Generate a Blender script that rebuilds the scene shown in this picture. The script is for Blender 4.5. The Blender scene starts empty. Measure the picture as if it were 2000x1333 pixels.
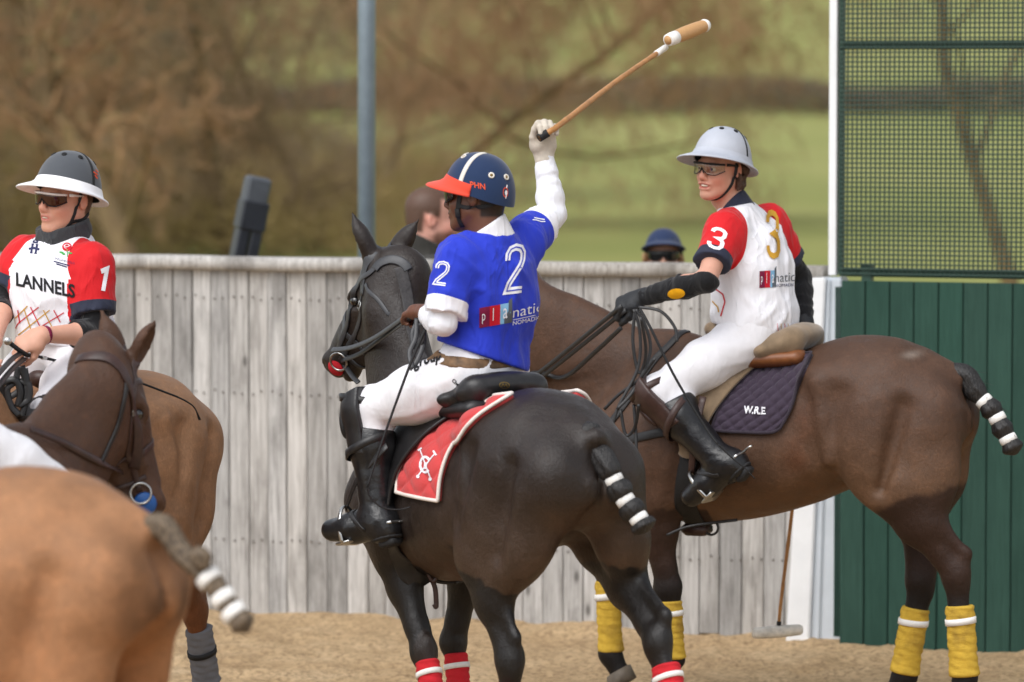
import bpy, bmesh, math, random
import numpy as np
from mathutils import Vector, Matrix
from mathutils.bvhtree import BVHTree

scene = bpy.context.scene
COL = scene.collection

# ------------------------------------------------------------------ camera, sky, sun, exposure
CAM_H, FPX, HORIZON = 2.54, 8333.0, 155.0
PITCH = math.atan((666.5 - HORIZON) / FPX)
cam_data = bpy.data.cameras.new('camera')
cam = bpy.data.objects.new('camera', cam_data)
COL.objects.link(cam)
cam.location = (0, 0, CAM_H)
cam.rotation_euler = (math.pi / 2 - PITCH, 0, 0)
cam_data.sensor_width = 36.0
cam_data.lens = FPX / 2000 * 36.0
cam_data.clip_end = 3000
cam_data.clip_start = 0.1
cam_data.dof.use_dof = True
cam_data.dof.focus_distance = 15.8
cam_data.dof.aperture_fstop = 2.5
scene.camera = cam

world = bpy.data.worlds.new('World')
scene.world = world
world.use_nodes = True
_nt = world.node_tree
_bg = _nt.nodes['Background']
_sky = _nt.nodes.new('ShaderNodeTexSky')
_sky.sky_type = 'NISHITA'
_sky.sun_disc = False
SUN_EL, SUN_AZ = math.radians(52), math.radians(215)   # azimuth clockwise from +Y
_sky.sun_elevation = SUN_EL
_sky.sun_rotation = SUN_AZ
_sky.dust_density = 1.5
_sky.air_density = 1.0
_sky.ozone_density = 1.0
_hsv = _nt.nodes.new('ShaderNodeHueSaturation')          # overcast: grey the blue out of the sky
_hsv.inputs['Saturation'].default_value = 0.25
_nt.links.new(_sky.outputs[0], _hsv.inputs['Color'])
_nt.links.new(_hsv.outputs[0], _bg.inputs[0])
_bg.inputs[1].default_value = 0.15

sun_data = bpy.data.lights.new('sun', 'SUN')
sun_data.energy = 1.5
sun_data.angle = math.radians(45)
sun_data.color = (1.0, 0.985, 0.965)
sun = bpy.data.objects.new('sun', sun_data)
COL.objects.link(sun)
_sd = Vector((math.sin(SUN_AZ) * math.cos(SUN_EL), math.cos(SUN_AZ) * math.cos(SUN_EL), math.sin(SUN_EL)))
sun.rotation_euler = _sd.to_track_quat('Z', 'Y').to_euler()

vs = scene.view_settings
vs.view_transform = 'Standard'
vs.look = 'None'
vs.gamma = 1.0
vs.exposure = 0.52
vs.use_curve_mapping = False
scene.cycles.use_denoising = True
scene.cycles.max_bounces = 6
scene.cycles.caustics_reflective = False
scene.cycles.caustics_refractive = False

# ------------------------------------------------------------------ small helpers
V3 = lambda *a: np.array(a, float)
def lerp(a, b, t): return a + (b - a) * t
def nrm(v):
    v = np.asarray(v, float); return v / (np.linalg.norm(v) + 1e-12)
_cp, _sp = math.cos(PITCH), math.sin(PITCH)
def ray(px, py):
    """world direction of the view through a photograph pixel, scaled to unit depth along +Y"""
    dx, up = (px - 1000) / FPX, (666.5 - py) / FPX
    dy, dz = _cp + up * _sp, -_sp + up * _cp
    return V3(dx / dy, 1.0, dz / dy)
def W(px, py, Y):
    return V3(0, 0, CAM_H) + ray(px, py) * Y
def GND(px, py, z=0.0):
    r = ray(px, py); return V3(0, 0, CAM_H) + r * ((z - CAM_H) / r[2])
def s2l(c):
    return tuple(((x / 255) / 12.92 if x / 255 <= 0.04045 else ((x / 255 + 0.055) / 1.055) ** 2.4) for x in c)
def rotz(a):
    c, s = math.cos(a), math.sin(a); return np.array([[c, -s, 0], [s, c, 0], [0, 0, 1.0]])
def frame(fwd, up):
    """3x3 whose columns are forward, left, up"""
    x = nrm(fwd); u = np.asarray(up, float); z = nrm(u - x * np.dot(u, x)); y = np.cross(z, x)
    return np.stack([x, y, z], 1)
def catmull(pts, n):
    P = np.asarray(pts, float); P = np.vstack([2 * P[0] - P[1], P, 2 * P[-1] - P[-2]])
    out = []
    for i in range(1, len(P) - 2):
        p0, p1, p2, p3 = P[i - 1], P[i], P[i + 1], P[i + 2]
        for t in np.linspace(0, 1, n, endpoint=False):
            out.append(0.5 * ((2 * p1) + (p2 - p0) * t + (2 * p0 - 5 * p1 + 4 * p2 - p3) * t * t + (3 * p1 - p0 - 3 * p2 + p3) * t ** 3))
    out.append(P[-2]); return np.array(out)
def hnoise(p, seed=0):
    """cheap smooth value noise on (n,3) points, -1..1"""
    p = np.asarray(p, float) + seed * 17.31
    i = np.floor(p).astype(np.int64); f = p - i; f = f * f * (3 - 2 * f)
    def h(a, b, c):
        n = (a * 374761393 + b * 668265263 + c * 2147483647 + seed * 1274126177) & 0x7fffffff
        n = ((n ^ (n >> 13)) * 1274126177) & 0x7fffffff
        return ((n ^ (n >> 16)) & 0xffff) / 32767.5 - 1
    x, y, z = i[..., 0], i[..., 1], i[..., 2]; u, v, w = f[..., 0], f[..., 1], f[..., 2]
    r = 0
    for dx in (0, 1):
        for dy in (0, 1):
            for dz in (0, 1):
                r = r + h(x + dx, y + dy, z + dz) * (u if dx else 1 - u) * (v if dy else 1 - v) * (w if dz else 1 - w)
    return r

# ------------------------------------------------------------------ objects
def tag(o, label=None, cat=None, group=None, kind=None):
    if label: o['label'] = label
    if cat: o['category'] = cat
    if group: o['group'] = group
    if kind: o['kind'] = kind
    return o
def empty(name, loc=(0, 0, 0), rz=0.0, **kw):
    o = bpy.data.objects.new(name, None); COL.objects.link(o)
    o.location = loc; o.rotation_euler = (0, 0, rz); o.empty_display_size = 0.1
    return tag(o, **kw)
def mesh_obj(name, verts, faces, mat, parent=None, smooth=True, world=True, label=None):
    """verts are in world space unless world=False; the object is stored relative to its top-level parent's frame"""
    V = np.asarray(verts, float).reshape(-1, 3)
    if parent is not None and world:
        root = parent
        while root.parent is not None: root = root.parent
        R = rotz(-root.rotation_euler[2]); s = root.scale[0]
        V = (V - np.array(root.location)) @ R.T / s
    me = bpy.data.meshes.new(name)
    if isinstance(faces, np.ndarray) and faces.ndim == 2:
        n = faces.shape[1]
        me.vertices.add(len(V)); me.vertices.foreach_set('co', V.astype(np.float32).ravel())
        me.loops.add(faces.size); me.loops.foreach_set('vertex_index', faces.astype(np.int32).ravel())
        me.polygons.add(len(faces))
        me.polygons.foreach_set('loop_start', np.arange(0, faces.size, n, dtype=np.int32))
        me.polygons.foreach_set('loop_total', np.full(len(faces), n, np.int32))
        me.update(calc_edges=True)
    else:
        me.from_pydata([tuple(v) for v in V], [], [tuple(f) for f in faces])
    me.validate()
    if smooth: me.polygons.foreach_set('use_smooth', np.ones(len(me.polygons), bool))
    o = bpy.data.objects.new(name, me); COL.objects.link(o)
    if mat is not None: me.materials.append(mat)
    if parent is not None: o.parent = parent
    if label: o['label'] = label
    return o
def set_col(o, cols, name='Col'):
    a = o.data.attributes.new(name, 'FLOAT_COLOR', 'POINT')
    c = np.ones((len(o.data.vertices), 4), np.float32); c[:, :3] = cols
    a.data.foreach_set('color', c.ravel())
def set_val(o, vals, name):
    a = o.data.attributes.new(name, 'FLOAT', 'POINT'); a.data.foreach_set('value', np.asarray(vals, np.float32))
class MB:
    """collects simple shapes into one mesh"""
    def __init__(s): s.v = []; s.f = []; s.n = 0
    def add(s, V, F):
        V = np.asarray(V, float); s.v.append(V); s.f += [tuple(int(i) + s.n for i in f) for f in F]; s.n += len(V)
    def box(s, c, size, R=None, taper=1.0, bev=0.0):
        hx, hy, hz = np.array(size) / 2
        R = np.eye(3) if R is None else R
        if bev <= 0:
            P = np.array([[x * hx * (taper if z > 0 else 1), y * hy * (taper if z > 0 else 1), z * hz] for z in (-1, 1) for x, y in ((-1, -1), (1, -1), (1, 1), (-1, 1))])
            F = [(3, 2, 1, 0), (4, 5, 6, 7), (0, 1, 5, 4), (1, 2, 6, 5), (2, 3, 7, 6), (3, 0, 4, 7)]
        else:
            b = bev; ring = [(-hx + b, -hy), (hx - b, -hy), (hx, -hy + b), (hx, hy - b), (hx - b, hy), (-hx + b, hy), (-hx, hy - b), (-hx, -hy + b)]
            ins = [(x * (1 - b / hx), y * (1 - b / hy)) for x, y in ring]
            P = np.array([(x, y, -hz) for x, y in ins] + [(x, y, -hz + b) for x, y in ring] + [(x * taper, y * taper, hz - b) for x, y in ring] + [(x * taper, y * taper, hz) for x, y in ins])
            F = [tuple(range(7, -1, -1)), tuple(range(24, 32))]
            for k in range(3):
                for i in range(8): j = (i + 1) % 8; F.append((k * 8 + i, k * 8 + j, k * 8 + 8 + j, k * 8 + 8 + i))
        s.add(P @ R.T + np.asarray(c), F)
    def tube(s, pts, rad, n=8, cap=True, flat=None, up=None):
        """tube along pts; rad scalar or per-point; flat=(a,b) scales the two cross axes; up fixes the first axis"""
        P = np.asarray(pts, float); m = len(P); r = np.broadcast_to(np.asarray(rad, float), (m,))
        T = np.gradient(P, axis=0); T /= np.linalg.norm(T, axis=1, keepdims=True) + 1e-12
        a = np.cross(T[0], up if up is not None else ((0, 0, 1) if abs(T[0][2]) < 0.9 else (1, 0, 0))); a = nrm(a)
        ang = np.arange(n) / n * 2 * math.pi; fa, fb = flat if flat else (1, 1)
        rings = []
        for i in range(m):
            if up is not None:
                u_ = up[i] if np.ndim(up) == 2 else up
                aa = np.cross(T[i], u_)
                if np.linalg.norm(aa) > 1e-4: a = nrm(aa)
            a = nrm(a - T[i] * np.dot(a, T[i])); b = np.cross(T[i], a)
            rings.append(P[i] + r[i] * (np.cos(ang)[:, None] * a * fa + np.sin(ang)[:, None] * b * fb))
        F = []
        for i in range(m - 1):
            for k in range(n): q = (k + 1) % n; F.append((i * n + k, i * n + q, (i + 1) * n + q, (i + 1) * n + k))
        if cap: F += [tuple(range(n - 1, -1, -1)), tuple(range((m - 1) * n, m * n))]
        s.add(np.vstack(rings), F)
    def lathe(s, prof, c=(0, 0, 0), R=None, n=24, sx=1.0, sy=1.0):
        prof = np.asarray(prof, float); m = len(prof); ang = np.arange(n) / n * 2 * math.pi
        P = np.array([[r * math.cos(a) * sx, r * math.sin(a) * sy, z] for r, z in prof for a in ang])
        F = [(i * n + k, i * n + (k + 1) % n, (i + 1) * n + (k + 1) % n, (i + 1) * n + k) for i in range(m - 1) for k in range(n)]
        if prof[0][0] > 1e-6: F.append(tuple(range(n - 1, -1, -1)))
        if prof[-1][0] > 1e-6: F.append(tuple(range((m - 1) * n, m * n)))
        s.add(P @ (np.eye(3) if R is None else R).T + np.asarray(c), F)
    def sheet(s, G, closed=False):
        """grid (m,n,3) as quads"""
        G = np.asarray(G, float); m, n = G.shape[:2]; F = []
        for i in range(m - 1):
            for k in range(n if closed else n - 1): q = (k + 1) % n; F.append((i * n + k, i * n + q, (i + 1) * n + q, (i + 1) * n + k))
        s.add(G.reshape(-1, 3), F)
    def build(s, name, mat, parent=None, smooth=True, label=None, world=True):
        return mesh_obj(name, np.vstack(s.v), s.f, mat, parent, smooth, world, label)
def auto_smooth(o, ang=35):
    try:
        o.data.set_sharp_from_angle(angle=math.radians(ang))
    except Exception: pass
    return o

# ------------------------------------------------------------------ distance fields -> one continuous surface
def _sh(x, y, z): return x[:, None, None], y[None, :, None], z[None, None, :]
class Field:
    def __init__(s): s.p = []
    def cone(s, a, b, ra, rb, asp=1.0, aspb=None, side=None, k=0.03, op='u', g=0.0):
        """tapered capsule; asp scales the section along 'side'"""
        a, b = np.asarray(a, float), np.asarray(b, float); m = max(ra, rb) * max(1, asp, aspb or 0)
        s.p.append(('c', (a, b, ra, rb, asp, asp if aspb is None else aspb, None if side is None else np.asarray(side, float)), np.minimum(a, b) - m, np.maximum(a, b) + m, k, op)); return s
    def ell(s, c, r, R=None, k=0.03, op='u'):
        c, r = np.asarray(c, float), np.asarray(r, float); R = np.eye(3) if R is None else R
        e = np.sqrt(((R * r) ** 2).sum(1))
        s.p.append(('e', (c, r, R), c - e, c + e, k, op)); return s
    def fn(s, f, lo, hi, k=0.03, op='u'):
        s.p.append(('f', (f,), np.asarray(lo, float), np.asarray(hi, float), k, op)); return s
    def tcone(s, a, b, ra, rb, se, k=0.03):
        """tapered capsule cut off flat at the point se (open sleeve)"""
        a, b, se = np.asarray(a, float), np.asarray(b, float), np.asarray(se, float); d = nrm(b - a); m = max(ra, rb); args = (a, b, ra, rb, 1, 1, None)
        return s.fn(lambda x, y, z: np.maximum(Field.dist('c', args, x, y, z), (x - se[0]) * d[0] + (y - se[1]) * d[1] + (z - se[2]) * d[2]), np.minimum(a, b) - m, np.maximum(a, b) + m, k)
    def chain(s, pts, rads, **kw):
        for i in range(len(pts) - 1): s.cone(pts[i], pts[i + 1], rads[i], rads[i + 1], **kw)
        return s
    @staticmethod
    def dist(kind, a, x, y, z):
        if kind == 'c':
            A, B, ra, rb, sa, sb, sd = a
            d = B - A; L2 = max(float(d @ d), 1e-9)
            px, py, pz = x - A[0], y - A[1], z - A[2]
            t = np.clip((px * d[0] + py * d[1] + pz * d[2]) / L2, 0, 1)
            qx, qy, qz = px - t * d[0], py - t * d[1], pz - t * d[2]
            q2 = qx * qx + qy * qy + qz * qz
            r = ra + (rb - ra) * t
            if sd is not None:
                u = nrm(d); v = nrm(sd - u * (sd @ u)); c = qx * v[0] + qy * v[1] + qz * v[2]
                sc = sa + (sb - sa) * t
                q2 = q2 + c * c * (1 / (sc * sc) - 1)
            return np.sqrt(np.maximum(q2, 0)) - r
        if kind == 'e':
            C, r, R = a
            px, py, pz = x - C[0], y - C[1], z - C[2]
            k0 = 0; k1 = 0
            for i in range(3):
                q = px * R[0, i] + py * R[1, i] + pz * R[2, i]; q = q * q
                k0 = k0 + q / r[i] ** 2; k1 = k1 + q / r[i] ** 4
            k0 = np.sqrt(k0); return k0 * (k0 - 1) / np.sqrt(k1 + 1e-12)
        return a[0](x, y, z)
    @staticmethod
    def comb(D, d, k, op):
        if op == 'u':
            h = np.maximum(k - np.abs(D - d), 0) / k; return np.minimum(D, d) - h * h * k * 0.25
        if op == 's':
            h = np.maximum(k - np.abs(D + d), 0) / k; return np.maximum(D, -d) + h * h * k * 0.25
        if op == 'i':
            h = np.maximum(k - np.abs(D - d), 0) / k; return np.maximum(D, d) + h * h * k * 0.25
    def at(s, P):
        P = np.asarray(P, float); D = np.full(len(P), 1.0)
        for kind, a, lo, hi, k, op in s.p:
            D = s.comb(D, s.dist(kind, a, P[:, 0], P[:, 1], P[:, 2]), k, op)
        return D
    def mesh(s, h, infl=0.0, cut=None, pad=0.02, disp=None):
        """surface of the field, grown by infl, kept where cut(x,y,z) < 0"""
        U = [p for p in s.p if p[5] == 'u']
        lo = np.min([p[2] for p in U], 0) - pad - infl; hi = np.max([p[3] for p in U], 0) + pad + infl
        n = np.ceil((hi - lo) / h).astype(int) + 1
        ax = [lo[i] + h * np.arange(n[i]) for i in range(3)]
        D = np.full(n, 1.0, np.float32)
        for kind, a, plo, phi, k, op in s.p:
            mg = k + 2.5 * h + max(infl, 0) + 0.012
            i0 = np.maximum(np.floor((plo - mg - lo) / h).astype(int), 0); i1 = np.minimum(np.ceil((phi + mg - lo) / h).astype(int) + 1, n)
            if op == 'i': i0, i1 = np.zeros(3, int), n
            if (i1 <= i0).any(): continue
            x, y, z = _sh(*[ax[i][i0[i]:i1[i]].astype(np.float32) for i in range(3)])
            w = (slice(i0[0], i1[0]), slice(i0[1], i1[1]), slice(i0[2], i1[2]))
            D[w] = s.comb(D[w], s.dist(kind, a, x, y, z), k, op)
        D -= infl
        if disp is not None:
            near = np.abs(D) < 0.06; ii = np.argwhere(near)
            D[near] += disp(lo + ii * h).astype(np.float32)
        if cut is not None:
            x, y, z = _sh(*[a.astype(np.float32) for a in ax]); c = cut(x, y, z)
            D = s.comb(D, c, 0.006, 'i')
        return surface_nets(D, h, lo)
def surface_nets(D, h, lo):
    n = np.array(D.shape)
    S = D < 0
    for a in range(3):   # keep the hull open-free
        sl = [slice(None)] * 3
        for e in (0, -1):
            sl[a] = e; S[tuple(sl)] = False; D[tuple(sl)] = np.maximum(D[tuple(sl)], 1e-3)
    cnt = np.zeros(n - 1, np.uint8)
    offs = [(i, j, k) for i in (0, 1) for j in (0, 1) for k in (0, 1)]
    for i, j, k in offs: cnt += S[i:n[0] - 1 + i, j:n[1] - 1 + j, k:n[2] - 1 + k]
    act = (cnt > 0) & (cnt < 8)
    idx = np.argwhere(act); ids = np.full(n - 1, -1, np.int32); ids[act] = np.arange(len(idx))
    val = {o: D[idx[:, 0] + o[0], idx[:, 1] + o[1], idx[:, 2] + o[2]] for o in offs}
    acc = np.zeros((len(idx), 3)); num = np.zeros(len(idx))
    for o in offs:
        for a in range(3):
            if o[a] == 0:
                q = list(o); q[a] = 1; q = tuple(q)
                v0, v1 = val[o], val[q]; m = (v0 < 0) != (v1 < 0)
                t = v0[m] / (v0[m] - v1[m])
                p = np.tile(np.array(o, float), (m.sum(), 1)); p[:, a] += t
                acc[m] += p; num[m] += 1
    V = lo + (idx + acc / num[:, None]) * h
    F = []
    for a in range(3):
        b, c = (a + 1) % 3, (a + 2) % 3
        sl0 = [slice(1, -1)] * 3; sl0[a] = slice(0, -1); sl1 = list(sl0); sl1[a] = slice(1, None)
        s0, s1 = S[tuple(sl0)], S[tuple(sl1)]
        for flag, rev in ((s0 & ~s1, False), (~s0 & s1, True)):
            e = np.argwhere(flag)
            if not len(e): continue
            e = e + 1; e[:, a] -= 1
            def cid(db, dc):
                q = e.copy(); q[:, b] -= db; q[:, c] -= dc; return ids[q[:, 0], q[:, 1], q[:, 2]]
            quad = np.stack([cid(1, 1), cid(0, 1), cid(0, 0), cid(1, 0)], 1)
            F.append(quad[:, ::-1] if rev else quad)
    return V, np.vstack(F)
def relax(V, F, it=2, lam=0.5):
    e = np.vstack([F[:, [0, 1]], F[:, [1, 2]], F[:, [2, 3]], F[:, [3, 0]]])
    e = np.vstack([e, e[:, ::-1]]); deg = np.bincount(e[:, 0], minlength=len(V))[:, None].clip(1)
    for _ in range(it):
        A = np.stack([np.bincount(e[:, 0], V[e[:, 1], i], len(V)) for i in range(3)], 1) / deg
        V = V + lam * (A - V)
    return V
def normals(V, F):
    n = np.cross(V[F[:, 2]] - V[F[:, 0]], V[F[:, 3]] - V[F[:, 1]])
    N = np.stack([sum(np.bincount(F[:, q], n[:, i], len(V)) for q in range(4)) for i in range(3)], 1)
    return N / (np.linalg.norm(N, axis=1, keepdims=True) + 1e-12)
def bvh_of(V, F): return BVHTree.FromPolygons([tuple(v) for v in V], [tuple(int(i) for i in f) for f in F])
# ------------------------------------------------------------------ materials
MATS = {}
def new_mat(name):
    m = bpy.data.materials.new(name); m.use_nodes = True; MATS[name] = m
    nt = m.node_tree; return m, nt, nt.nodes['Principled BSDF']
def N_(nt, typ, **kw):
    n = nt.nodes.new(typ)
    for k, v in kw.items(): setattr(n, k, v)
    return n
def coords(nt, kind='Object', scale=(1, 1, 1), rot=(0, 0, 0)):
    tc = N_(nt, 'ShaderNodeTexCoord'); mp = N_(nt, 'ShaderNodeMapping')
    mp.inputs['Scale'].default_value = scale; mp.inputs['Rotation'].default_value = rot
    nt.links.new(tc.outputs[kind], mp.inputs[0]); return mp.outputs[0]
def noise(nt, vec, scale, detail=4, rough=0.55, dist=0.0):
    n = N_(nt, 'ShaderNodeTexNoise'); n.inputs['Scale'].default_value = scale; n.inputs['Detail'].default_value = detail
    n.inputs['Roughness'].default_value = rough; n.inputs['Distortion'].default_value = dist
    if vec is not None: nt.links.new(vec, n.inputs['Vector'])
    return n.outputs['Fac']
def ramp(nt, fac, stops):
    r = N_(nt, 'ShaderNodeValToRGB'); e = r.color_ramp.elements
    while len(e) < len(stops): e.new(0.5)
    for i, (p, c) in enumerate(stops): e[i].position = p; e[i].color = (*c, 1) if len(c) == 3 else c
    nt.links.new(fac, r.inputs[0]); return r.outputs[0]
def math_(nt, op, a, b=None, c=None, clamp=False):
    n = N_(nt, 'ShaderNodeMath', operation=op, use_clamp=clamp)
    for i, v in enumerate((a, b, c)):
        if v is None: continue
        if isinstance(v, (int, float)): n.inputs[i].default_value = v
        else: nt.links.new(v, n.inputs[i])
    return n.outputs[0]
def mix(nt, fac, a, b, mode='MIX'):
    n = N_(nt, 'ShaderNodeMix', data_type='RGBA', blend_type=mode)
    for s, v in ((n.inputs[0], fac), (n.inputs[6], a), (n.inputs[7], b)):
        if isinstance(v, (int, float)): s.default_value = v
        elif isinstance(v, (tuple, list)): s.default_value = (*v[:3], 1)
        else: nt.links.new(v, s)
    return n.outputs[2]
def bump(nt, bsdf, h, strength=0.3, dist=0.01):
    b = N_(nt, 'ShaderNodeBump'); b.inputs['Strength'].default_value = strength; b.inputs['Distance'].default_value = dist
    nt.links.new(h, b.inputs['Height'])
    nt.links.new(b.outputs[0], bsdf.inputs['Normal'])
def attr(nt, name, out='Color'):
    a = N_(nt, 'ShaderNodeAttribute'); a.attribute_name = name; return a.outputs[out]
def basic(name, col, rough=0.6, metal=0.0, var=0.12, vscale=20.0, bscale=None, bstr=0.2, bdist=0.004, spec=0.5, sheen=0.0, srgb=True, coat=0.0):
    c = s2l(col) if srgb else col
    m, nt, b = new_mat(name)
    vec = coords(nt)
    f = noise(nt, vec, vscale, 5)
    lo = tuple(x * (1 - var) for x in c); hi = tuple(min(1, x * (1 + var)) for x in c)
    nt.links.new(ramp(nt, f, [(0.3, lo), (0.7, hi)]), b.inputs['Base Color'])
    b.inputs['Roughness'].default_value = rough; b.inputs['Metallic'].default_value = metal
    b.inputs['Specular IOR Level'].default_value = spec
    if sheen: b.inputs['Sheen Weight'].default_value = sheen; b.inputs['Sheen Roughness'].default_value = 0.5
    if coat: b.inputs['Coat Weight'].default_value = coat; b.inputs['Coat Roughness'].default_value = 0.25
    if bscale: bump(nt, b, noise(nt, vec, bscale, 4), bstr, bdist)
    return m
def fabric(name, col=None, fold=0.5, fscale=9.0, rough=0.85, weave=900.0, weavestr=0.15, sheen=0.15, attr_name=None):
    """knitted or woven cloth: fine weave plus soft creases as relief"""
    m, nt, b = new_mat(name); vec = coords(nt)
    f = noise(nt, vec, 30, 4)
    if attr_name: base = attr(nt, attr_name)
    else: base = s2l(col)
    nt.links.new(mix(nt, math_(nt, 'MULTIPLY', f, 0.12), base, (0, 0, 0)), b.inputs['Base Color'])
    b.inputs['Roughness'].default_value = rough; b.inputs['Specular IOR Level'].default_value = 0.25
    b.inputs['Sheen Weight'].default_value = sheen
    def ridge(sc, rot, p):   # sharp creases
        n = noise(nt, coords(nt, scale=(1, 1, 0.42), rot=rot), sc, 2, 0.5, 0.9)
        r = math_(nt, 'SUBTRACT', 1.0, math_(nt, 'ABSOLUTE', math_(nt, 'MULTIPLY', math_(nt, 'SUBTRACT', n, 0.5), 5.0)), clamp=True)
        return math_(nt, 'POWER', r, p * 0.8)
    n1 = math_(nt, 'ADD', ridge(fscale, (0.5, 0.35, 0.2), 2.0), math_(nt, 'MULTIPLY', ridge(fscale * 1.7, (-0.6, 0.5, 0.9), 2.0), 0.6))
    n1 = math_(nt, 'MULTIPLY', n1, math_(nt, 'SUBTRACT', math_(nt, 'MULTIPLY', noise(nt, vec, 5, 2), 2.4), 0.55, clamp=True))
    n2 = noise(nt, vec, weave, 1)
    h = math_(nt, 'ADD', math_(nt, 'MULTIPLY', n1, fold * 0.45), math_(nt, 'MULTIPLY', n2, weavestr * 0.02))
    bump(nt, b, h, 1.0, 0.03)
    return m
def coat_mat(name, rough=0.5, sheen=0.0, spec=0.3):
    """short clipped hair: mottled base, fine streaks that follow the body, soft gloss"""
    m, nt, b = new_mat(name)
    vec = coords(nt)
    base = attr(nt, 'Col')
    big = noise(nt, vec, 3.2, 5, 0.65, 0.6); mid = noise(nt, vec, 17, 6, 0.7, 0.4); hair = noise(nt, coords(nt, scale=(1.0, 1.0, 0.22)), 190, 3, 0.6); fl = noise(nt, vec, 70, 4, 0.8)
    c = mix(nt, math_(nt, 'MULTIPLY', math_(nt, 'SUBTRACT', big, 0.38, clamp=True), 1.5, clamp=True), base, mix(nt, 1.0, base, (0.45, 0.42, 0.40), 'MULTIPLY'))
    c = mix(nt, math_(nt, 'MULTIPLY', math_(nt, 'SUBTRACT', mid, 0.44, clamp=True), 2.4, clamp=True), c, mix(nt, 1.0, c, (1.45, 1.38, 1.32), 'MULTIPLY'))
    c = mix(nt, math_(nt, 'MULTIPLY', math_(nt, 'SUBTRACT', hair, 0.35, clamp=True), 1.0, clamp=True), c, mix(nt, 1.0, c, (0.62, 0.60, 0.58), 'MULTIPLY'))
    c = mix(nt, math_(nt, 'MULTIPLY', math_(nt, 'SUBTRACT', fl, 0.52, clamp=True), 2.0, clamp=True), c, mix(nt, 1.0, c, (1.8, 1.75, 1.7), 'MULTIPLY'))
    nt.links.new(c, b.inputs['Base Color'])
    nt.links.new(math_(nt, 'ADD', math_(nt, 'MULTIPLY', math_(nt, 'ADD', mid, fl), 0.45), rough - 0.45), b.inputs['Roughness'])
    b.inputs['Specular IOR Level'].default_value = spec
    h = math_(nt, 'ADD', math_(nt, 'MULTIPLY', hair, 0.10), math_(nt, 'ADD', math_(nt, 'MULTIPLY', mid, 0.30), math_(nt, 'MULTIPLY', fl, 0.12)))
    bump(nt, b, h, 0.8, 0.018)
    return m
def vcol_mat(name, rough=0.55, spec=0.4, sss=0.0, bscale=None, bstr=0.1, sheen=0.0):
    m, nt, b = new_mat(name)
    base = attr(nt, 'Col'); vec = coords(nt)
    nt.links.new(mix(nt, math_(nt, 'MULTIPLY', noise(nt, vec, 45, 4), 0.18), base, (0.12, 0.03, 0.02)) if sss else base, b.inputs['Base Color'])
    b.inputs['Roughness'].default_value = rough; b.inputs['Specular IOR Level'].default_value = spec
    if sheen: b.inputs['Sheen Weight'].default_value = sheen
    if sss:
        b.inputs['Subsurface Weight'].default_value = sss; b.inputs['Subsurface Radius'].default_value = (0.012, 0.004, 0.002)
        b.inputs['Subsurface Scale'].default_value = 0.5
    if bscale: bump(nt, b, noise(nt, vec, bscale, 4), bstr, 0.004)
    return m

M = {}
M['leather_black'] = basic('leather_black', (30, 29, 30), 0.42, var=0.3, vscale=40, bscale=120, bstr=0.25, bdist=0.002)
M['leather_boot'] = basic('leather_boot', (24, 24, 26), 0.33, var=0.4, vscale=14, bscale=16, bstr=0.6, bdist=0.012)
M['leather_brown'] = basic('leather_brown', (58, 38, 33), 0.45, var=0.3, vscale=30, bscale=90, bstr=0.25, bdist=0.002)
M['leather_tan'] = basic('leather_tan', (120, 72, 38), 0.45, var=0.25, vscale=25, bscale=90, bstr=0.2, bdist=0.002)
M['suede'] = basic('suede', (128, 108, 84), 0.9, var=0.22, vscale=18, bscale=200, bstr=0.3, bdist=0.002, sheen=0.3)
M['strap_grey'] = basic('strap_grey', (56, 57, 60), 0.45, var=0.2, vscale=40, bscale=100, bstr=0.2, bdist=0.002)
M['steel'] = basic('steel', (190, 190, 188), 0.28, metal=1.0, var=0.1, vscale=60)
M['brass'] = basic('brass', (150, 122, 70), 0.35, metal=1.0, var=0.15, vscale=60)
M['white_tape'] = basic('white_tape', (232, 230, 226), 0.7, var=0.05, vscale=50, bscale=150, bstr=0.3, bdist=0.002)
M['white_leather'] = basic('white_leather', (222, 216, 206), 0.6, var=0.08, vscale=40, bscale=120, bstr=0.2, bdist=0.002)
M['black_webbing'] = basic('black_webbing', (20, 20, 22), 0.7, var=0.2, vscale=60, bscale=400, bstr=0.3, bdist=0.002)
M['hoof'] = basic('hoof', (92, 82, 70), 0.6, var=0.3, vscale=25, bscale=60, bstr=0.3)
M['eye'] = basic('eye', (14, 10, 9), 0.08, var=0.2, coat=1.0)
M['rubber'] = basic('rubber', (34, 34, 36), 0.75, var=0.2, vscale=40, bscale=90, bstr=0.3)
# ------------------------------------------------------------------ setting: sand, fields
rng = random.Random(7)
def nonuni(segs):
    out = [segs[0][0]]
    for a, b, st in segs:
        n = max(1, int(round((b - a) / st))); out += list(np.linspace(a, b, n + 1)[1:])
    return np.array(out)
def grid_sheet(xs, ys, zf):
    X, Y = np.meshgrid(xs, ys, indexing='ij'); P = np.stack([X, Y, np.zeros_like(X)], -1).reshape(-1, 3); P[:, 2] = zf(P)
    n, m = len(xs), len(ys); i = np.arange((n - 1) * m).reshape(n - 1, m)[:, :-1].ravel()
    return P, np.stack([i, i + m, i + m + 1, i + 1], 1)
# wall line (ground points under the planks' face)
WA, WB = GND(480, 1195), GND(1500, 1243)
WD = nrm(WB - WA); WN = V3(WD[1], -WD[0], 0)           # WN points to the camera side
if WN[1] > 0: WN = -WN
WLA = math.atan2(WD[1], WD[0])
def wall_pt(s, z=0.0, off=0.0): return WA + WD * s + WN * off + V3(0, 0, z)
def wall_s(px):  # distance along the wall at photo column px
    r = ray(px, 1220); o = V3(0, 0, CAM_H)
    t = (WA - o) @ WN / (r @ WN); return ((o + r * t) - WA) @ WD

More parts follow.
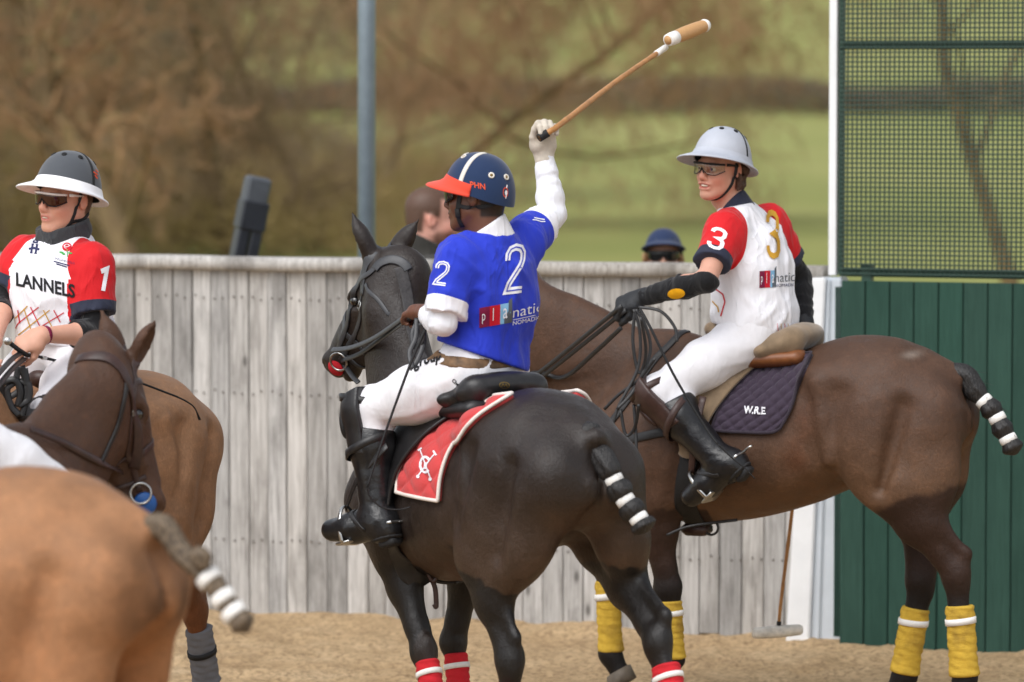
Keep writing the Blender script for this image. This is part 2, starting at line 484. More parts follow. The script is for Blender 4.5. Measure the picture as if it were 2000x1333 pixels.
def sand_z(P):
    n = 0.008 * hnoise(P * (2.2, 2.2, 0) + 5, 1) + 0.014 * hnoise(P * (5.5, 6.5, 0), 2) + 0.020 * np.maximum(0, hnoise(P * (11, 13, 0), 3) - 0.1) - 0.040 * np.maximum(0, hnoise(P * (5.3, 6.1, 0), 4) - 0.2) + 0.004 * hnoise(P * (27, 27, 0), 5)
    d = (P - WA) @ WN
    berm = 0.03 * np.exp(-(np.abs(d) / 0.22) ** 2) * (0.7 + 0.6 * hnoise(P * (3, 3, 0), 6))
    far = np.clip((np.abs(P[:, 0]) - 4) / 4, 0, 1)
    return (n * 1.15 - 0.012) * (1 - 0.6 * far) + berm
xs = nonuni([(-60, -8, 2.0), (-8, -3.2, 0.3), (-3.2, 3.2, 0.03), (3.2, 8, 0.3), (8, 60, 2.0)])
ys = nonuni([(-25, 8, 1.5), (8, 13.5, 0.2), (13.5, 21.6, 0.03), (21.6, 22.4, 0.2)])
P, F = grid_sheet(xs, ys, sand_z)
m, nt, b = new_mat('sand')
vec = coords(nt)
f1 = noise(nt, vec, 3.0, 6, 0.6); f2 = noise(nt, vec, 38, 5, 0.7); f3 = noise(nt, vec, 260, 2)
c = ramp(nt, f1, [(0.3, s2l((190, 158, 118))), (0.55, s2l((212, 181, 140))), (0.75, s2l((222, 194, 156)))])
c = mix(nt, math_(nt, 'MULTIPLY', math_(nt, 'SUBTRACT', f2, 0.45, clamp=True), 4.2, clamp=True), c, s2l((128, 100, 70)))
c = mix(nt, math_(nt, 'MULTIPLY', f3, 0.25), c, s2l((214, 190, 156)))
nt.links.new(c, b.inputs['Base Color']); b.inputs['Roughness'].default_value = 0.95; b.inputs['Specular IOR Level'].default_value = 0.15
bump(nt, b, math_(nt, 'ADD', math_(nt, 'MULTIPLY', f2, 0.6), math_(nt, 'MULTIPLY', f3, 0.35)), 0.9, 0.035)
tag(mesh_obj('arena_ground', P, F, m), 'churned pale brown sand of the arena floor', kind='structure')

def terrain(P):
    y = P[:, 1]
    z = np.interp(y, [-60, 22, 45, 80, 120, 160, 175, 230, 300, 400, 600, 1200, 2500], [-0.08, -0.08, -0.05, 0.15, 0.68, 1.33, 1.75, 5.2, 9.6, 16.5, 30, 70, 150])
    return z + 0.10 * hnoise(P * (0.05, 0.05, 0), 9) * np.clip((y - 30) / 60, 0, 3) + 0.05 * hnoise(P * (0.25, 0.25, 0), 10) * np.clip((y - 30) / 40, 0, 1) - 0.0015 * P[:, 0] * np.clip((y - 60) / 100, 0, 2)
P, F = grid_sheet(nonuni([(-1200, -100, 60), (-100, 100, 2.5), (100, 1200, 60)]), nonuni([(-60, 20, 8), (20, 200, 2.0), (200, 500, 8), (500, 2500, 80)]), terrain)
m, nt, b = new_mat('grass_field')
vec = coords(nt)
f1 = noise(nt, coords(nt, scale=(0.10, 0.035, 1)), 1.0, 5, 0.6); f2 = noise(nt, vec, 1.6, 5, 0.7)
c = ramp(nt, f1, [(0.30, s2l((122, 130, 72))), (0.5, s2l((145, 145, 88))), (0.72, s2l((158, 154, 100)))])
c = mix(nt, math_(nt, 'MULTIPLY', f2, 0.5), c, s2l((116, 124, 66)))
nt.links.new(c, b.inputs['Base Color']); b.inputs['Roughness'].default_value = 0.95; b.inputs['Specular IOR Level'].default_value = 0.1
bump(nt, b, f2, 0.6, 0.1)
tag(mesh_obj('grass_field', P, F, m), 'sloping olive green pasture beyond the arena', kind='structure')

# ------------------------------------------------------------------ plank wall
def wood_mat(name, base, dark, light, knots=True):
    m, nt, b = new_mat(name)
    oi = N_(nt, 'ShaderNodeObjectInfo'); tc = N_(nt, 'ShaderNodeTexCoord')
    off = N_(nt, 'ShaderNodeVectorMath', operation='SCALE'); nt.links.new(oi.outputs['Random'], off.inputs['Scale']); off.inputs[0].default_value = (37.0, 11.0, 53.0)
    add = N_(nt, 'ShaderNodeVectorMath', operation='ADD'); nt.links.new(tc.outputs['Object'], add.inputs[0]); nt.links.new(off.outputs[0], add.inputs[1])
    mp = N_(nt, 'ShaderNodeMapping'); mp.inputs['Scale'].default_value = (1, 1, 0.05); nt.links.new(add.outputs[0], mp.inputs[0])
    g = noise(nt, mp.outputs[0], 75, 6, 0.65, 0.6); g2 = noise(nt, mp.outputs[0], 26, 4, 0.6, 1.5)
    mp2 = N_(nt, 'ShaderNodeMapping'); mp2.inputs['Scale'].default_value = (1, 1, 0.35); nt.links.new(add.outputs[0], mp2.inputs[0])
    blot = noise(nt, mp2.outputs[0], 5.5, 5, 0.65)
    c = ramp(nt, g, [(0.25, dark), (0.5, base), (0.75, light)])
    c = mix(nt, math_(nt, 'MULTIPLY', math_(nt, 'SUBTRACT', g2, 0.42, clamp=True), 1.6, clamp=True), c, light)
    c = mix(nt, math_(nt, 'MULTIPLY', math_(nt, 'SUBTRACT', blot, 0.48, clamp=True), 3.4, clamp=True), c, dark)
    hsv = N_(nt, 'ShaderNodeHueSaturation'); nt.links.new(c, hsv.inputs['Color'])
    nt.links.new(math_(nt, 'ADD', math_(nt, 'MULTIPLY', oi.outputs['Random'], 0.46 if knots else 0.12), 0.74 if knots else 0.94), hsv.inputs['Value'])
    nt.links.new(math_(nt, 'ADD', math_(nt, 'MULTIPLY', math_(nt, 'FRACT', math_(nt, 'MULTIPLY', oi.outputs['Random'], 7.3)), 0.5 if knots else 0.1), 0.5 if knots else 0.9), hsv.inputs['Saturation'])
    col = hsv.outputs[0]
    if knots:
        v = N_(nt, 'ShaderNodeTexVoronoi'); v.inputs['Scale'].default_value = 4.6
        mp3 = N_(nt, 'ShaderNodeMapping'); mp3.inputs['Scale'].default_value = (1.6, 1, 0.75); nt.links.new(add.outputs[0], mp3.inputs[0]); nt.links.new(mp3.outputs[0], v.inputs['Vector'])
        k = ramp(nt, v.outputs['Distance'], [(0.055, (1, 1, 1)), (0.11, (0.25, 0.25, 0.25)), (0.16, (0, 0, 0))])
        col = mix(nt, math_(nt, 'MULTIPLY', k, 0.75), col, tuple(x * 0.45 for x in dark))
    nt.links.new(col, b.inputs['Base Color']); b.inputs['Roughness'].default_value = 0.85; b.inputs['Specular IOR Level'].default_value = 0.2
    bump(nt, b, g, 0.45, 0.006)
    return m
M['weathered_wood'] = wood_mat('weathered_wood', s2l((170, 166, 161)), s2l((108, 104, 99)), s2l((198, 195, 191)))
M['green_paint'] = wood_mat('green_paint', s2l((44, 74, 64)), s2l((37, 65, 56)), s2l((49, 81, 70)), knots=False)
WH = 1.70
def plank_mesh(w, h, t, seed):
    """one plank: narrow bevels, slightly bowed and checked edges; stands on its own origin"""
    r = random.Random(seed); b = 0.004; n = 7; prof = [(-w/2, -t/2), (-w/2, t/2 - b), (-w/2 + b, t/2), (-w*0.16, t/2 + r.uniform(-.001, .002)), (w*0.18, t/2 + r.uniform(-.001, .002)), (w/2 - b, t/2), (w/2, t/2 - b), (w/2, -t/2)]
    G = []
    for i in range(n):
        z = h * i / (n - 1); dx = r.uniform(-.0015, .0015); dy = r.uniform(-.002, .002)
        G.append([(x + dx * (1 if abs(x) > w*0.3 else 0), -(y + dy), z) for x, y in prof])
    k = len(prof); V = np.array(G).reshape(-1, 3); F = []
    for i in range(n - 1):
        for j in range(k): q = (j + 1) % k; F.append((i*k + j, i*k + q, (i+1)*k + q, (i+1)*k + j))
    F += [tuple(range(k - 1, -1, -1)), tuple(range((n - 1)*k, n*k))]
    me = bpy.data.meshes.new('plank'); me.from_pydata([tuple(v) for v in V], [], F); return me
wall = empty('plank_wall', wall_pt(0), WLA, label='long weathered grey wall of upright wooden planks behind the horses', cat='wall')
S0, S1 = wall_s(-1100), wall_s(1600)
pm = [plank_mesh(w, WH - 0.05, 0.03, i) for i, w in enumerate((0.097, 0.086, 0.103, 0.092, 0.099))]
for me in pm: me.materials.append(M['weathered_wood'])
pw = (0.097, 0.086, 0.103, 0.092, 0.099)
s = S0; i = 0
while s < S1:
    k = rng.randrange(5)
    o = bpy.data.objects.new('plank', pm[k]); COL.objects.link(o); o.parent = wall
    o.location = (s + pw[k] / 2, rng.uniform(-0.003, 0.003), rng.uniform(-0.012, 0.004)); o.rotation_euler = (rng.uniform(-.003, .003), 0, rng.uniform(-.02, .02))
    # nail heads
    s += pw[k] + rng.uniform(0.002, 0.006); i += 1
nm = MB()
R0 = rotz(WLA)
# coping logs
c0 = S0
while c0 < S1 - 0.05:
    L = min(rng.uniform(1.5, 2.3), S1 + 0.03 - c0); mb = MB(); G = []
    for q in range(13):
        xx = c0 + L * q / 12; ring = []
        for a in range(10):
            an = math.pi * 2 * a / 10
            rr = 0.062 * (1 + 0.02 * math.sin(q * 1.7 + a * 2 + c0)); 
            sc_ = lambda v: math.copysign(abs(v) ** 0.45, v); ring.append((xx + (0.004 if q == 0 else -0.004 if q == 12 else 0), 0.004 + rr * 1.05 * sc_(math.cos(an)), WH - 0.034 + 0.034 * sc_(math.sin(an)) + 0.002 * math.sin(q * 0.9 + c0)))
        G.append(ring)
    mb.sheet(np.array(G), closed=True); mb.f += [tuple(range(9, -1, -1)), tuple(range(120, 130))]
    o = mb.build('coping', MATS.get('coping_wood') or wood_mat('coping_wood', s2l((160, 154, 146)), s2l((100, 94, 87)), s2l((190, 185, 178))), wall, world=False)
    c0 += L + 0.004
# hidden rails at the back and nails
for zz in (0.35, 1.05, 1.5):
    mb = MB(); mb.box(((S0 + S1) / 2, 0.045, zz), (S1 - S0, 0.05, 0.09)); mb.build('rail', M['weathered_wood'], wall, smooth=False, world=False)
M['nail'] = basic('nail', (96, 88, 80), 0.6, var=0.3)
nail = MB(); nail.lathe([(0.0001, 0.0), (0.0048, 0.0), (0.004, -0.004), (0.0001, -0.0045)], n=6, R=np.array([[1, 0, 0], [0, 0, 1], [0, -1, 0]], float).T)
nm = MB(); s = S0 + 0.03; rr = random.Random(5)
while s < S1 - 0.03:
    for zz in (0.35, 1.05, 1.5):
        for dx in (0, 0.042):
            nm.lathe([(0.0001, 0.0035), (0.004, 0.003), (0.0055, 0.0)], c=(s + dx, -0.0185, zz + rr.uniform(-.012, .012)), n=6, R=np.array([[1, 0, 0], [0, 0, -1], [0, 1, 0]], float))
    s += 0.0993
tag(nm.build('nail_heads', M['nail'], wall, world=False), kind='stuff')

# ------------------------------------------------------------------ white buttress, green boards, ball-stop screen
GOFF = 0.30                                   # green boards stand a little forward of the wall
gs0 = wall_s(1640) - 0.02
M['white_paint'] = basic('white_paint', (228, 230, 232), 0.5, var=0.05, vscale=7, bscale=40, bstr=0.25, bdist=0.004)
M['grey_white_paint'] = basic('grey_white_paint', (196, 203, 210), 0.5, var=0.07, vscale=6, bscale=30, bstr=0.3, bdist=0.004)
but = empty('painted_buttress', wall_pt(gs0 - 0.1, 0, 0.1), WLA, label='white painted wooden buttress between plank wall and green boards', cat='post')
def on_wall(px, py, off):
    """wall-plane coordinates (along, height) at a pixel for a plane 'off' in front of the wall"""
    r = ray(px, py); o = V3(0, 0, CAM_H); t = ((WA + WN * off) - o) @ WN / (r @ WN); p = o + r * t
    return (p - WA) @ WD, p[2]
def prism(quad, off0, off1, name, mat, parent):
    mb = MB(); A = [wall_pt(s, z, off0) for s, z in quad]; B = [wall_pt(s, z, off1) for s, z in quad]; n = len(quad)
    mb.add(A + B, [tuple(range(n)), tuple(range(2*n - 1, n - 1, -1))] + [(i, n + i, n + (i + 1) % n, (i + 1) % n) for i in range(n)])
    o = mb.build(name, mat, parent, smooth=False)
    bm = bmesh.new(); bm.from_mesh(o.data); bmesh.ops.recalc_face_normals(bm, faces=bm.faces); bmesh.ops.bevel(bm, geom=bm.edges[:], offset=0.006, segments=2, affect='EDGES'); bm.to_mesh(o.data); bm.free()
    return o
def q_of(pix, off): return [on_wall(x, y, off) for x, y in pix]
prism(q_of([(1576, 545), (1612, 543), (1578, 1290), (1532, 1290)], 0.16), 0.03, 0.16, 'face_board', M['white_paint'], but)
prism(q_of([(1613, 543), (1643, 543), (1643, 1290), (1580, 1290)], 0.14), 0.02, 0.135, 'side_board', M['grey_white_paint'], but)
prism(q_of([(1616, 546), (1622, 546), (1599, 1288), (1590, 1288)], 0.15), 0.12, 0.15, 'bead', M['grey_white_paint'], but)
green = empty('green_board_wall', wall_pt(gs0, 0, GOFF - 0.16), WLA, label='dark green painted board wall at the right', cat='wall')
GH = on_wall(1700, 549, 0.16)[1]
gw = 0.112; s = on_wall(1643, 900, 0.16)[0] + 0.004; send = wall_s(2000) + 2.6
gm = plank_mesh(gw - 0.004, GH + 0.05, 0.03, 99); gm.materials.append(M['green_paint'])
while s < send:
    o = bpy.data.objects.new('board', gm); COL.objects.link(o); o.parent = green
    o.location = (s + gw / 2 - (gs0), -0.02 + rng.uniform(-.002, .002) - (0.16 - (GOFF - 0.16)), -0.05); s += gw
mb = MB(); mb.box(((send - gs0) / 2 , 0.02, GH / 2), (send - gs0 - 0.06, 0.03, GH - 0.06)); mb.build('backing', M['green_paint'], green, smooth=False, world=False)
# screen: white edge post, green rails and a wire mesh
SOFF = 0.10
scr = empty('ball_stop_screen', wall_pt(gs0, GH, SOFF), WLA, label='tall green wire mesh screen with white edge above the green boards', cat='screen')
M['green_steel'] = basic('green_steel', (42, 70, 58), 0.5, var=0.15, vscale=20)
M['wire'] = basic('wire', (38, 62, 52), 0.5, var=0.1)
sA, zA = on_wall(1640, 534, SOFF); TOPZ = 4.2
mb = MB(); mb.box((on_wall(1629, 300, SOFF)[0] - gs0, 0, (TOPZ + zA) / 2 - GH), (0.036, 0.05, TOPZ - zA + 0.02), bev=0.004); mb.build('edge_post', M['white_paint'], scr, smooth=False, world=False)
mb = MB(); mb.box((on_wall(1640, 300, SOFF)[0] - gs0 + 0.008, 0.012, (TOPZ + zA) / 2 - GH), (0.02, 0.04, TOPZ - zA), bev=0.004); mb.build('frame_upright', M['green_steel'], scr, smooth=False, world=False)
for py in (90, 534):
    z = on_wall(1700, py, SOFF)[1] + 0.004
    mb = MB(); mb.box((sA - gs0 + 1.75, 0.004, z - GH), (3.5, 0.04, 0.04), bev=0.005); mb.build('rail', M['green_steel'], scr, smooth=False, world=False)
for sx in (0.13, 1.1, 2.2):
    mb = MB(); mb.box((sA - gs0 + sx, 0.0, (GH - 0.06 + zA) / 2 - GH), (0.045, 0.045, zA - GH + 0.14)); mb.build('foot', M['green_steel'], scr, smooth=False, world=False)
mb = MB(); st = 0.0215; xx = sA - gs0 + 0.02
WV, WF = [], []
def thin(a, b, r=0.0043):
    n = len(WV) ; d = nrm(np.array(b) - a); u = nrm(np.cross(d, (0, 1, 0))); w = np.cross(d, u)
    for p in (a, b):
        for q in (u, -0.5 * u + 0.866 * w, -0.5 * u - 0.866 * w): WV.append(np.array(p) + q * r)
    WF.extend([(n, n+1, n+4, n+3), (n+1, n+2, n+5, n+4), (n+2, n, n+3, n+5)])
k = 0
while xx < sA - gs0 + 3.5: thin((xx, -0.024, zA - GH), (xx, -0.024, TOPZ - GH)); xx += st
zz = zA - GH
while zz < TOPZ - GH: thin((sA - gs0, -0.030, zz), (sA - gs0 + 3.5, -0.030, zz)); zz += st
tag(mesh_obj('wire_mesh', WV, WF, M['wire'], scr, world=False), kind='stuff')

# ------------------------------------------------------------------ steel pole, dark arm
M['galvanised'] = basic('galvanised', (128, 142, 152), 0.45, metal=0.35, var=0.08, vscale=12, bscale=60, bstr=0.15)
pp = W(717, 400, 21.9)
mb = MB(); mb.tube([(pp[0] - 0.006, pp[1], -0.1), (pp[0], pp[1], 3), (pp[0] + 0.004, pp[1], 7.0)], [0.047, 0.0455, 0.04], n=20)
tag(mb.build('steel_pole', M['galvanised']), 'tall plain grey steel pole standing behind the plank wall', 'pole')
M['arm_black'] = basic('arm_black', (36, 39, 46), 0.4, var=0.25, vscale=9, bscale=25, bstr=0.2)
M['arm_scuffed'] = basic('arm_scuffed', (70, 74, 80), 0.45, var=0.25, vscale=9, bscale=25, bstr=0.2)
aY = 22.4; a0, a1 = W(464, 560, aY), W(499, 385, aY); ad = nrm(a1 - a0); base = a0 - ad * (a0[2] + 0.05) / ad[2]
arm = empty('loader_arm', base, 0, label='dark leaning box-section steel arm sticking up behind plank wall', cat='machine arm')
Rm = frame(ad, V3(0.35, -1, 0)); Rm = np.stack([Rm[:, 1], Rm[:, 2], Rm[:, 0]], 1)
Lb = np.linalg.norm(a1 - base)
for sx in (-0.036, 0.036):
    mb = MB(); mb.box(base + ad * Lb * 0.46 + Rm[:, 0] * sx, (0.060, 0.11, Lb * 0.92), Rm, bev=0.008); mb.build('box_tube', M['arm_black'], arm, smooth=False)
mb = MB(); mb.box(a1 - ad * 0.10, (0.146, 0.13, 0.16), Rm, bev=0.010); mb.build('sleeve', M['arm_black'], arm, smooth=False)
mb = MB(); cap = []
for t in np.linspace(0, 1, 9):
    cap.append(a1 + ad * (0.0 + 0.085 * math.sin(t * math.pi / 2)) + Rm[:, 0] * (0.05 * (1 - math.cos(t * math.pi / 2))))
mb.box(a1 + ad * 0.03 + Rm[:, 0] * 0.004, (0.128, 0.115, 0.15), Rm, bev=0.014); mb.build('cap', M['arm_scuffed'], arm, smooth=False)

# ------------------------------------------------------------------ bare trees, hedge, scrub
def bark_mat(name, a, b_, moss=None):
    m, nt, b = new_mat(name); vec = coords(nt); f = noise(nt, vec, 2.5, 5, 0.65)
    st = [(0.3, s2l(a)), (0.62, s2l(b_))] + ([(0.8, s2l(moss))] if moss else [])
    nt.links.new(ramp(nt, f, st), b.inputs['Base Color']); b.inputs['Roughness'].default_value = 0.9
    bump(nt, b, noise(nt, vec, 30, 4), 0.5, 0.02); return m
M['bark'] = bark_mat('bark', (92, 74, 52), (124, 104, 70), (134, 120, 62))
M['twig'] = bark_mat('twig', (130, 108, 82), (160, 136, 102))
M['twig_red'] = bark_mat('twig_red', (142, 108, 78), (172, 134, 96))
M['twig_grey'] = bark_mat('twig_grey', (112, 98, 80), (142, 126, 100))
def prisms(segs):
    """(a, b, ra, rb) arrays -> three-sided tubes"""
    A, B, ra, rb = segs; d = B - A; d /= np.linalg.norm(d, axis=1, keepdims=True) + 1e-9
    ref = np.where(np.abs(d[:, 2:3]) < 0.9, np.array([[0, 0, 1.0]]), np.array([[1.0, 0, 0]]))
    u = np.cross(d, ref); u /= np.linalg.norm(u, axis=1, keepdims=True) + 1e-9; w = np.cross(d, u)
    V = []
    for P_, r in ((A, ra), (B, rb)):
        for cu, cw in ((1, 0), (-0.5, 0.866), (-0.5, -0.866)): V.append(P_ + (cu * u + cw * w) * r[:, None])
    V = np.stack(V, 1).reshape(-1, 3); n = np.arange(len(A))[:, None] * 6
    F = np.vstack([n + q for q in ((0, 1, 4, 3), (1, 2, 5, 4), (2, 0, 3, 5))]); return V, F
def bare_tree(base, height, label, seed, lean=(0, 0, 0), spread=1.0, stems=1, twigmat='twig', droop=0.0, r0=0.14, dens=1.0, low=0.15, twr=1.0):
    r = np.random.RandomState(seed)
    root = empty('bare_tree', base, 0, label=label, cat='tree', group='bare winter trees beyond the wall')
    limbs, tw = [], []
    def grow(p, d, L, rad, depth):
        n = 5; pts = [p]; rs = [rad]
        for i in range(n):
            d = nrm(d + r.normal(0, 0.14 + 0.05 * depth, 3) + V3(0, 0, (0.06 if depth < 2 else -droop)))
            p = p + d * L / n; pts.append(p); rs.append(rad * (1 - 0.62 * (i + 1) / n))
        (limbs if depth < 2 else tw).append((pts, rs))
        if depth >= 4: return
        nb = int((9, 8, 7, 5)[depth] * dens) if depth else int(11 * dens)
        for _ in range(nb):
            t = r.uniform(low if depth == 0 else 0.12, 1.0); i = min(int(t * n), n - 1); q = lerp(pts[i], pts[i + 1], t * n - i)
            ang = r.uniform(0.45, 1.15) * spread; ax = nrm(np.cross(d, r.normal(0, 1, 3)))
            nd = nrm(d * math.cos(ang) + ax * math.sin(ang))
            grow(q, nd, L * r.uniform(0.38, 0.62), max(rs[i] * r.uniform(0.3, 0.5), 0.004 * twr), depth + 1)
    for s_ in range(stems):
        a = r.uniform(0, 6.28); dd = nrm(V3(0, 0, 1) + np.array(lean) + (V3(math.cos(a), math.sin(a), 0) * r.uniform(0.15, 0.45) if stems > 1 else 0))
        grow(np.array(base) - V3(0, 0, 0.2), dd, height * r.uniform(0.75, 1.0), r0 * (1 if stems == 1 else 0.6), 0)
    mb = MB()
    for pts, rs in limbs: mb.tube(pts, rs, n=6, cap=False)
    mb.build('trunk', M['bark'], root)
    A, B, ra, rb = [], [], [], []
    for pts, rs in tw:
        for i in range(len(pts) - 1): A.append(pts[i]); B.append(pts[i + 1]); ra.append(max(rs[i], 0.006 * twr)); rb.append(max(rs[i + 1], 0.005 * twr))
    V, F = prisms((np.array(A), np.array(B), np.array(ra), np.array(rb)))
    mesh_obj('crown', V, F, M[twigmat], root)
def tb(px, Y): x = W(px, 400, Y)[0]; return (x, Y, float(terrain(np.array([[x, Y, 0]]))[0]))
bare_tree(tb(60, 52), 6.0, 'bare brown tree with mossy trunk behind rider in neck gaiter', 1, stems=2, twigmat='twig', r0=0.16, low=0.06, dens=1.0)
bare_tree(tb(275, 50), 6.5, 'thick olive-barked bare tree above the white and charcoal helmet', 2, lean=(0.05, 0, 0), r0=0.20, low=0.06, dens=1.1, twigmat='twig_red')
bare_tree(tb(450, 60), 6.0, 'bushy bare tree beyond the dark leaning arm', 3, stems=3, r0=0.13, low=0.03, dens=1.0, twigmat='twig')
bare_tree(tb(640, 64), 6.5, 'leaning reddish bare tree just left of the steel pole', 4, lean=(-0.25, 0, 0), r0=0.12, low=0.06, twigmat='twig_red', dens=0.95)
bare_tree(tb(770, 70), 8.0, 'drooping reddish bare tree whose branches reach right towards the raised mallet', 5, lean=(0.55, 0, 0), r0=0.12, low=0.30, twigmat='twig_red', spread=1.25, droop=0.16, dens=1.35)
bare_tree(tb(-120, 56), 6.0, 'bare tree at the far left edge of the picture', 6, stems=2, r0=0.14, low=0.06, twigmat='twig_grey', dens=0.9)
bare_tree(tb(330, 74), 7.0, 'grey bare tree deep in the thicket at left', 7, stems=2, r0=0.14, low=0.06, twigmat='twig_grey', dens=1.0)
bare_tree(tb(735, 82), 8.0, 'slender bare tree directly behind the steel pole', 8, lean=(0.25, 0, 0), r0=0.10, low=0.16, twigmat='twig', spread=1.2, droop=0.08, dens=1.25)
bare_tree(tb(560, 95), 9.0, 'tall bare tree far behind the dark leaning arm', 12, stems=2, r0=0.16, low=0.1, twigmat='twig_red', spread=1.1, droop=0.05, dens=1.2)
bare_tree(tb(2010, 44), 6.0, 'bare tree seen through the green mesh screen', 9, lean=(-0.12, 0, 0), r0=0.11, low=0.30, twigmat='twig_grey', dens=0.6, spread=1.2)
def twig_mass(name, n, boxf, L, rad, mat, seed, **kw):
    r = np.random.RandomState(seed); A = boxf(r, n); d = r.normal(0, 1, (n, 3)); d[:, 2] = np.abs(d[:, 2]) * 1.1; d /= np.linalg.norm(d, axis=1, keepdims=True)
    B = A + d * (L * r.uniform(0.5, 1.3, (n, 1))); ra = rad * r.uniform(0.6, 1.4, n)
    V, F = prisms((A, B, ra, ra * 0.5)); o = mesh_obj(name, V, F, mat); return tag(o, **kw)
def hedge_box(r, n):
    x = r.uniform(-75, 85, n); y = 160 + r.normal(0, 0.7, n); t = 0.5 + 0.5 * hnoise(np.stack([x * 0.22, x * 0, x * 0], 1), 3)
    z = terrain(np.stack([x, y, x * 0], 1)) + r.uniform(0, 1, n) ** 0.8 * (0.75 + 0.6 * t); return np.stack([x, y, z], 1)
M['hedge_twig'] = bark_mat('hedge_twig', (96, 84, 72), (124, 110, 92))
twig_mass('hedgerow', 60000, hedge_box, 0.38, 0.026, M['hedge_twig'], 11, label='dark leafless hedgerow dividing the two green fields', kind='stuff')
def scrub_box(r, n):
    x = r.uniform(-13, 0, n) ; y = r.uniform(58, 100, n); x = -13 + (x + 13) * r.uniform(0, 1, n) ** 0.35; hh = 1.5 * np.clip((0.5 - x) / 6, 0.05, 1) * (0.65 + 0.5 * hnoise(np.stack([x * 0.8, y * 0.4, x * 0], 1), 4))
    z = terrain(np.stack([x, y, x * 0], 1)) + r.uniform(0, 1, n) * hh; return np.stack([x, y, z], 1)
M['scrub_twig'] = bark_mat('scrub_twig', (132, 110, 72), (160, 140, 88), (150, 142, 82))
twig_mass('undergrowth', 45000, scrub_box, 0.5, 0.012, M['scrub_twig'], 12, label='tangled brown undergrowth below the bare trees at left', kind='stuff')
# ------------------------------------------------------------------ horses
def pch(xs, ys, x): # smooth interpolation through stations
    xs = np.asarray(xs, float); ys = np.asarray(ys, float)
    d = np.gradient(ys, xs); i = np.clip(np.searchsorted(xs, x) - 1, 0, len(xs) - 2)
    h = xs[i + 1] - xs[i]; t = np.clip((x - xs[i]) / h, 0, 1)
    return ((2*t**3 - 3*t**2 + 1) * ys[i] + (t**3 - 2*t**2 + t) * h * d[i] + (-2*t**3 + 3*t**2) * ys[i + 1] + (t**3 - t**2) * h * d[i + 1])
TS = np.array([ # x, top, bottom, half width, egg (narrow top)
    (-0.84, 1.26, 1.16, 0.05, 0.0), (-0.79, 1.33, 1.13, 0.14, 0.05), (-0.68, 1.43, 1.06, 0.20, 0.12), (-0.52, 1.505, 1.02, 0.243, 0.15),
    (-0.36, 1.515, 0.935, 0.256, 0.17), (-0.18, 1.46, 0.86, 0.268, 0.12), (0.0, 1.425, 0.805, 0.282, 0.08), (0.20, 1.45, 0.775, 0.275, 0.16),
    (0.38, 1.515, 0.775, 0.25, 0.34), (0.52, 1.49, 0.81, 0.215, 0.42), (0.64, 1.38, 0.87, 0.19, 0.30), (0.74, 1.22, 0.95, 0.13, 0.1), (0.80, 1.12, 1.02, 0.05, 0.0)])
def torso_fn(x, y, z):
    xs = np.asarray(x)
    o = np.clip(xs, TS[0, 0], TS[-1, 0])
    top, bot, w, eg = [pch(TS[:, 0], TS[:, i], o) for i in (1, 2, 3, 4)]
    c, hh = (top + bot) / 2, np.maximum((top - bot) / 2, 0.02); w = np.maximum(w, 0.02)
    zr = (z - c) / hh
    f = w * (1 - eg * np.clip(zr, -0.6, 1.15))
    d = (np.sqrt(zr ** 2 + (y / f) ** 2) - 1) * np.minimum(hh, w)
    out = np.maximum(np.abs(xs - (TS[0, 0] + TS[-1, 0]) / 2) - (TS[-1, 0] - TS[0, 0]) / 2, 0)
    return np.where(out > 0, np.sqrt(np.maximum(d, 0) ** 2 + out ** 2), d)

FORE0 = dict(elbow=(0.42, 0.165, 0.88), knee=(0.49, 0.15, 0.475), fet=(0.485, 0.15, 0.165), toe=(0.565, 0.15, 0.0))
HIND0 = dict(stifle=(-0.36, 0.205, 0.94), hock=(-0.74, 0.155, 0.575), fet=(-0.735, 0.15, 0.185), toe=(-0.65, 0.15, 0.0))
def mirror(d, s): return {k: V3(v[0], v[1] * s, v[2]) for k, v in d.items()}

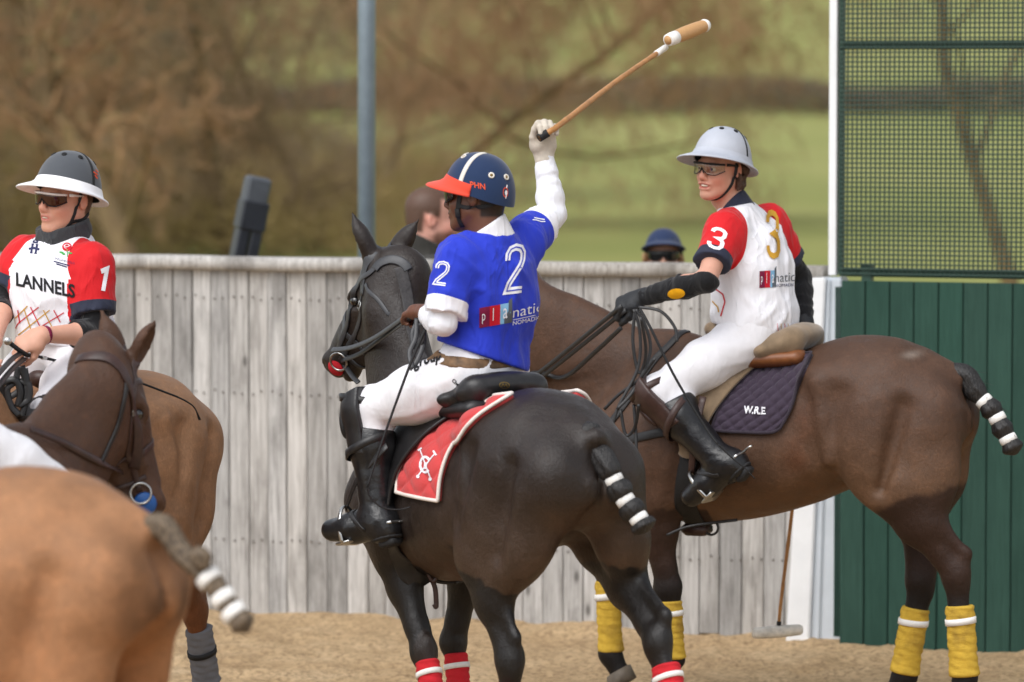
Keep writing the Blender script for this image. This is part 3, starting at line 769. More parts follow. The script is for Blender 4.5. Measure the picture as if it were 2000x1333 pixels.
def horse_field(legs, neck, head):
    F = Field()
    F.fn(torso_fn, (-0.9, -0.33, 0.74), (0.84, 0.33, 1.56), k=0.05)
    Y = V3(0, 1, 0)
    F.cone((0.18, 0, 1.44), (0.50, 0, 1.475), 0.045, 0.055, k=0.08)                 # withers
    F.ell((-0.42, 0, 1.365), (0.30, 0.212, 0.15), k=0.08); F.cone((-0.64, 0, 1.41), (-0.79, 0, 1.38), 0.055, 0.040, k=0.07)                           # croup
    for s in (1, -1):
        F.ell((-0.30, 0.205 * s, 1.375), (0.075, 0.04, 0.05), k=0.07)              # point of hip
        lg = legs['fore'][0 if s > 0 else 1]
        e, kn, ft, to = [np.asarray(lg[q], float) for q in ('elbow', 'knee', 'fet', 'toe')]
        sh = V3(0.655, 0.145 * s, 1.05)
        F.cone((0.46, 0.115 * s, 1.36), sh, 0.075, 0.10, asp=0.72, side=Y, k=0.11)  # shoulder
        F.ell((0.40, 0.185 * s, 1.04), (0.175, 0.07, 0.17), k=0.08)                  # triceps
        F.cone(sh, e, 0.10, 0.095, asp=0.8, side=Y, k=0.07)
        F.ell((0.66, 0.085 * s, 1.02), (0.085, 0.08, 0.13), k=0.07)                   # breast
        m = lerp(e, kn, 0.36); fw = nrm(np.cross(np.cross(kn - e, V3(1, 0, 0)), kn - e))
        F.cone(e, m + fw * 0.008, 0.098, 0.078, asp=0.72, side=Y, k=0.05)
        F.cone(m + fw * 0.008, lerp(e, kn, 0.78), 0.078, 0.047, asp=0.74, aspb=0.9, side=Y, k=0.03)
        F.cone(lerp(e, kn, 0.75), kn, 0.046, 0.047, asp=0.95, side=Y, k=0.02)
        F.ell(kn + fw * 0.008, (0.048, 0.046, 0.06), k=0.02)                         # knee
        F.ell(kn - fw * 0.035 + V3(0, 0, 0.012), (0.022, 0.022, 0.035), k=0.02)
        F.cone(kn, ft, 0.037, 0.032, asp=0.9, side=Y, k=0.03)                        # cannon
        F.cone(kn - fw * 0.026, ft - fw * 0.024, 0.022, 0.024, asp=0.8, side=Y, k=0.02)
        F.ell(ft - fw * 0.006, (0.043, 0.038, 0.044), k=0.02); F.ell(ft - fw * 0.036, (0.024, 0.026, 0.03), k=0.02)
        F.cone(ft, lerp(ft, to, 0.62), 0.034, 0.042, k=0.02)
        lg = legs['hind'][0 if s > 0 else 1]
        st, hk, ft, to = [np.asarray(lg[q], float) for q in ('stifle', 'hock', 'fet', 'toe')]
        hip = V3(-0.47, 0.15 * s, 1.26)
        F.cone(hip, lerp(hip, st, 0.9), 0.195, 0.12, asp=0.66, side=Y, k=0.10)       # thigh
        bt = V3(-0.735, 0.125 * s, 1.20)
        gm = lerp(st, hk, 0.42)
        F.cone(bt + V3(0.03, 0, 0.06), lerp(bt, gm, 0.55), 0.115, 0.108, asp=0.82, side=Y, k=0.12)       # buttock line
        F.cone(lerp(bt, gm, 0.5), gm + V3(-0.035, 0, 0.02), 0.104, 0.066, asp=0.76, side=Y, k=0.09)
        F.ell(lerp(hip, st, 0.62) + V3(0.05, 0.028 * s, 0.02), (0.115, 0.075, 0.19), k=0.07)
        F.ell(st + V3(0.01, 0, 0.0), (0.075, 0.06, 0.085), k=0.06)                   # stifle
        gd = nrm(hk - st); bk = nrm(np.cross(gd, np.cross(V3(-1, 0, -0.3), gd)))     # rearward normal of the gaskin
        F.cone(lerp(st, hk, 0.02), gm, 0.103, 0.088, asp=0.64, side=Y, k=0.06)       # gaskin
        F.cone(gm, lerp(st, hk, 0.80), 0.088, 0.048, asp=0.64, aspb=0.78, side=Y, k=0.04)
        pt = hk + bk * 0.050 + V3(0, 0, 0.055)
        F.cone(lerp(st, hk, 0.52) + bk * 0.052, pt, 0.040, 0.022, asp=0.75, side=Y, k=0.035)   # tendon
        F.cone(lerp(st, hk, 0.78), hk, 0.048, 0.050, asp=0.85, side=Y, k=0.03)
        F.cone(pt, hk + bk * 0.03 - V3(0, 0, 0.06), 0.026, 0.03, asp=0.8, side=Y, k=0.03)
        F.ell(hk, (0.054, 0.047, 0.068), k=0.03)
        cd = nrm(ft - hk); bw = nrm(np.cross(cd, np.cross(V3(-1, 0, 0), cd)))
        F.cone(hk - V3(0, 0, 0.03), ft, 0.042, 0.034, asp=0.85, side=Y, k=0.03)
        F.cone(hk + bw * 0.03 - V3(0, 0, 0.04), ft + bw * 0.026, 0.024, 0.026, asp=0.8, side=Y, k=0.02)
        F.ell(ft + bw * 0.006, (0.046, 0.04, 0.047), k=0.02); F.ell(ft + bw * 0.038, (0.024, 0.027, 0.032), k=0.02)
        F.cone(ft, lerp(ft, to, 0.62), 0.036, 0.044, k=0.02)
    for s in (1, -1):   # seams between the thigh muscles, the line behind the elbow, ridge to the stifle
        F.cone((-0.63, 0.250 * s, 1.27), (-0.55, 0.262 * s, 0.96), 0.008, 0.010, k=0.085, op='s'); F.cone((-0.38, 0.286 * s, 1.32), (-0.31, 0.284 * s, 1.06), 0.010, 0.010, k=0.085, op='s')
        F.cone((-0.27, 0.246 * s, 1.36), (-0.33, 0.248 * s, 1.06), 0.020, 0.016, k=0.05); F.cone((0.27, 0.29 * s, 1.10), (0.30, 0.27 * s, 0.90), 0.010, 0.010, k=0.05, op='s')
    # cleft between the buttocks and hollow of the flank
    F.ell((-0.90, 0, 1.12), (0.10, 0.018, 0.24), k=0.05, op='s')
    for s in (1, -1): F.ell((-0.19, 0.315 * s, 1.16), (0.05, 0.03, 0.16), k=0.10, op='s')
    # neck: list of (point, half depth, half width)
    side = [None] * len(neck)
    C = catmull([n[0] for n in neck], 4); dd = catmull([(n[1], n[2], 0) for n in neck], 4)
    for i in range(len(C) - 1):
        t = C[i + 1] - C[i]; sd = nrm(np.cross(V3(0, 0, 1), t))
        F.cone(C[i], C[i + 1], dd[i][0], dd[i + 1][0], asp=dd[i][1] / dd[i][0], aspb=dd[i + 1][1] / dd[i + 1][0], side=sd, k=0.05)
    # head
    o, R = head; H = lambda *p: o + R @ np.array(p, float)
    X, Yh, Z = R[:, 0], R[:, 1], R[:, 2]
    F.ell(H(0.055, 0, -0.035), (0.115, 0.074, 0.085), R, k=0.05)
    F.ell(H(0.165, 0, -0.03), (0.135, 0.090, 0.083), R, k=0.04)
    F.cone(H(0.14, 0, -0.055), H(0.42, 0, -0.05), 0.088, 0.060, asp=0.86, side=Yh, k=0.04)
    F.cone(H(0.10, 0, 0.028), H(0.43, 0, -0.004), 0.034, 0.034, k=0.04)
    for s in (1, -1):
        F.ell(H(0.165, 0.05 * s, -0.135), (0.125, 0.034, 0.105), R, k=0.04)          # jowl
        F.cone(H(0.20, 0.07 * s, -0.035), H(0.36, 0.052 * s, -0.045), 0.016, 0.012, k=0.03)   # facial crest
        F.ell(H(0.165, 0.082 * s, 0.012), (0.042, 0.018, 0.02), R, k=0.025)          # brow
        F.ell(H(0.178, 0.094 * s, -0.014), (0.026, 0.016, 0.018), R, k=0.015, op='s')
        F.ell(H(0.50, 0.040 * s, -0.022), (0.04, 0.026, 0.03), R, k=0.02)            # nostril wing
        F.ell(H(0.525, 0.058 * s, -0.03), (0.024, 0.016, 0.016), R, k=0.012, op='s')
    F.cone(H(0.19, 0, -0.175), H(0.45, 0, -0.115), 0.052, 0.030, asp=0.9, side=Yh, k=0.04)
    F.ell(H(0.475, 0, -0.052), (0.082, 0.060, 0.064), R, k=0.03)
    F.ell(H(0.475, 0, -0.122), (0.045, 0.036, 0.028), R, k=0.015)
    F.ell(H(0.51, 0, -0.100), (0.055, 0.09, 0.005), R, k=0.01, op='s')
    return F, H
def add_ears(F, H, R, earv):
    for s, (ex, ey, ez) in zip((1, -1), earv):
        b = H(0.005, 0.048 * s, 0.035); d = nrm(R @ V3(ex, ey, ez)); L = 0.185
        op = nrm(R @ V3(0.75, 0.55 * s, 0.1)); op = nrm(op - d * (op @ d)); sd = np.cross(op, d)
        RR = np.stack([d, sd, op], 1)
        F.cone(H(0.02, 0.04 * s, 0.0), b + d * 0.03, 0.04, 0.03, k=0.03)
        F.ell(b + d * L * 0.42, (L * 0.46, 0.044, 0.034), RR, k=0.02)
        F.cone(b + d * L * 0.6, b + d * (L + 0.012) - op * 0.004, 0.024, 0.004, k=0.015)
        F.ell(b + d * L * 0.50 + op * 0.026, (L * 0.38, 0.023, 0.026), RR, k=0.008, op='s')

HORSES = {}
def hoof_mesh(ft, to):
    d = to - ft; d[2] = 0
    fwd = nrm(d) if np.linalg.norm(d) > 1e-3 else V3(1, 0, 0); ax = nrm(ft + (to - ft) * 0.0 - to)
    top = lerp(ft, to, 0.56); m = MB(); n = 16; rings = []
    sd = nrm(np.cross(V3(0, 0, 1), fwd)); L = np.linalg.norm(to - top)
    up = nrm(top - to)
    fr = nrm(fwd - up * (fwd @ up))
    for t, r in ((0, 0.040), (0.05, 0.052), (0.5, 0.057), (1.0, 0.064)):
        c = lerp(top, to, t) - fr * 0.018 * t
        rings.append([c + r * (math.cos(a) * fr * 1.08 + math.sin(a) * sd) for a in np.arange(n) / n * 2 * math.pi])
    m.sheet(np.array(rings), closed=True); V = m.v[0]
    m.f.append(tuple(range(n - 1, -1, -1))); m.f.append(tuple(range(3 * n, 4 * n)))
    return m
def bandage(kn, ft, col, tape, name, root, r0=0.0435, top=0.06, bot=0.85, tapes=(0.22,)):
    """wrapped leg bandage with overlapping turns, and the tape over it"""
    A, B = lerp(kn, ft, top), lerp(kn, ft, bot); ax = nrm(B - A)
    n, m = 28, 46; s0 = nrm(np.cross(ax, V3(1, 0, 0))); f0 = np.cross(s0, ax)
    G = np.zeros((m, n, 3))
    for i in range(m):
        t = i / (m - 1)
        for j in range(n):
            a = j / n * 2 * math.pi
            saw = ((t * 8.5 + j / n + 0.03 * math.sin(a * 3 + t * 9)) % 1.0)
            r = r0 + 0.0030 * saw + 0.0012 * math.sin(a * 5 + t * 40) + 0.001 * math.sin(a * 2 + t * 17) + 0.006 * max(0, t - 0.85) / 0.15
            if i in (0, m - 1): r *= 0.9
            G[i, j] = lerp(A, B, t) + r * (math.cos(a) * f0 * 1.12 + math.sin(a) * s0 * 0.98) - f0 * 0.008
    b = MB(); b.sheet(G, closed=True); b.f.append(tuple(range(n - 1, -1, -1))); b.f.append(tuple(range((m - 1) * n, m * n)))
    o = b.build('leg_bandage', col, root, world=False)
    for tt in tapes:
        i0 = int(tt * m); b = MB()
        c0 = lerp(A, B, tt); R_ = []
        for dt, rr in ((-0.045, r0 + 0.0015), (-0.045, r0 + 0.006), (0.045, r0 + 0.006), (0.045, r0 + 0.0015)):
            R_.append([lerp(A, B, tt + dt + 0.015 * math.cos(j / n * 2 * math.pi)) + rr * (math.cos(j / n * 2 * math.pi) * f0 * 1.12 + math.sin(j / n * 2 * math.pi) * s0) - f0 * 0.008 for j in range(n)])
        b.sheet(np.array(R_), closed=True)
        b.build('bandage_tape', tape, o, world=False)
    return o
def make_horse(key, name, label, pos, yaw, scale, legs, neck, head, ears, coat, cmat, tail, h=0.009, tapes=(), tail_r=None, group=None, knot=None):
    root = empty(name, (pos[0], pos[1], 0), yaw, label=label, cat='horse', group=group); root.scale = (scale,) * 3
    Fd, H = horse_field(legs, neck, head); add_ears(Fd, H, head[1], ears)
    V, F = Fd.mesh(h, disp=lambda p: 0.006 * hnoise(p * 6.5, 21) + 0.003 * hnoise(p * (16, 16, 11), 22) + 0.0018 * np.sin(p[:, 0] * 78) * np.exp(-((p[:, 0] - 0.06) / 0.16) ** 2) * np.exp(-((p[:, 2] - 1.05) / 0.16) ** 2)); V = relax(V, F, 2, 0.3)
    keep = V[:, 2] > -0.05
    o = mesh_obj('body', V, F, cmat, root, world=False)
    set_col(o, coat(V, normals(V, F)))
    for s in (1, -1):
        m = MB(); m.lathe([(0.0001, 0.022)] + [(0.022 * math.sin(a), 0.022 * math.cos(a)) for a in np.linspace(0.2, math.pi - 0.2, 9)] + [(0.0001, -0.022)], n=14)
        m.v[0] = m.v[0] + H(0.178, 0.074 * s, -0.013); m.build('eye', M['eye'], root, world=False)
    for pr in ('fore', 'hind'):
        for lg in legs[pr]:
            hoof_mesh(np.asarray(lg['fet'], float), np.asarray(lg['toe'], float)).build('hoof', M['hoof'], root, world=False)
    # tail: a clubbed, taped tail along the given points
    P = catmull(tail, 16); n = len(P); L = np.r_[0, np.cumsum(np.linalg.norm(np.diff(P, axis=0), axis=1))]; tot = L[-1]; L = L / tot
    rr = np.interp(L, *tail_r) if tail_r else np.interp(L, [0, .3, 1], [0.045, 0.035, 0.04])
    for t0 in tapes: f_ = np.clip((np.abs(L - t0) * tot - 0.011) / 0.034, 0, 1); rr = np.minimum(rr, 0.029 + (rr - 0.029) * np.sqrt(1 - (1 - f_) ** 2))
    rr = rr * np.clip((1 - L) * tot / 0.02, 0.05, 1) ** 0.45; rr[:3] *= (0.3, 0.7, 0.9)
    mb = MB(); mb.tube(P, rr, n=40); TV = np.array(mb.v[0]); ang = np.tile(np.arange(40), n); ring = np.repeat(np.arange(n), 40)
    cn = P[ring]; out = TV - cn; strand = hnoise(np.stack([ang * 0.55 + ring * 0.05, ring * 0.05, ang * 0], 1), 4) * 0.10 + hnoise(np.stack([ang * 1.3 + ring * 0.12, ring * 0.12, ang * 0 + 5], 1), 5) * 0.06
    mb.v[0] = cn + out * (1 + strand)[:, None]
    tail_o = mb.build('tail', coat.tailmat, root, world=False)
    if knot is not None:
        K = Field(); K.ell(knot[0], knot[1], k=0.015); KV, KF = K.mesh(0.005, disp=lambda p: 0.004 * hnoise(p * 90, 3)); mesh_obj('tail_knot', KV, KF, coat.tailmat, tail_o, world=False)
    wisp = []; rw = np.random.RandomState(5)   # stray hairs
    for _ in range(60):
        i0 = rw.randint(int(n * 0.2), n - 2); o_ = nrm(rw.normal(0, 1, 3)); a = P[i0] + o_ * rr[i0] * 0.9; d = nrm(o_ * 0.7 + nrm(P[min(i0 + 3, n - 1)] - P[i0]) + rw.normal(0, 0.3, 3)); wisp.append((a, a + d * rw.uniform(0.02, 0.06)))
    mw_ = MB()
    for a, b_ in wisp: mw_.tube([a, (a + b_) / 2 + rw.normal(0, 0.003, 3), b_], [0.0008, 0.0006, 0.0003], n=3, cap=False)
    tag(mw_.build('stray_hair', coat.tailmat, tail_o, world=False), kind='stuff')
    for t0 in tapes:
        i0 = int(np.searchsorted(L, t0)); p = P[i0]; d = nrm(P[min(i0 + 2, n - 1)] - P[max(i0 - 2, 0)]); r = 0.0345
        b = MB(); b.tube([p - d * 0.0145, p - d * 0.013, p, p + d * 0.013, p + d * 0.0145], [r * 0.92, r, r * 1.02, r, r * 0.92], n=20)
        b.build('tail_tape', M['white_tape'], tail_o, world=False)
    Vw = (V * scale) @ rotz(yaw).T + np.array([pos[0], pos[1], 0])
    info = dict(root=root, V=Vw, F=F, bvh=bvh_of(Vw, F), legs=legs, scale=scale, yaw=yaw, pos=np.array([pos[0], pos[1], 0.0]), H=lambda *p: (H(*p) * scale) @ rotz(yaw).T + np.array([pos[0], pos[1], 0]), R=rotz(yaw) @ head[1])
    info['L2W'] = lambda p: (np.asarray(p, float) * scale) @ rotz(yaw).T + np.array([pos[0], pos[1], 0])
    HORSES[key] = info
    return info
def local_of(pos, yaw, scale, px, py, ylat):
    """horse-local point where the view ray through a pixel meets the plane ylat beside the horse's middle"""
    c, s = math.cos(yaw), math.sin(yaw); nv = V3(-s, c, 0); r = ray(px, py); o = V3(0, 0, CAM_H)
    t = (ylat * scale - nv @ (o - V3(pos[0], pos[1], 0))) / (nv @ r)
    return ((o + r * t - V3(pos[0], pos[1], 0)) @ rotz(-yaw).T) / scale
def leg(base, **kw):
    d = {k: np.array(v, float) for k, v in base.items()}
    for k, v in kw.items(): d[k] = np.array(v, float)
    return d
def make_coat(body, points, dark, belly=None, clip=0.006, legz=0.62, muzzle=None, crest=0.0, neckcol=None, hindclip=None, headtop=None):
    body, points, dark = [np.array(s2l(c)) for c in (body, points, dark)]
    bl = np.array(s2l(belly)) if belly else body
    def sm(a, b, x): t = np.clip((x - a) / (b - a), 0, 1); return t * t * (3 - 2 * t)
    def f(V, N):
        x, y, z = V[:, 0], V[:, 1], V[:, 2]
        c = np.tile(body, (len(V), 1))
        n1 = hnoise(V * 3.1, 1) * 0.5 + hnoise(V * 7.7, 2) * 0.3
        w = sm(-0.2, -0.9, N[:, 2]) * sm(1.35, 1.0, z) + 0.7 * sm(1.3, 0.9, z) * sm(0.15, -0.3, x); w = np.clip(w, 0, 1)
        c = c * (1 - w[:, None]) + bl * w[:, None]
        c = c * (1 + 0.16 * n1[:, None])
        jag = 0.012 * hnoise(V * 40, 5) + 0.02 * hnoise(V * 9, 6)
        if hindclip:  # long winter coat left on the legs below the clip line
            a = hindclip(x, y, z) + jag
            m = sm(clip, -clip, a) * sm(-0.10, -0.14, x); c = c * (1 - m[:, None]) + points * m[:, None]
            m2 = sm(0.86, 0.83, z + jag) * (x > 0.2) * (x < 0.9); c = c * (1 - m2[:, None]) + points * m2[:, None]
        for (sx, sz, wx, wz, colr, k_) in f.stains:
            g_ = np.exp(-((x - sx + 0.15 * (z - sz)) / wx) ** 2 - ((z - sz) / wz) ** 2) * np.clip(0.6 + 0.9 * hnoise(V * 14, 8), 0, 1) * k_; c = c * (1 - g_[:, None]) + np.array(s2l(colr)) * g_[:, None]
        m = sm(legz, legz - 0.18, z); c = c * (1 - m[:, None]) + dark * m[:, None]
        return np.clip(c, 0.001, 1)
    f.tailmat, f.tailcol, f.stains = None, None, []
    return f
# ------------------------------------------------------------------ the five ponies
HAIR_BLACK, nt, b = new_mat('tail_hair_black')
vec = coords(nt, scale=(1, 1, 0.35)); f = noise(nt, vec, 160, 3)
nt.links.new(ramp(nt, f, [(0.35, s2l((16, 15, 15))), (0.7, s2l((46, 43, 42)))]), b.inputs['Base Color']); b.inputs['Roughness'].default_value = 0.5
bump(nt, b, f, 0.8, 0.006)
HAIR_MIX, nt, b = new_mat('tail_hair_grizzled')
f = noise(nt, coords(nt, scale=(1, 1, 0.35)), 130, 3)
nt.links.new(ramp(nt, f, [(0.35, s2l((62, 52, 42))), (0.7, s2l((132, 114, 92)))]), b.inputs['Base Color']); b.inputs['Roughness'].default_value = 0.7
bump(nt, b, f, 0.8, 0.006)
M['coat_dark'] = coat_mat('coat_dark', 0.46, spec=0.42)
M['coat_brown'] = coat_mat('coat_brown', 0.52, spec=0.26)
M['coat_tan'] = coat_mat('coat_tan', 0.60, spec=0.18)
def dirty_wrap(name, col, dirt=(120, 92, 52)):
    m, nt, b = new_mat(name); vec = coords(nt); f = noise(nt, vec, 16, 5, 0.7); f2 = noise(nt, vec, 7, 4, 0.6); c = s2l(col)
    cc = ramp(nt, f, [(0.3, tuple(x * 0.8 for x in c)), (0.7, tuple(min(1, x * 1.1) for x in c))])
    cc = mix(nt, math_(nt, 'MULTIPLY', math_(nt, 'SUBTRACT', f2, 0.5, clamp=True), 3.0, clamp=True), cc, s2l(dirt))
    nt.links.new(cc, b.inputs['Base Color']); b.inputs['Roughness'].default_value = 0.95; b.inputs['Specular IOR Level'].default_value = 0.15
    bump(nt, b, math_(nt, 'ADD', noise(nt, vec, 260, 2), math_(nt, 'MULTIPLY', noise(nt, coords(nt, scale=(1, 1, 3.0)), 26, 3), 2.0)), 0.5, 0.004); return m
M['wrap_red'] = basic('wrap_red', (196, 28, 40), 0.9, var=0.12, vscale=14, bscale=220, bstr=0.4, bdist=0.003)
M['wrap_yellow'] = dirty_wrap('wrap_yellow', (204, 168, 66))
M['wrap_grey'] = basic('wrap_grey', (110, 110, 114), 0.9, var=0.12, vscale=14, bscale=220, bstr=0.4, bdist=0.003)
def poll_head(pos, yaw, sc, poll_w, dir_w, up_w=(0, 0, 1)):
    Rz = rotz(-yaw); o = ((np.asarray(poll_w) - np.array([pos[0], pos[1], 0])) @ Rz.T) / sc
    return o, frame(Rz @ np.asarray(dir_w, float), Rz @ np.asarray(up_w, float))
def ears_w(yaw, head, *vs_):
    return [tuple(head[1].T @ (rotz(-yaw) @ nrm(v))) for v in vs_]
def neck_to(head, mids, d0=0.225, end=(0.112, 0.078)):
    o, R = head; e = o + R @ V3(-0.015, 0, -0.075)
    return [((0.56, 0, 1.25), d0, 0.135)] + mids + [(e, end[0], end[1])]

# --- dark pony of rider two
pos2, yaw2, sc2 = (-0.09, 15.05), math.radians(119), 0.96
hd = poll_head(pos2, yaw2, sc2, W(757, 516, 15.72), (-0.44, 0.52, -0.73), (-0.1, 0.0, 1))
L2 = leg(mirror(FORE0, 1), knee=(0.21, 0.15, 0.52), fet=(0.10, 0.15, 0.23), toe=(0.13, 0.15, 0.03))
R2 = leg(mirror(FORE0, -1), knee=(0.50, -0.13, 0.50), fet=(0.44, -0.13, 0.19), toe=(0.50, -0.13, 0.0))
LH2 = leg(mirror(HIND0, 1), stifle=(-0.34, 0.21, 0.93), hock=(-0.50, 0.18, 0.585), fet=(-0.48, 0.17, 0.20), toe=(-0.40, 0.17, 0.0))
RH2 = leg(mirror(HIND0, -1), stifle=(-0.42, -0.24, 0.97), hock=(-0.90, -0.20, 0.66), fet=(-1.04, -0.21, 0.33), toe=(-1.02, -0.21, 0.12))
coat2 = make_coat((40, 32, 28), (22, 19, 18), (16, 14, 14), belly=(74, 56, 43), hindclip=lambda x, y, z: z - np.where(y > 0, 0.90 + 0.30 * (x + 0.30), 0.91), legz=0.5)
coat2.tailmat = HAIR_BLACK
lo2 = lambda px, py, y: local_of(pos2, yaw2, sc2, px, py, y)
t2 = [(-0.68, 0, 1.38), (-0.76, 0, 1.40), lo2(1150, 862, -0.01), lo2(1180, 900, -0.03), lo2(1198, 936, -0.05), lo2(1222, 978, -0.08), lo2(1247, 1012, -0.11), lo2(1264, 1040, -0.13)]
make_horse('h2', 'dark_pony', 'near-black pony with red saddle pad seen from behind, carrying the rider in blue', pos2, yaw2, sc2,
    dict(fore=[L2, R2], hind=[LH2, RH2]), neck_to(hd, [(lerp(V3(0.56, 0, 1.25), hd[0], 0.42) + V3(0.03, 0.0, 0.0), 0.168, 0.105), (lerp(V3(0.56, 0, 1.25), hd[0], 0.74) + V3(0.02, 0, 0.0), 0.132, 0.088)]), hd, ears_w(yaw2, hd, (-0.42, 0.0, 0.9), (0.55, -0.2, 0.75)),
    coat2, M['coat_dark'], t2, tapes=(0.58, 0.74, 0.89), tail_r=([0, .15, .3, .42, .52, .60, .68, .77, .86, .94, 1], [.036, .042, .043, .046, .046, .046, .046, .047, .047, .048, .046]), group='polo ponies')
for lg, r_ in ((L2, 'knee'), (R2, 'knee'), (LH2, 'hock'), (RH2, 'hock')):
    bandage(np.array(lg[r_]), np.array(lg['fet']), M['wrap_red'], M['white_tape'], 'x', HORSES['h2']['root'], top=0.13 if r_ == 'knee' else 0.25, r0=0.0435 if r_ == 'knee' else 0.050)

# --- brown pony of rider three
pos3, yaw3, sc3 = (1.02, 16.9), math.radians(158), 1.0
lo3 = lambda px, py, y: local_of(pos3, yaw3, sc3, px, py, y)
hd = poll_head(pos3, yaw3, sc3, W(968, 545, 17.45), (-0.22, 0.10, -0.95), (-0.9, 0.3, 0.2))
RF3 = leg(mirror(FORE0, -1), knee=lo3(1180, 1105, -0.14), fet=lo3(1190, 1277, -0.14), toe=lo3(1222, 1335, -0.14))
LF3 = leg(mirror(FORE0, 1), knee=lo3(1303, 1150, 0.15), fet=lo3(1310, 1290, 0.15), toe=lo3(1290, 1365, 0.15))
LH3 = leg(mirror(HIND0, 1), stifle=(-0.575, 0.205, 0.96), hock=lo3(1866, 1122, 0.155), fet=lo3(1880, 1325, 0.15), toe=lo3(1860, 1404, 0.15))
RH3 = leg(mirror(HIND0, -1), stifle=(-0.55, -0.205, 0.96), hock=lo3(1795, 1130, -0.155), fet=lo3(1762, 1318, -0.15), toe=lo3(1735, 1385, -0.15))
coat3 = make_coat((82, 60, 47), (52, 35, 27), (23, 19, 19), clip=0.016, belly=(104, 77, 56), hindclip=lambda x, y, z: z - (0.86 - 0.30 * (x + 0.45)), legz=0.66)
coat3.tailmat = HAIR_BLACK; coat3.stains = [(-0.20, 1.10, 0.05, 0.13, (96, 52, 26), 0.75), (-0.62, 1.47, 0.03, 0.015, (160, 150, 140), 0.4)]
t3 = [(-0.68, 0, 1.39), (-0.80, 0.0, 1.39), lo3(1905, 765, 0), lo3(1940, 805, 0), lo3(1962, 845, 0), lo3(1985, 888, 0)]
make_horse('h3', 'brown_pony', 'brown pony in side view with yellow leg bandages, standing by the green boards', pos3, yaw3, sc3,
    dict(fore=[LF3, RF3], hind=[LH3, RH3]), neck_to(hd, [((0.80, 0.0, 1.42), 0.205, 0.10), ((1.0, 0.0, 1.55), 0.16, 0.08)], d0=0.24), hd, [(-0.3, 0.3, 1.0), (-0.3, -0.3, 1.0)],
    coat3, M['coat_brown'], t3, tapes=(0.50, 0.68, 0.86), tail_r=([0, .2, .4, .5, .6, .68, .77, .86, .94, 1], [.034, .042, .045, .034, .045, .034, .044, .033, .043, .03]), group='polo ponies')
for lg, r_ in ((LF3, 'knee'), (RF3, 'knee'), (LH3, 'hock'), (RH3, 'hock')):
    bandage(np.array(lg[r_]), np.array(lg['fet']), M['wrap_yellow'], M['white_tape'], 'x', HORSES['h3']['root'], top=0.17 if r_ == 'knee' else 0.30, bot=0.98, r0=0.0435 if r_ == 'knee' else 0.049)

# --- chestnut pony of rider one
pos1, yaw1, sc1 = (-1.60, 15.49), math.radians(244), 0.95
hd = poll_head(pos1, yaw1, sc1, HORSES and (V3(-2.08, 14.55, 1.74)), (-0.5, -0.6, -0.62), (0.3, 0.2, 1))
lo1 = lambda px, py, y: local_of(pos1, yaw1, sc1, px, py, y)
LH1 = leg(mirror(HIND0, 1), hock=(-0.655, 0.155, 0.575), fet=(-0.76, 0.15, 0.21), toe=(-0.68, 0.15, 0.0))
coat1 = make_coat((160, 122, 92), (118, 76, 50), (84, 52, 34), belly=(150, 114, 86), hindclip=lambda x, y, z: z - 0.80, legz=0.5)
coat1.tailmat = HAIR_BLACK
make_horse('h1', 'chestnut_pony', 'light chestnut pony with grey hind bandage, under the rider wearing number 1', pos1, yaw1, sc1,
    dict(fore=[leg(mirror(FORE0, 1)), leg(mirror(FORE0, -1))], hind=[LH1, leg(mirror(HIND0, -1), hock=(-0.80, -0.155, 0.575), fet=(-0.84, -0.15, 0.19), toe=(-0.76, -0.15, 0.0))]),
    neck_to(hd, [((0.80, 0.0, 1.46), 0.175, 0.095), ((0.96, 0.0, 1.62), 0.13, 0.078)]), hd, [(-0.2, 0.3, 1.0), (-0.2, -0.3, 1.0)],
    coat1, M['coat_tan'], [(-0.735, 0, 1.38), (-0.82, -0.02, 1.34), (-0.86, -0.08, 1.2), (-0.87, -0.10, 1.05), (-0.87, -0.10, 0.9)], h=0.010, tapes=(0.6, 0.8), group='polo ponies')
for lg, r_ in [(HORSES['h1']['legs'][a][i], k) for a, k in (('fore', 'knee'), ('hind', 'hock')) for i in (0, 1)]:
    bandage(np.array(lg[r_]), np.array(lg['fet']), M['wrap_grey'], M['black_webbing'], 'x', HORSES['h1']['root'], top=0.22, tapes=(0.42,), r0=0.0435 if r_ == 'knee' else 0.052)

# --- tan pony in the foreground, seen from behind
pos4, yaw4, sc4 = (-1.63, 11.38), math.radians(152), 0.992
hd = poll_head(pos4, yaw4, sc4, V3(-2.55, 11.95, 1.85), (-0.6, 0.3, -0.72), (-0.5, 0.3, 1))
coat4 = make_coat((158, 116, 84), (104, 66, 45), (70, 46, 34), belly=(160, 112, 76), hindclip=lambda x, y, z: z - (1.05 + 0.7 * (x + 0.25)), legz=0.5)
coat4.tailmat = HAIR_MIX; coat4.stains = [(-0.84, 1.14, 0.03, 0.16, (44, 32, 27), 0.85), (-0.45, 1.2, 0.14, 0.10, (126, 84, 56), 0.5)]  # first entry is shade of the buttock crease painted into the coat colour
lo4 = lambda px, py, y: local_of(pos4, yaw4, sc4, px, py, y)
t4 = [(-0.68, 0, 1.38), (-0.76, 0, 1.38), lo4(318, 1030, 0.0), lo4(352, 1076, 0.0), lo4(390, 1112, 0.0), lo4(412, 1135, 0.0), lo4(445, 1182, 0.0), lo4(486, 1234, 0.0)]
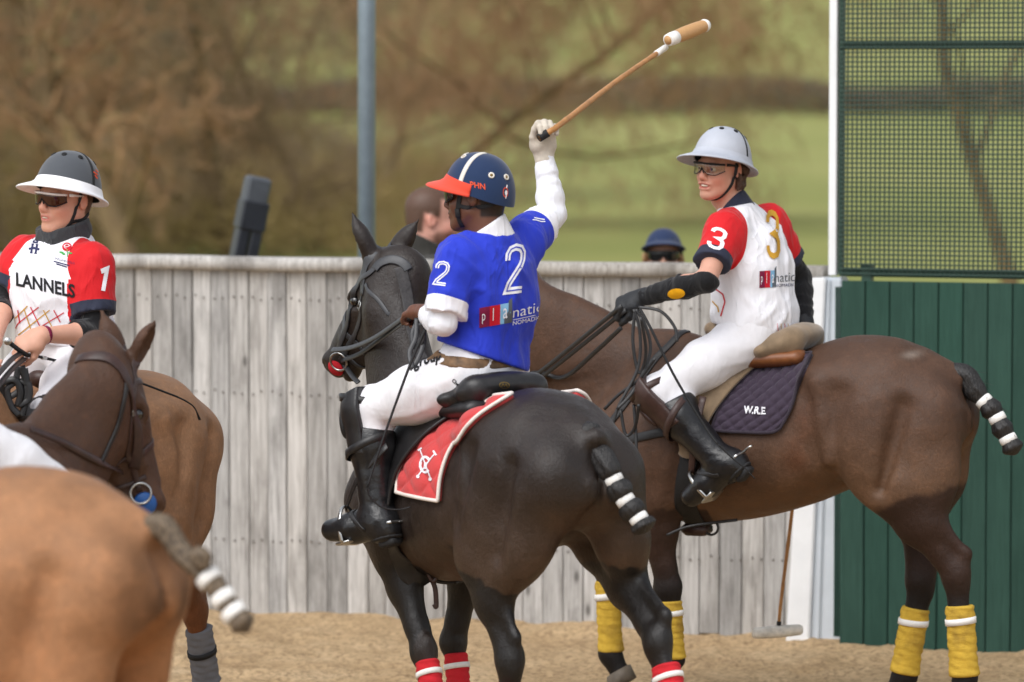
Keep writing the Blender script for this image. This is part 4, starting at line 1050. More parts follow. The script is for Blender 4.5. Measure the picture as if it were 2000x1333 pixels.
make_horse('h4', 'tan_pony', 'tan pony in the left foreground, its rump and taped tail towards us', pos4, yaw4, sc4,
    dict(fore=[leg(mirror(FORE0, 1)), leg(mirror(FORE0, -1))], hind=[leg(mirror(HIND0, 1)), leg(mirror(HIND0, -1), hock=(-0.66, -0.155, 0.575), fet=(-0.62, -0.15, 0.185), toe=(-0.54, -0.15, 0))]),
    neck_to(hd, [((0.82, 0.0, 1.48), 0.165, 0.09), ((0.98, 0.0, 1.67), 0.125, 0.07)]), hd, [(-0.2, 0.3, 1.0), (-0.2, -0.3, 1.0)],
    coat4, M['coat_tan'], t4, h=0.010, tapes=(0.66, 0.78, 0.87), tail_r=([0, .2, .4, .5, .6, .7, .76, .82, .88, .95, 1], [.034, .036, .03, .03, .027, .03, .025, .027, .025, .034, .022]), group='polo ponies', knot=(lo4(393, 1090, 0.03), (0.03, 0.025, 0.03)))

# --- dark bay pony whose head looks in at left
pos5, yaw5, sc5 = (-1.746, 13.14), math.radians(65), 0.94
hd = poll_head(pos5, yaw5, sc5, W(228, 712, 14.0), (0.26, 0.12, -0.93), (0.80, 0.50, 0.3))
coat5 = make_coat((80, 57, 44), (54, 38, 30), (24, 21, 20), belly=(98, 66, 44), hindclip=lambda x, y, z: z - 0.8, legz=0.6)
coat5.tailmat = HAIR_BLACK
make_horse('h5', 'bay_pony', 'dark bay pony at left whose pricked ears and bridled head face right', pos5, yaw5, sc5,
    dict(fore=[leg(mirror(FORE0, 1)), leg(mirror(FORE0, -1))], hind=[leg(mirror(HIND0, 1)), leg(mirror(HIND0, -1))]),
    neck_to(hd, [((0.76, -0.02, 1.44), 0.195, 0.105), ((0.92, -0.04, 1.58), 0.165, 0.095)], end=(0.125, 0.088)), hd, ears_w(yaw5, hd, (-0.35, 0.0, 1.0), (0.50, -0.1, 0.85)),
    coat5, M['coat_brown'], [(-0.735, 0, 1.38), (-0.82, 0, 1.34), (-0.87, 0, 1.2), (-0.88, 0, 1.0), (-0.87, 0, 0.85)], h=0.010, tapes=(0.6, 0.8), group='polo ponies')
# ------------------------------------------------------------------ people: one body surface, clothes grown from the same limbs
def add_torso(F, J, w=1.0, loose=0.0):
    pel, ch, nk = J['pel'], J['chest'], J['neck']
    lat = nrm(J['shL'] - J['shR']); up = nrm(nk - pel); fw = nrm(np.cross(lat, up)); Rt = np.stack([fw, lat, up], 1)
    lp = nrm(J['hipL'] - J['hipR']); fp = nrm(np.cross(lp, up)); Rp = np.stack([fp, lp, np.cross(fp, lp)], 1)
    F.ell(pel + up * 0.02, (0.108 * w + loose, 0.158 * w + loose, 0.13), Rp, k=0.06)
    F.cone(pel + up * 0.08, ch - up * 0.05, 0.098 * w + loose, 0.108 * w + loose * 0.7, asp=1.34, side=lat, k=0.07)
    F.ell(ch, (0.115 * w, 0.162 * w, 0.17), Rt, k=0.06)
    F.cone(ch + up * 0.09 - fw * 0.01, nk - up * 0.03, 0.095 * w, 0.055, asp=1.35, side=lat, k=0.05)
    for s, sh in ((1, J['shL']), (-1, J['shR'])):
        F.cone(nk - up * 0.045 - fw * 0.01, sh - up * 0.010, 0.050, 0.046, k=0.05)
        F.ell(sh, (0.050, 0.050, 0.054), Rt, k=0.04)
        F.cone(ch + lat * s * 0.080 * w, lerp(sh, ch, 0.18), 0.086 * w, 0.056, k=0.05)
    return dict(fw=fw, lat=lat, up=up, R=Rt)
def add_arm(F, J, S, r=1.0):
    sh, el, wr = J['sh' + S], J['el' + S], J['wr' + S]
    F.cone(sh, lerp(sh, el, 0.45), 0.050 * r, 0.048 * r, k=0.03); F.cone(lerp(sh, el, 0.4), el, 0.048 * r, 0.039 * r, k=0.02)
    F.cone(el, lerp(el, wr, 0.3), 0.039 * r, 0.041 * r, k=0.02); F.cone(lerp(el, wr, 0.3), wr, 0.041 * r, 0.0265 * r, k=0.02)
def add_legs(F, J, r=1.0, sides='LR', shin=True):
    for S in sides:
        hp, kn, an = J['hip' + S], J['kn' + S], J['an' + S]
        F.cone(hp, lerp(hp, kn, 0.5), 0.102 * r, 0.086 * r, k=0.06); F.cone(lerp(hp, kn, 0.5), kn, 0.086 * r, 0.060 * r, k=0.04)
        fwk = nrm(kn - hp)
        F.ell(kn, (0.058 * r,) * 3, k=0.03)
        if shin:
            F.cone(kn, lerp(kn, an, 0.35), 0.056 * r, 0.056 * r, k=0.03); F.cone(lerp(kn, an, 0.35), an, 0.056 * r, 0.040 * r, k=0.03)
            bk = nrm(np.cross(np.cross(an - kn, hp - kn), an - kn)); F.ell(lerp(kn, an, 0.33) + bk * 0.018, (0.045 * r, 0.045 * r, 0.085), k=0.04)
def add_foot(F, J, S, r=1.0):
    an, to = J['an' + S], J['to' + S]; d = nrm(to - an); dn = nrm(lerp(J['an' + S], J['kn' + S], -0.2) - J['an' + S])
    heel = an + dn * 0.045 - d * 0.035; sd = nrm(np.cross(d, dn))
    F.ell(heel, (0.036 * r,) * 3, k=0.04); F.cone(an, heel, 0.042 * r, 0.036 * r, k=0.03)
    F.cone(lerp(an, heel, 0.5), lerp(an, to, 0.55) + dn * 0.012, 0.042 * r, 0.036 * r, asp=1.05, side=sd, k=0.03)
    F.cone(lerp(an, to, 0.55) + dn * 0.012, to, 0.036 * r, 0.026 * r, asp=1.3, side=sd, k=0.03)
def add_hand(F, wr, d, palm, curl=1.0, thumb=(0.5, 0.7), s=1.0, mirror_=1, grip=True):
    """d: wrist to knuckles, palm: direction the palm faces; thumb side = d x palm * mirror_"""
    d = nrm(d); palm = nrm(np.asarray(palm) - d * (np.asarray(palm) @ d)); lt = np.cross(d, palm) * mirror_; tips = []
    F.cone(wr, wr + d * 0.03 * s, 0.026 * s, 0.024 * s, asp=1.3, side=lt, k=0.02)
    F.cone(wr + d * 0.03 * s, wr + d * 0.082 * s, 0.0185 * s, 0.0165 * s, asp=2.15, aspb=2.35, side=lt, k=0.02)
    F.ell(wr + d * 0.035 * s + lt * 0.025 * s + palm * 0.012 * s, (0.024 * s,) * 3, k=0.02)
    for i in range(4):
        b = wr + d * (0.088 - (0.004, 0, 0.003, 0.012)[i]) * s + lt * (0.031 - 0.0205 * i) * s
        L = np.array((0.046, 0.029, 0.023)) * (1.0, 1.08, 1.0, 0.8)[i] * s; a = 0; p = b
        cv = curl[i] if np.ndim(curl) else curl
        for q, (an, r0, r1) in enumerate(((1.05, 0.0098, 0.0092), (1.5, 0.0092, 0.0084), (0.75, 0.0084, 0.0072))):
            a += an * cv; dr = d * math.cos(a) + palm * math.sin(a); e = p + dr * L[q]
            F.cone(p, e, r0 * s * 1.03, r1 * s * 1.03, k=0.0045); p = e
        tips.append(p)
    b = wr + d * 0.028 * s + lt * 0.030 * s + palm * 0.010 * s; o, c = thumb
    d1 = nrm(d * 0.75 + lt * o + palm * c * 0.6); d2 = nrm(d * 0.9 + lt * (o * 0.15 - 0.25 * c) + palm * c * 1.0)
    m_ = b + d1 * 0.042 * s; e = m_ + d2 * 0.032 * s; f = e + nrm(d2 - lt * 0.35 * c) * 0.025 * s
    F.cone(b, m_, 0.0145 * s, 0.0115 * s, k=0.012); F.cone(m_, e, 0.0112 * s, 0.0100 * s, k=0.005); F.cone(e, f, 0.0100 * s, 0.0082 * s, k=0.005)
    return tips
def add_head(F, J, smile=0.0, open_=0.0, s=1.0, nose=1.0, jaw=1.0):
    c, R = J['head'], J['hR']; H = lambda x, y, z: c + R @ V3(x * s, y * s, z * s)
    E = lambda p, r, k, op='u': F.ell(H(*p), np.array(r) * s, R, k=k, op=op)
    Cn = lambda a, b, ra, rb, k, op='u': F.cone(H(*a), H(*b), ra * s, rb * s, k=k, op=op)
    E((-0.014, 0, 0.035), (0.098, 0.077, 0.088), 0.03)
    E((0.034, 0, -0.045), (0.058, 0.060, 0.082), 0.04)
    E((-0.045, 0, -0.03), (0.055, 0.058, 0.06), 0.04)
    for q in (1, -1):
        Cn((0.008, 0.052 * q, -0.062), (0.074 * jaw, 0.016 * q, -0.108), 0.018, 0.015, 0.035)
        E((0.060, 0.036 * q, -0.038), (0.028, 0.022, 0.022), 0.03)
        E((0.100, 0.033 * q, -0.005), (0.013, 0.017, 0.011), 0.014, 's')
        E((0.1035, 0.012 * q, -0.044), (0.011, 0.0075, 0.0075), 0.008)
        E((-0.012, 0.080 * q, -0.012), (0.020, 0.009, 0.031), 0.008)
        E((-0.006, 0.0885 * q, -0.008), (0.010, 0.006, 0.016), 0.006, 's')
    E((0.079 * jaw, 0, -0.107), (0.018, 0.022, 0.016), 0.02)
    Cn((0.082, -0.036, 0.014), (0.082, 0.036, 0.014), 0.013, 0.013, 0.02)
    Cn((0.093, 0, 0.004), (0.113 * nose, 0, -0.032), 0.0085, 0.0115, 0.012); E((0.114 * nose, 0, -0.037), (0.012, 0.0115, 0.010), 0.008)
    E((0.090, 0, -0.070), (0.016, 0.026, 0.016), 0.02)
    w = 0.020 + 0.008 * smile
    E((0.101, 0, -0.0655 + 0.002 * open_), (0.0075, w, 0.0052), 0.006); E((0.0985, 0, -0.0785 - 0.004 * open_), (0.0085, w * 0.85, 0.0062), 0.006)
    E((0.106, 0, -0.0722 - 0.001 * open_), (0.014, w * 0.98, 0.0018 + 0.0045 * open_), 0.003, 's')
    Cn((-0.022, 0, -0.06), (-0.03, 0, -0.12), 0.054, 0.055, 0.03); F.cone(H(-0.03, 0, -0.10), J['neck'], 0.054 * s, 0.060 * s, k=0.03)
    return H
def head_colors(V, J, skin, lips, hair=None, hairf=None, beard=None, s=1.0, flush=None):
    L = (V - J['head']) @ J['hR'] / s; x, y, z = L[:, 0], L[:, 1], L[:, 2]
    sk, lp = np.array(s2l(skin)), np.array(s2l(lips)); C = np.tile(sk, (len(V), 1)); g = lambda d, w: np.exp(-(d / w) ** 2)
    near = (np.abs(L).max(1) < 0.16)
    if flush is not None:
        m = g(np.sqrt((x - 0.07) ** 2 + (np.abs(y) - 0.045) ** 2 + (z + 0.045) ** 2), 0.035) * 0.55 + g(np.sqrt((x - 0.115) ** 2 + y ** 2 + (z + 0.035) ** 2), 0.02) * 0.5 + g(np.sqrt((np.abs(y) - 0.083) ** 2 + (x + .012) ** 2 + (z + .01) ** 2), 0.03) * 0.5
        m = (m * near)[:, None]; C = C * (1 - m) + np.array(s2l(flush)) * m
    m = (np.clip(1.4 * g(np.sqrt(((x - 0.103) / 1.2) ** 2 + (np.maximum(np.abs(y) - 0.014, 0)) ** 2 + (z + 0.072) ** 2), 0.0105), 0, 1) * near)[:, None]; C = C * (1 - m) + lp * m
    if beard is not None:
        m = np.clip((-0.045 - z) / 0.02, 0, 1) * np.clip((x - 0.0) / 0.02, 0, 1) * near * (z > -0.14); m = (m * 0.75)[:, None]; C = C * (1 - m) + np.array(s2l(beard)) * m
    if hair is not None:
        b = np.array(s2l(hair)); m = g(np.sqrt((np.maximum(np.abs(np.abs(y) - 0.034) - 0.012, 0)) ** 2 + (z - 0.017 + 0.1 * np.maximum(0, np.abs(y) - 0.04)) ** 2), 0.0055) * (x > 0.07) * near; C = C * (1 - m[:, None]) + b * m[:, None]
        if hairf is not None:
            m = np.clip(hairf(x, y, z), 0, 1) * near; C = C * (1 - m[:, None]) + b * m[:, None]
    return np.clip(C, 0.002, 1)
def folds(R, o, amp=0.004, seed=0, fr=(9, 9, 4.5), diag=0.6):
    def f(p):
        q = (p - o) @ R; a = np.stack([q[:, 0] * fr[0], q[:, 1] * fr[1], q[:, 2] * fr[2] + diag * q[:, 1] * fr[1]], 1)
        w = np.stack([hnoise(a * 0.6, seed + 3)] * 3, 1) * 0.8
        r1 = 1 - np.abs(hnoise(a + w, seed)) * 2.2; b = np.stack([q[:, 0] * fr[0], q[:, 1] * fr[1], q[:, 2] * fr[2] * 1.3 - diag * 1.4 * q[:, 1] * fr[1]], 1)
        r2 = 1 - np.abs(hnoise(b * 1.5 + w, seed + 1)) * 2.2
        return -amp * (0.8 * np.maximum(r1, -0.3) + 0.6 * np.maximum(r2, -0.3)) * np.clip(0.75 + 0.7 * hnoise(q * 4, seed + 5), 0.15, 1.4)
    return f
def limb_folds(A, B, amp=0.003, freq=70, seed=0):
    d = nrm(B - A); s = nrm(np.cross(d, (0.3, 0.2, 1))); t = np.cross(d, s)
    def f(p):
        q = p - A; u = q @ d; v = q @ s; w = q @ t; a = np.stack([u * freq * 0.5 + v * 6, v * 9, w * 9], 1)
        return -amp * np.maximum(1 - np.abs(hnoise(a, seed)) * 2.4, -0.3) * np.clip(0.7 + 0.7 * hnoise(a * 0.4, seed + 1), 0.1, 1.4)
    return f
def combine(*fs): return lambda p: sum(f(p) for f in fs)
def plane(p0, n):   # < 0 on the side n points away from
    n = nrm(n); return lambda x, y, z: (x - p0[0]) * n[0] + (y - p0[1]) * n[1] + (z - p0[2]) * n[2]
def sleeve_end(se, d, reach=0.30, rad=0.084):
    """removes what lies beyond se along d, close to the arm only"""
    d = nrm(d); C = ('c', (se, se + d * reach, rad, rad, 1, 1, None))
    def f(x, y, z):
        pl = (x - se[0]) * d[0] + (y - se[1]) * d[1] + (z - se[2]) * d[2]
        return -np.maximum(-pl, Field.dist('c', C[1], x, y, z))
    return f
def maxf(*fs):
    def f(x, y, z):
        r = fs[0](x, y, z)
        for g in fs[1:]: r = np.maximum(r, g(x, y, z))
        return r
    return f
def garment(F, h, infl, name, mat, parent, cut=None, disp=None, sm=1):
    V, Q = F.mesh(h, infl=infl, cut=cut, disp=disp)
    if sm: V = relax(V, Q, sm, 0.3)
    o = mesh_obj(name, V, Q, mat, parent); o['_'] = 0; del o['_']
    return o, V, Q
def hit(bvhs, px, py, back=False):
    """first surface under a photo pixel: position, normal"""
    r = ray(px, py); d = Vector(nrm(r)); o = Vector((0, 0, CAM_H)); best = None
    for b in (bvhs if isinstance(bvhs, (list, tuple)) else [bvhs]):
        p, n, i, t = b.ray_cast(o, d)
        if p is not None and (best is None or t < best[2]): best = (np.array(p), np.array(n), t)
    return best
def near(bvhs, P):
    best = None
    for b in (bvhs if isinstance(bvhs, (list, tuple)) else [bvhs]):
        p, n, i, t = b.find_nearest(Vector(P))
        if p is not None and (best is None or t < best[2]): best = (np.array(p), np.array(n), t)
    return best

# ---- flat prints laid on cloth: 2D shapes -> surface
def text2d(s, bold=0.0, shear=0.0):
    cu = bpy.data.curves.new('t', 'FONT'); cu.body = s; cu.offset = bold; cu.shear = shear; cu.resolution_u = 3
    o = bpy.data.objects.new('t', cu); COL.objects.link(o); dg = bpy.context.evaluated_depsgraph_get(); me = bpy.data.meshes.new_from_object(o.evaluated_get(dg))
    V = np.array([v.co[:2] for v in me.vertices]); Fc = [tuple(p.vertices) for p in me.polygons]
    bpy.data.objects.remove(o); bpy.data.curves.remove(cu); bpy.data.meshes.remove(me)
    lo, hi = V.min(0), V.max(0)
    return (V - lo) / max(hi[1] - lo[1], 1e-6), Fc
def stroke2d(pts, w, closed=False):
    P = np.asarray(pts, float); n = len(P); L, R = [], []
    for i in range(n):
        a = P[i] - P[i - 1] if (i > 0 or closed) else P[1] - P[0]; b = P[(i + 1) % n] - P[i] if (i < n - 1 or closed) else P[-1] - P[-2]
        ta, tb_ = a / (np.linalg.norm(a) + 1e-9), b / (np.linalg.norm(b) + 1e-9); na, nb = np.array([-ta[1], ta[0]]), np.array([-tb_[1], tb_[0]])
        m = na + nb; m = m / (np.linalg.norm(m) + 1e-9); k = 1 / max(m @ na, 0.5)
        L.append(P[i] + m * k * w / 2); R.append(P[i] - m * k * w / 2)
    V = np.array(L + R); F = [(i, (i + 1) % n, n + (i + 1) % n, n + i) for i in range(n if closed else n - 1)]
    return V, F
def poly2d(pts): return np.asarray(pts, float), [tuple(range(len(pts)))]
def circ2d(c, r, n=20, ry=None): return poly2d([(c[0] + r * math.cos(a), c[1] + (ry or r) * math.sin(a)) for a in np.arange(n) / n * 2 * math.pi])
def decal(name, shapes, org, ax, ay, bvhs, mat, parent, lift=0.0022, maxe=7.0):
    """print made of 2D shapes; org/ax/ay place the 2D axes in photo pixels, and the print is laid on the cloth found there"""
    org, ax, ay = [np.array(v, float) for v in (org, ax, ay)]
    bm = bmesh.new()
    for V, F in shapes:
        vs_ = [bm.verts.new((*(org + ax * v[0] + ay * v[1]), 0)) for v in V]
        for f in F:
            try: bm.faces.new([vs_[i] for i in f])
            except ValueError: pass
    bmesh.ops.triangulate(bm, faces=bm.faces[:])
    for _ in range(4):
        e = [e for e in bm.edges if e.calc_length() > maxe]
        if not e: break
        bmesh.ops.subdivide_edges(bm, edges=e, cuts=1)
        bmesh.ops.triangulate(bm, faces=bm.faces[:])
    bm.verts.index_update(); pos = []; ok = []
    cen = None
    for v in bm.verts:
        hh = hit(bvhs, v.co.x, v.co.y)
        pos.append(None if hh is None else hh[0] + nrm(nrm(hh[1]) * 0.6 - nrm(ray(v.co.x, v.co.y)) * 0.4) * lift)
    D = [p[1] for p in pos if p is not None]
    if not D: bm.free(); return None
    med = np.median(D); Fc = [tuple(v.index for v in f.verts) for f in bm.faces]
    good = [p is not None and abs(p[1] - med) < 0.35 for p in pos]
    Fc = [f for f in Fc if all(good[i] for i in f) and max(pos[i][1] for i in f) - min(pos[i][1] for i in f) < 0.05]
    bm.free()
    used = sorted({i for f in Fc for i in f}); mp = {i: k for k, i in enumerate(used)}
    if not used: return None
    return mesh_obj(name, [pos[i] for i in used], [tuple(mp[i] for i in f) for f in Fc], mat, parent)
def flat_mat(name, col, rough=0.7):
    return MATS.get(name) or basic(name, col, rough, var=0.06, vscale=60, spec=0.3)

# ---- helmets
def helmet(parent, c, R, s, dome_mat, brim_mat, brim, rim_mat=None, a=0.125, b=0.108, h=0.122, tilt=0.0, drop=None, low=0.0, brim_rng=None, droop=0.25, skirt=0.14):
    """dome shell with a brim whose width varies round the head; R columns forward, left, up"""
    ct, st = math.cos(tilt), math.sin(tilt); Rt = R @ np.array([[ct, 0, st], [0, 1, 0], [-st, 0, ct]])
    H = lambda p: c + (np.asarray(p) * s) @ Rt.T
    n, m = 56, 16; G = []
    edge = lambda an: -0.012 - low * (0.5 - 0.5 * math.cos(an))        # lower edge, lower at the back
    def dome(an, t, k=1.0):
        z0 = edge(an); e = math.sin(t * math.pi / 2); q = math.cos(t * math.pi / 2) ** 0.85 if t < 1 else 0.0
        bk = 1 + 0.05 * (1 - math.cos(an)) / 2
        return (a * k * q * math.cos(an) * bk, b * k * q * math.sin(an), z0 * (1 - e) + h * k * e)
    for k, rng_ in ((1.0, np.linspace(0, 1, m)), (0.93, np.linspace(0, 1, m))):
        G.append([[dome(i / n * 2 * math.pi, t, k) for i in range(n)] for t in rng_])
    mb = MB(); mb.sheet(H(np.array(G[0]).reshape(-1, 3)).reshape(m, n, 3), closed=True)
    mb2 = MB(); mb2.sheet(H(np.array(G[1])[::-1].reshape(-1, 3)).reshape(m, n, 3), closed=True)
    shell = mb.build('helmet', dome_mat, parent); mb2.build('lining', M['black_webbing'], shell)
    a0, a1 = brim_rng if brim_rng else (-math.pi, math.pi); nb = 64; rows = []
    for i in range(nb + 1):
        an = a0 + (a1 - a0) * i / nb; w = brim(an); x, y, z = dome(an, 0.0); x1, y1, z1 = dome(an, skirt)
        o = nrm((math.cos(an) / a, math.sin(an) / b, 0)); th = 0.0065; r = []
        base = np.array((x, y, z)); up_ = np.array((0, 0, 1.0))
        def P_(u, v): return base + o * (u * w) + up_ * (v - droop * w * u ** 1.6) 
        r = [np.array((x1, y1, z1)) + o * 0.0015, base + o * 0.006 + up_ * 0.014, P_(0.3, 0.006), P_(0.6, 0.004), P_(0.92, 0.003), P_(1.0, 0.0), P_(0.97, -0.004), P_(0.6, -0.003), P_(0.2, -0.003), base * (0.96, 0.96, 1) + up_ * -0.003]
        rows.append(r)
    mb = MB(); Q = np.array(rows); mb.sheet(H(Q.reshape(-1, 3)).reshape(nb + 1, 10, 3))
    if brim_rng: k = mb.n; mb.f += [tuple(range(9, -1, -1)), tuple(range(k - 10, k))]
    o = mb.build('brim', brim_mat, shell)
    bm = bmesh.new(); bm.from_mesh(o.data); bmesh.ops.recalc_face_normals(bm, faces=bm.faces); bm.to_mesh(o.data); bm.free()
    def on(an, t, off=0.0): # point on dome + outward normal
        p = np.array(dome(an, t)); q1 = np.array(dome(an + 0.01, t)) - p; q2 = np.array(dome(an, min(t + 0.01, 1))) - p; nn = nrm(np.cross(q1, q2))
        if nn @ p < 0: nn = -nn
        return H(p + nn * off), Rt @ nn
    def band(path, wid, mat, name='stripe', off=0.0014):
        L, Rr = [], []; pts = [on(an, t, off) for an, t in path]; P = np.array([p for p, _ in pts]); T = np.gradient(P, axis=0); rowz = []
        for i in range(len(P)):
            sd = nrm(np.cross(nrm(T[i]), pts[i][1])); rowz.append([P[i] - sd * wid / 2 - pts[i][1] * 0.002, P[i] - sd * wid / 2, P[i] + sd * wid / 2, P[i] + sd * wid / 2 - pts[i][1] * 0.002])
        q = MB(); q.sheet(np.array(rowz)); return q.build(name, mat, shell)
    def vent(an, t, r, mat, ring=None):
        p, nn = on(an, t, 0.0); Rv = frame(nn, (0.1, 0.2, 1)); Rv = np.stack([Rv[:, 1], Rv[:, 2], Rv[:, 0]], 1); q = MB()
        q.lathe([(0.0001, 0.0012), (r * 0.45, 0.0012), (r * 0.5, 0.002)], p, Rv, 14); q.build('vent_hole', mat, shell)
        q = MB(); q.lathe([(r * 0.45, 0.0014), (r * 0.6, 0.003), (r * 0.95, 0.0025), (r, -0.001)], p, Rv, 14); q.build('eyelet', ring or mat, shell)
    return dict(shell=shell, on=on, band=band, vent=vent, H=H)
def goggles(parent, J, s, lens_mat, frame_mat, style=0, drop=0.0):
    c, R = J['head'], J['hR']; H = lambda p: c + (np.asarray(p) * s) @ R.T
    n = 25; top, bot, mid = [], [], []
    for i in range(n):
        a = math.radians(-74 + 148 * i / (n - 1)); x = 0.036 + 0.082 * math.cos(a) ** 0.8; y = 0.079 * math.sin(a)
        nb = math.exp(-(a / 0.23) ** 2); ta = abs(math.degrees(a)) / 74
        top.append((x, y, 0.019 - 0.004 * ta - drop)); bot.append((x - 0.003, y * 0.985, -0.027 + 0.020 * nb + 0.016 * max(0, ta - 0.6) / 0.4 - drop))
    G = np.array([[lerp(np.array(b_), np.array(t_), k) + (0.002 * math.sin(k * 3.14), 0, 0) for t_, b_ in zip(top, bot)] for k in np.linspace(0, 1, 6)])
    mb = MB(); mb.sheet(H(G.reshape(-1, 3)).reshape(6, n, 3)); root = mb.build('goggles', lens_mat, parent)
    bm = bmesh.new(); bm.from_mesh(root.data); bmesh.ops.solidify(bm, geom=bm.faces[:], thickness=0.0016); bm.to_mesh(root.data); bm.free()
    mb = MB(); mb.tube(H(np.array(top)), 0.0033 * s, n=8, flat=(1.0, 1.25)); mb.build('goggle_frame', frame_mat, root)
    mb = MB(); mb.tube(H(np.array(bot)), 0.0017 * s, n=6); mb.build('lower_rim', M['black_webbing'], root)
    for q in (1, -1):
        mb = MB(); mb.tube(H(np.array([(0.056, 0.078 * q, 0.014 - drop), (0.03, 0.083 * q, 0.012 - drop), (-0.01, 0.084 * q, 0.008 - drop)])), [0.006 * s, 0.0045 * s, 0.0035 * s], n=8, flat=(0.45, 1.0), up=R[:, 2]); mb.build('goggle_arm', frame_mat, root)
    mb = MB(); mb.tube(H(np.array([(0.117, 0.010, -0.020 - drop), (0.116, 0, 0.003 - drop), (0.117, -0.010, -0.020 - drop)])), 0.0028 * s, n=6); mb.build('nose_piece', M['black_webbing'], root)
    return root
def strap_tube(pts, wid, thk, name, mat, parent, up=None, n=6):
    P = catmull(pts, n); mb = MB()
    mb.tube(P, 1.0, n=8, flat=(wid / 2, thk / 2), up=up); return mb.build(name, mat, parent)
def wrap_on(bvhs, pts, wid, thk, name, mat, parent, sub=6, off=0.0, snap=True, closed=False):
    """leather strap laid on a surface along given 3D points"""
    P = catmull(pts, sub); Q, Ns = [], []
    for p in P:
        h_ = near(bvhs, p)
        Q.append(h_[0] + nrm(h_[1]) * (off + thk * 0.5) if snap else p); Ns.append(nrm(h_[1]))
    Q = np.array(Q)
    if len(Q) > 4: Q[1:-1] = 0.25 * Q[:-2] + 0.5 * Q[1:-1] + 0.25 * Q[2:]
    mb = MB(); T = np.gradient(Q, axis=0); rows = []
    for i in range(len(Q)):
        t = nrm(T[i]); sd = nrm(np.cross(t, Ns[i])); nn = np.cross(sd, t)
        if nn @ Ns[i] < 0: nn = -nn
        rows.append([Q[i] - sd * wid / 2 - nn * thk * .5, Q[i] - sd * wid / 2 + nn * thk * .3, Q[i] - sd * wid * .4 + nn * thk * .5, Q[i] + sd * wid * .4 + nn * thk * .5, Q[i] + sd * wid / 2 + nn * thk * .3, Q[i] + sd * wid / 2 - nn * thk * .5])
    G = np.array(rows); mb.sheet(G, closed=True); k = mb.n; mb.f += [tuple(range(5, -1, -1)), tuple(range(k - 6, k))]
    return mb.build(name, mat, parent)
def px_strap(bvhs, pix, wid, thk, name, mat, parent, off=0.001, sub=4):
    pts = []
    for x, y in pix:
        h_ = hit(bvhs, x, y)
        if h_ is not None: pts.append(h_[0])
    if len(pts) < 2: return None
    return wrap_on(bvhs, pts, wid, thk, name, mat, parent, sub, off)
def ring_at(c, ax, rad, r, name, mat, parent, sx=1.0, n=24):
    R = frame(ax, (0.13, 0.31, 0.9)); mb = MB(); a = np.linspace(0, 2 * math.pi, n + 1)
    P = np.array([c + rad * (math.cos(t) * R[:, 1] * sx + math.sin(t) * R[:, 2]) for t in a]); mb.tube(P, r, n=8, cap=False); return mb.build(name, mat, parent)
def buckle(c, d, nn, w, h_, name, mat, parent, r=0.0018):
    d = nrm(d); nn = nrm(nn - d * (nn @ d)); s = np.cross(nn, d); P = [c + d * x * h_ / 2 + s * y * w / 2 + nn * 0.003 for x, y in ((-1, -1), (1, -1), (1, 1), (-1, 1), (-1, -1), (1, -1))]
    mb = MB(); mb.tube(np.array(P), r, n=6); return mb.build(name, mat, parent)
# ------------------------------------------------------------------ riders
def skin_mat(name, rough=0.5, sss=0.05): return vcol_mat(name, rough, 0.35, sss=sss, bscale=240, bstr=0.12)
M['skin'] = skin_mat('skin'); M['skin_dark'] = skin_mat('skin_dark', 0.42, 0.06)
M['breeches'] = fabric('breeches', (232, 231, 235), fold=0.12, fscale=11, rough=0.9, sheen=0.1)
M['white_knit'] = fabric('white_knit', (235, 236, 242), fold=0.22, fscale=13, rough=0.85, sheen=0.1)
M['black_knit'] = fabric('black_knit', (20, 20, 23), fold=0.25, fscale=14, rough=0.8, sheen=0.2)
M['navy_cloth'] = fabric('navy_cloth', (42, 46, 64), fold=0.2, fscale=12)
M['gaiter'] = fabric('gaiter', (62, 64, 68), fold=0.5, fscale=9)
M['cuff_white'] = fabric('cuff_white', (236, 236, 242), fold=0.15, fscale=12)
def jersey_mat(name, base, layers, fold=0.30):
    m = fabric(name, base, fold=fold, fscale=8, rough=0.75, sheen=0.1); nt = m.node_tree; b = nt.nodes['Principled BSDF']
    col = s2l(base)
    for at, c in layers:
        st = math_(nt, 'GREATER_THAN', attr(nt, at, 'Fac'), 0.0); col = mix(nt, st, col, s2l(c))
    nt.links.new(col, b.inputs['Base Color']); return m
M['jersey_blue'] = jersey_mat('jersey_blue', (38, 58, 190), [('cuff', (236, 236, 243))])
M['jersey_red'] = jersey_mat('jersey_red', (236, 236, 242), [('red', (205, 26, 34)), ('cuff', (44, 48, 66))])
M['dark_jacket'] = fabric('dark_jacket', (52, 50, 46), fold=0.5, fscale=6)
M['print_black'] = flat_mat('print_black', (24, 24, 28)); M['print_white'] = flat_mat('print_white', (236, 236, 242)); M['print_gold'] = flat_mat('print_gold', (196, 148, 48))
M['print_red'] = flat_mat('print_red', (200, 24, 44)); M['print_blue'] = flat_mat('print_blue', (42, 60, 190)); M['print_maroon'] = flat_mat('print_maroon', (120, 22, 62))
M['print_sky'] = flat_mat('print_sky', (130, 180, 215)); M['print_navy'] = flat_mat('print_navy', (44, 48, 88)); M['print_green'] = flat_mat('print_green', (70, 160, 80)); M['print_grey'] = flat_mat('print_grey', (86, 92, 100))
M['print_orange'] = flat_mat('print_orange', (222, 84, 46)); M['print_yellow'] = flat_mat('print_yellow', (236, 170, 20))
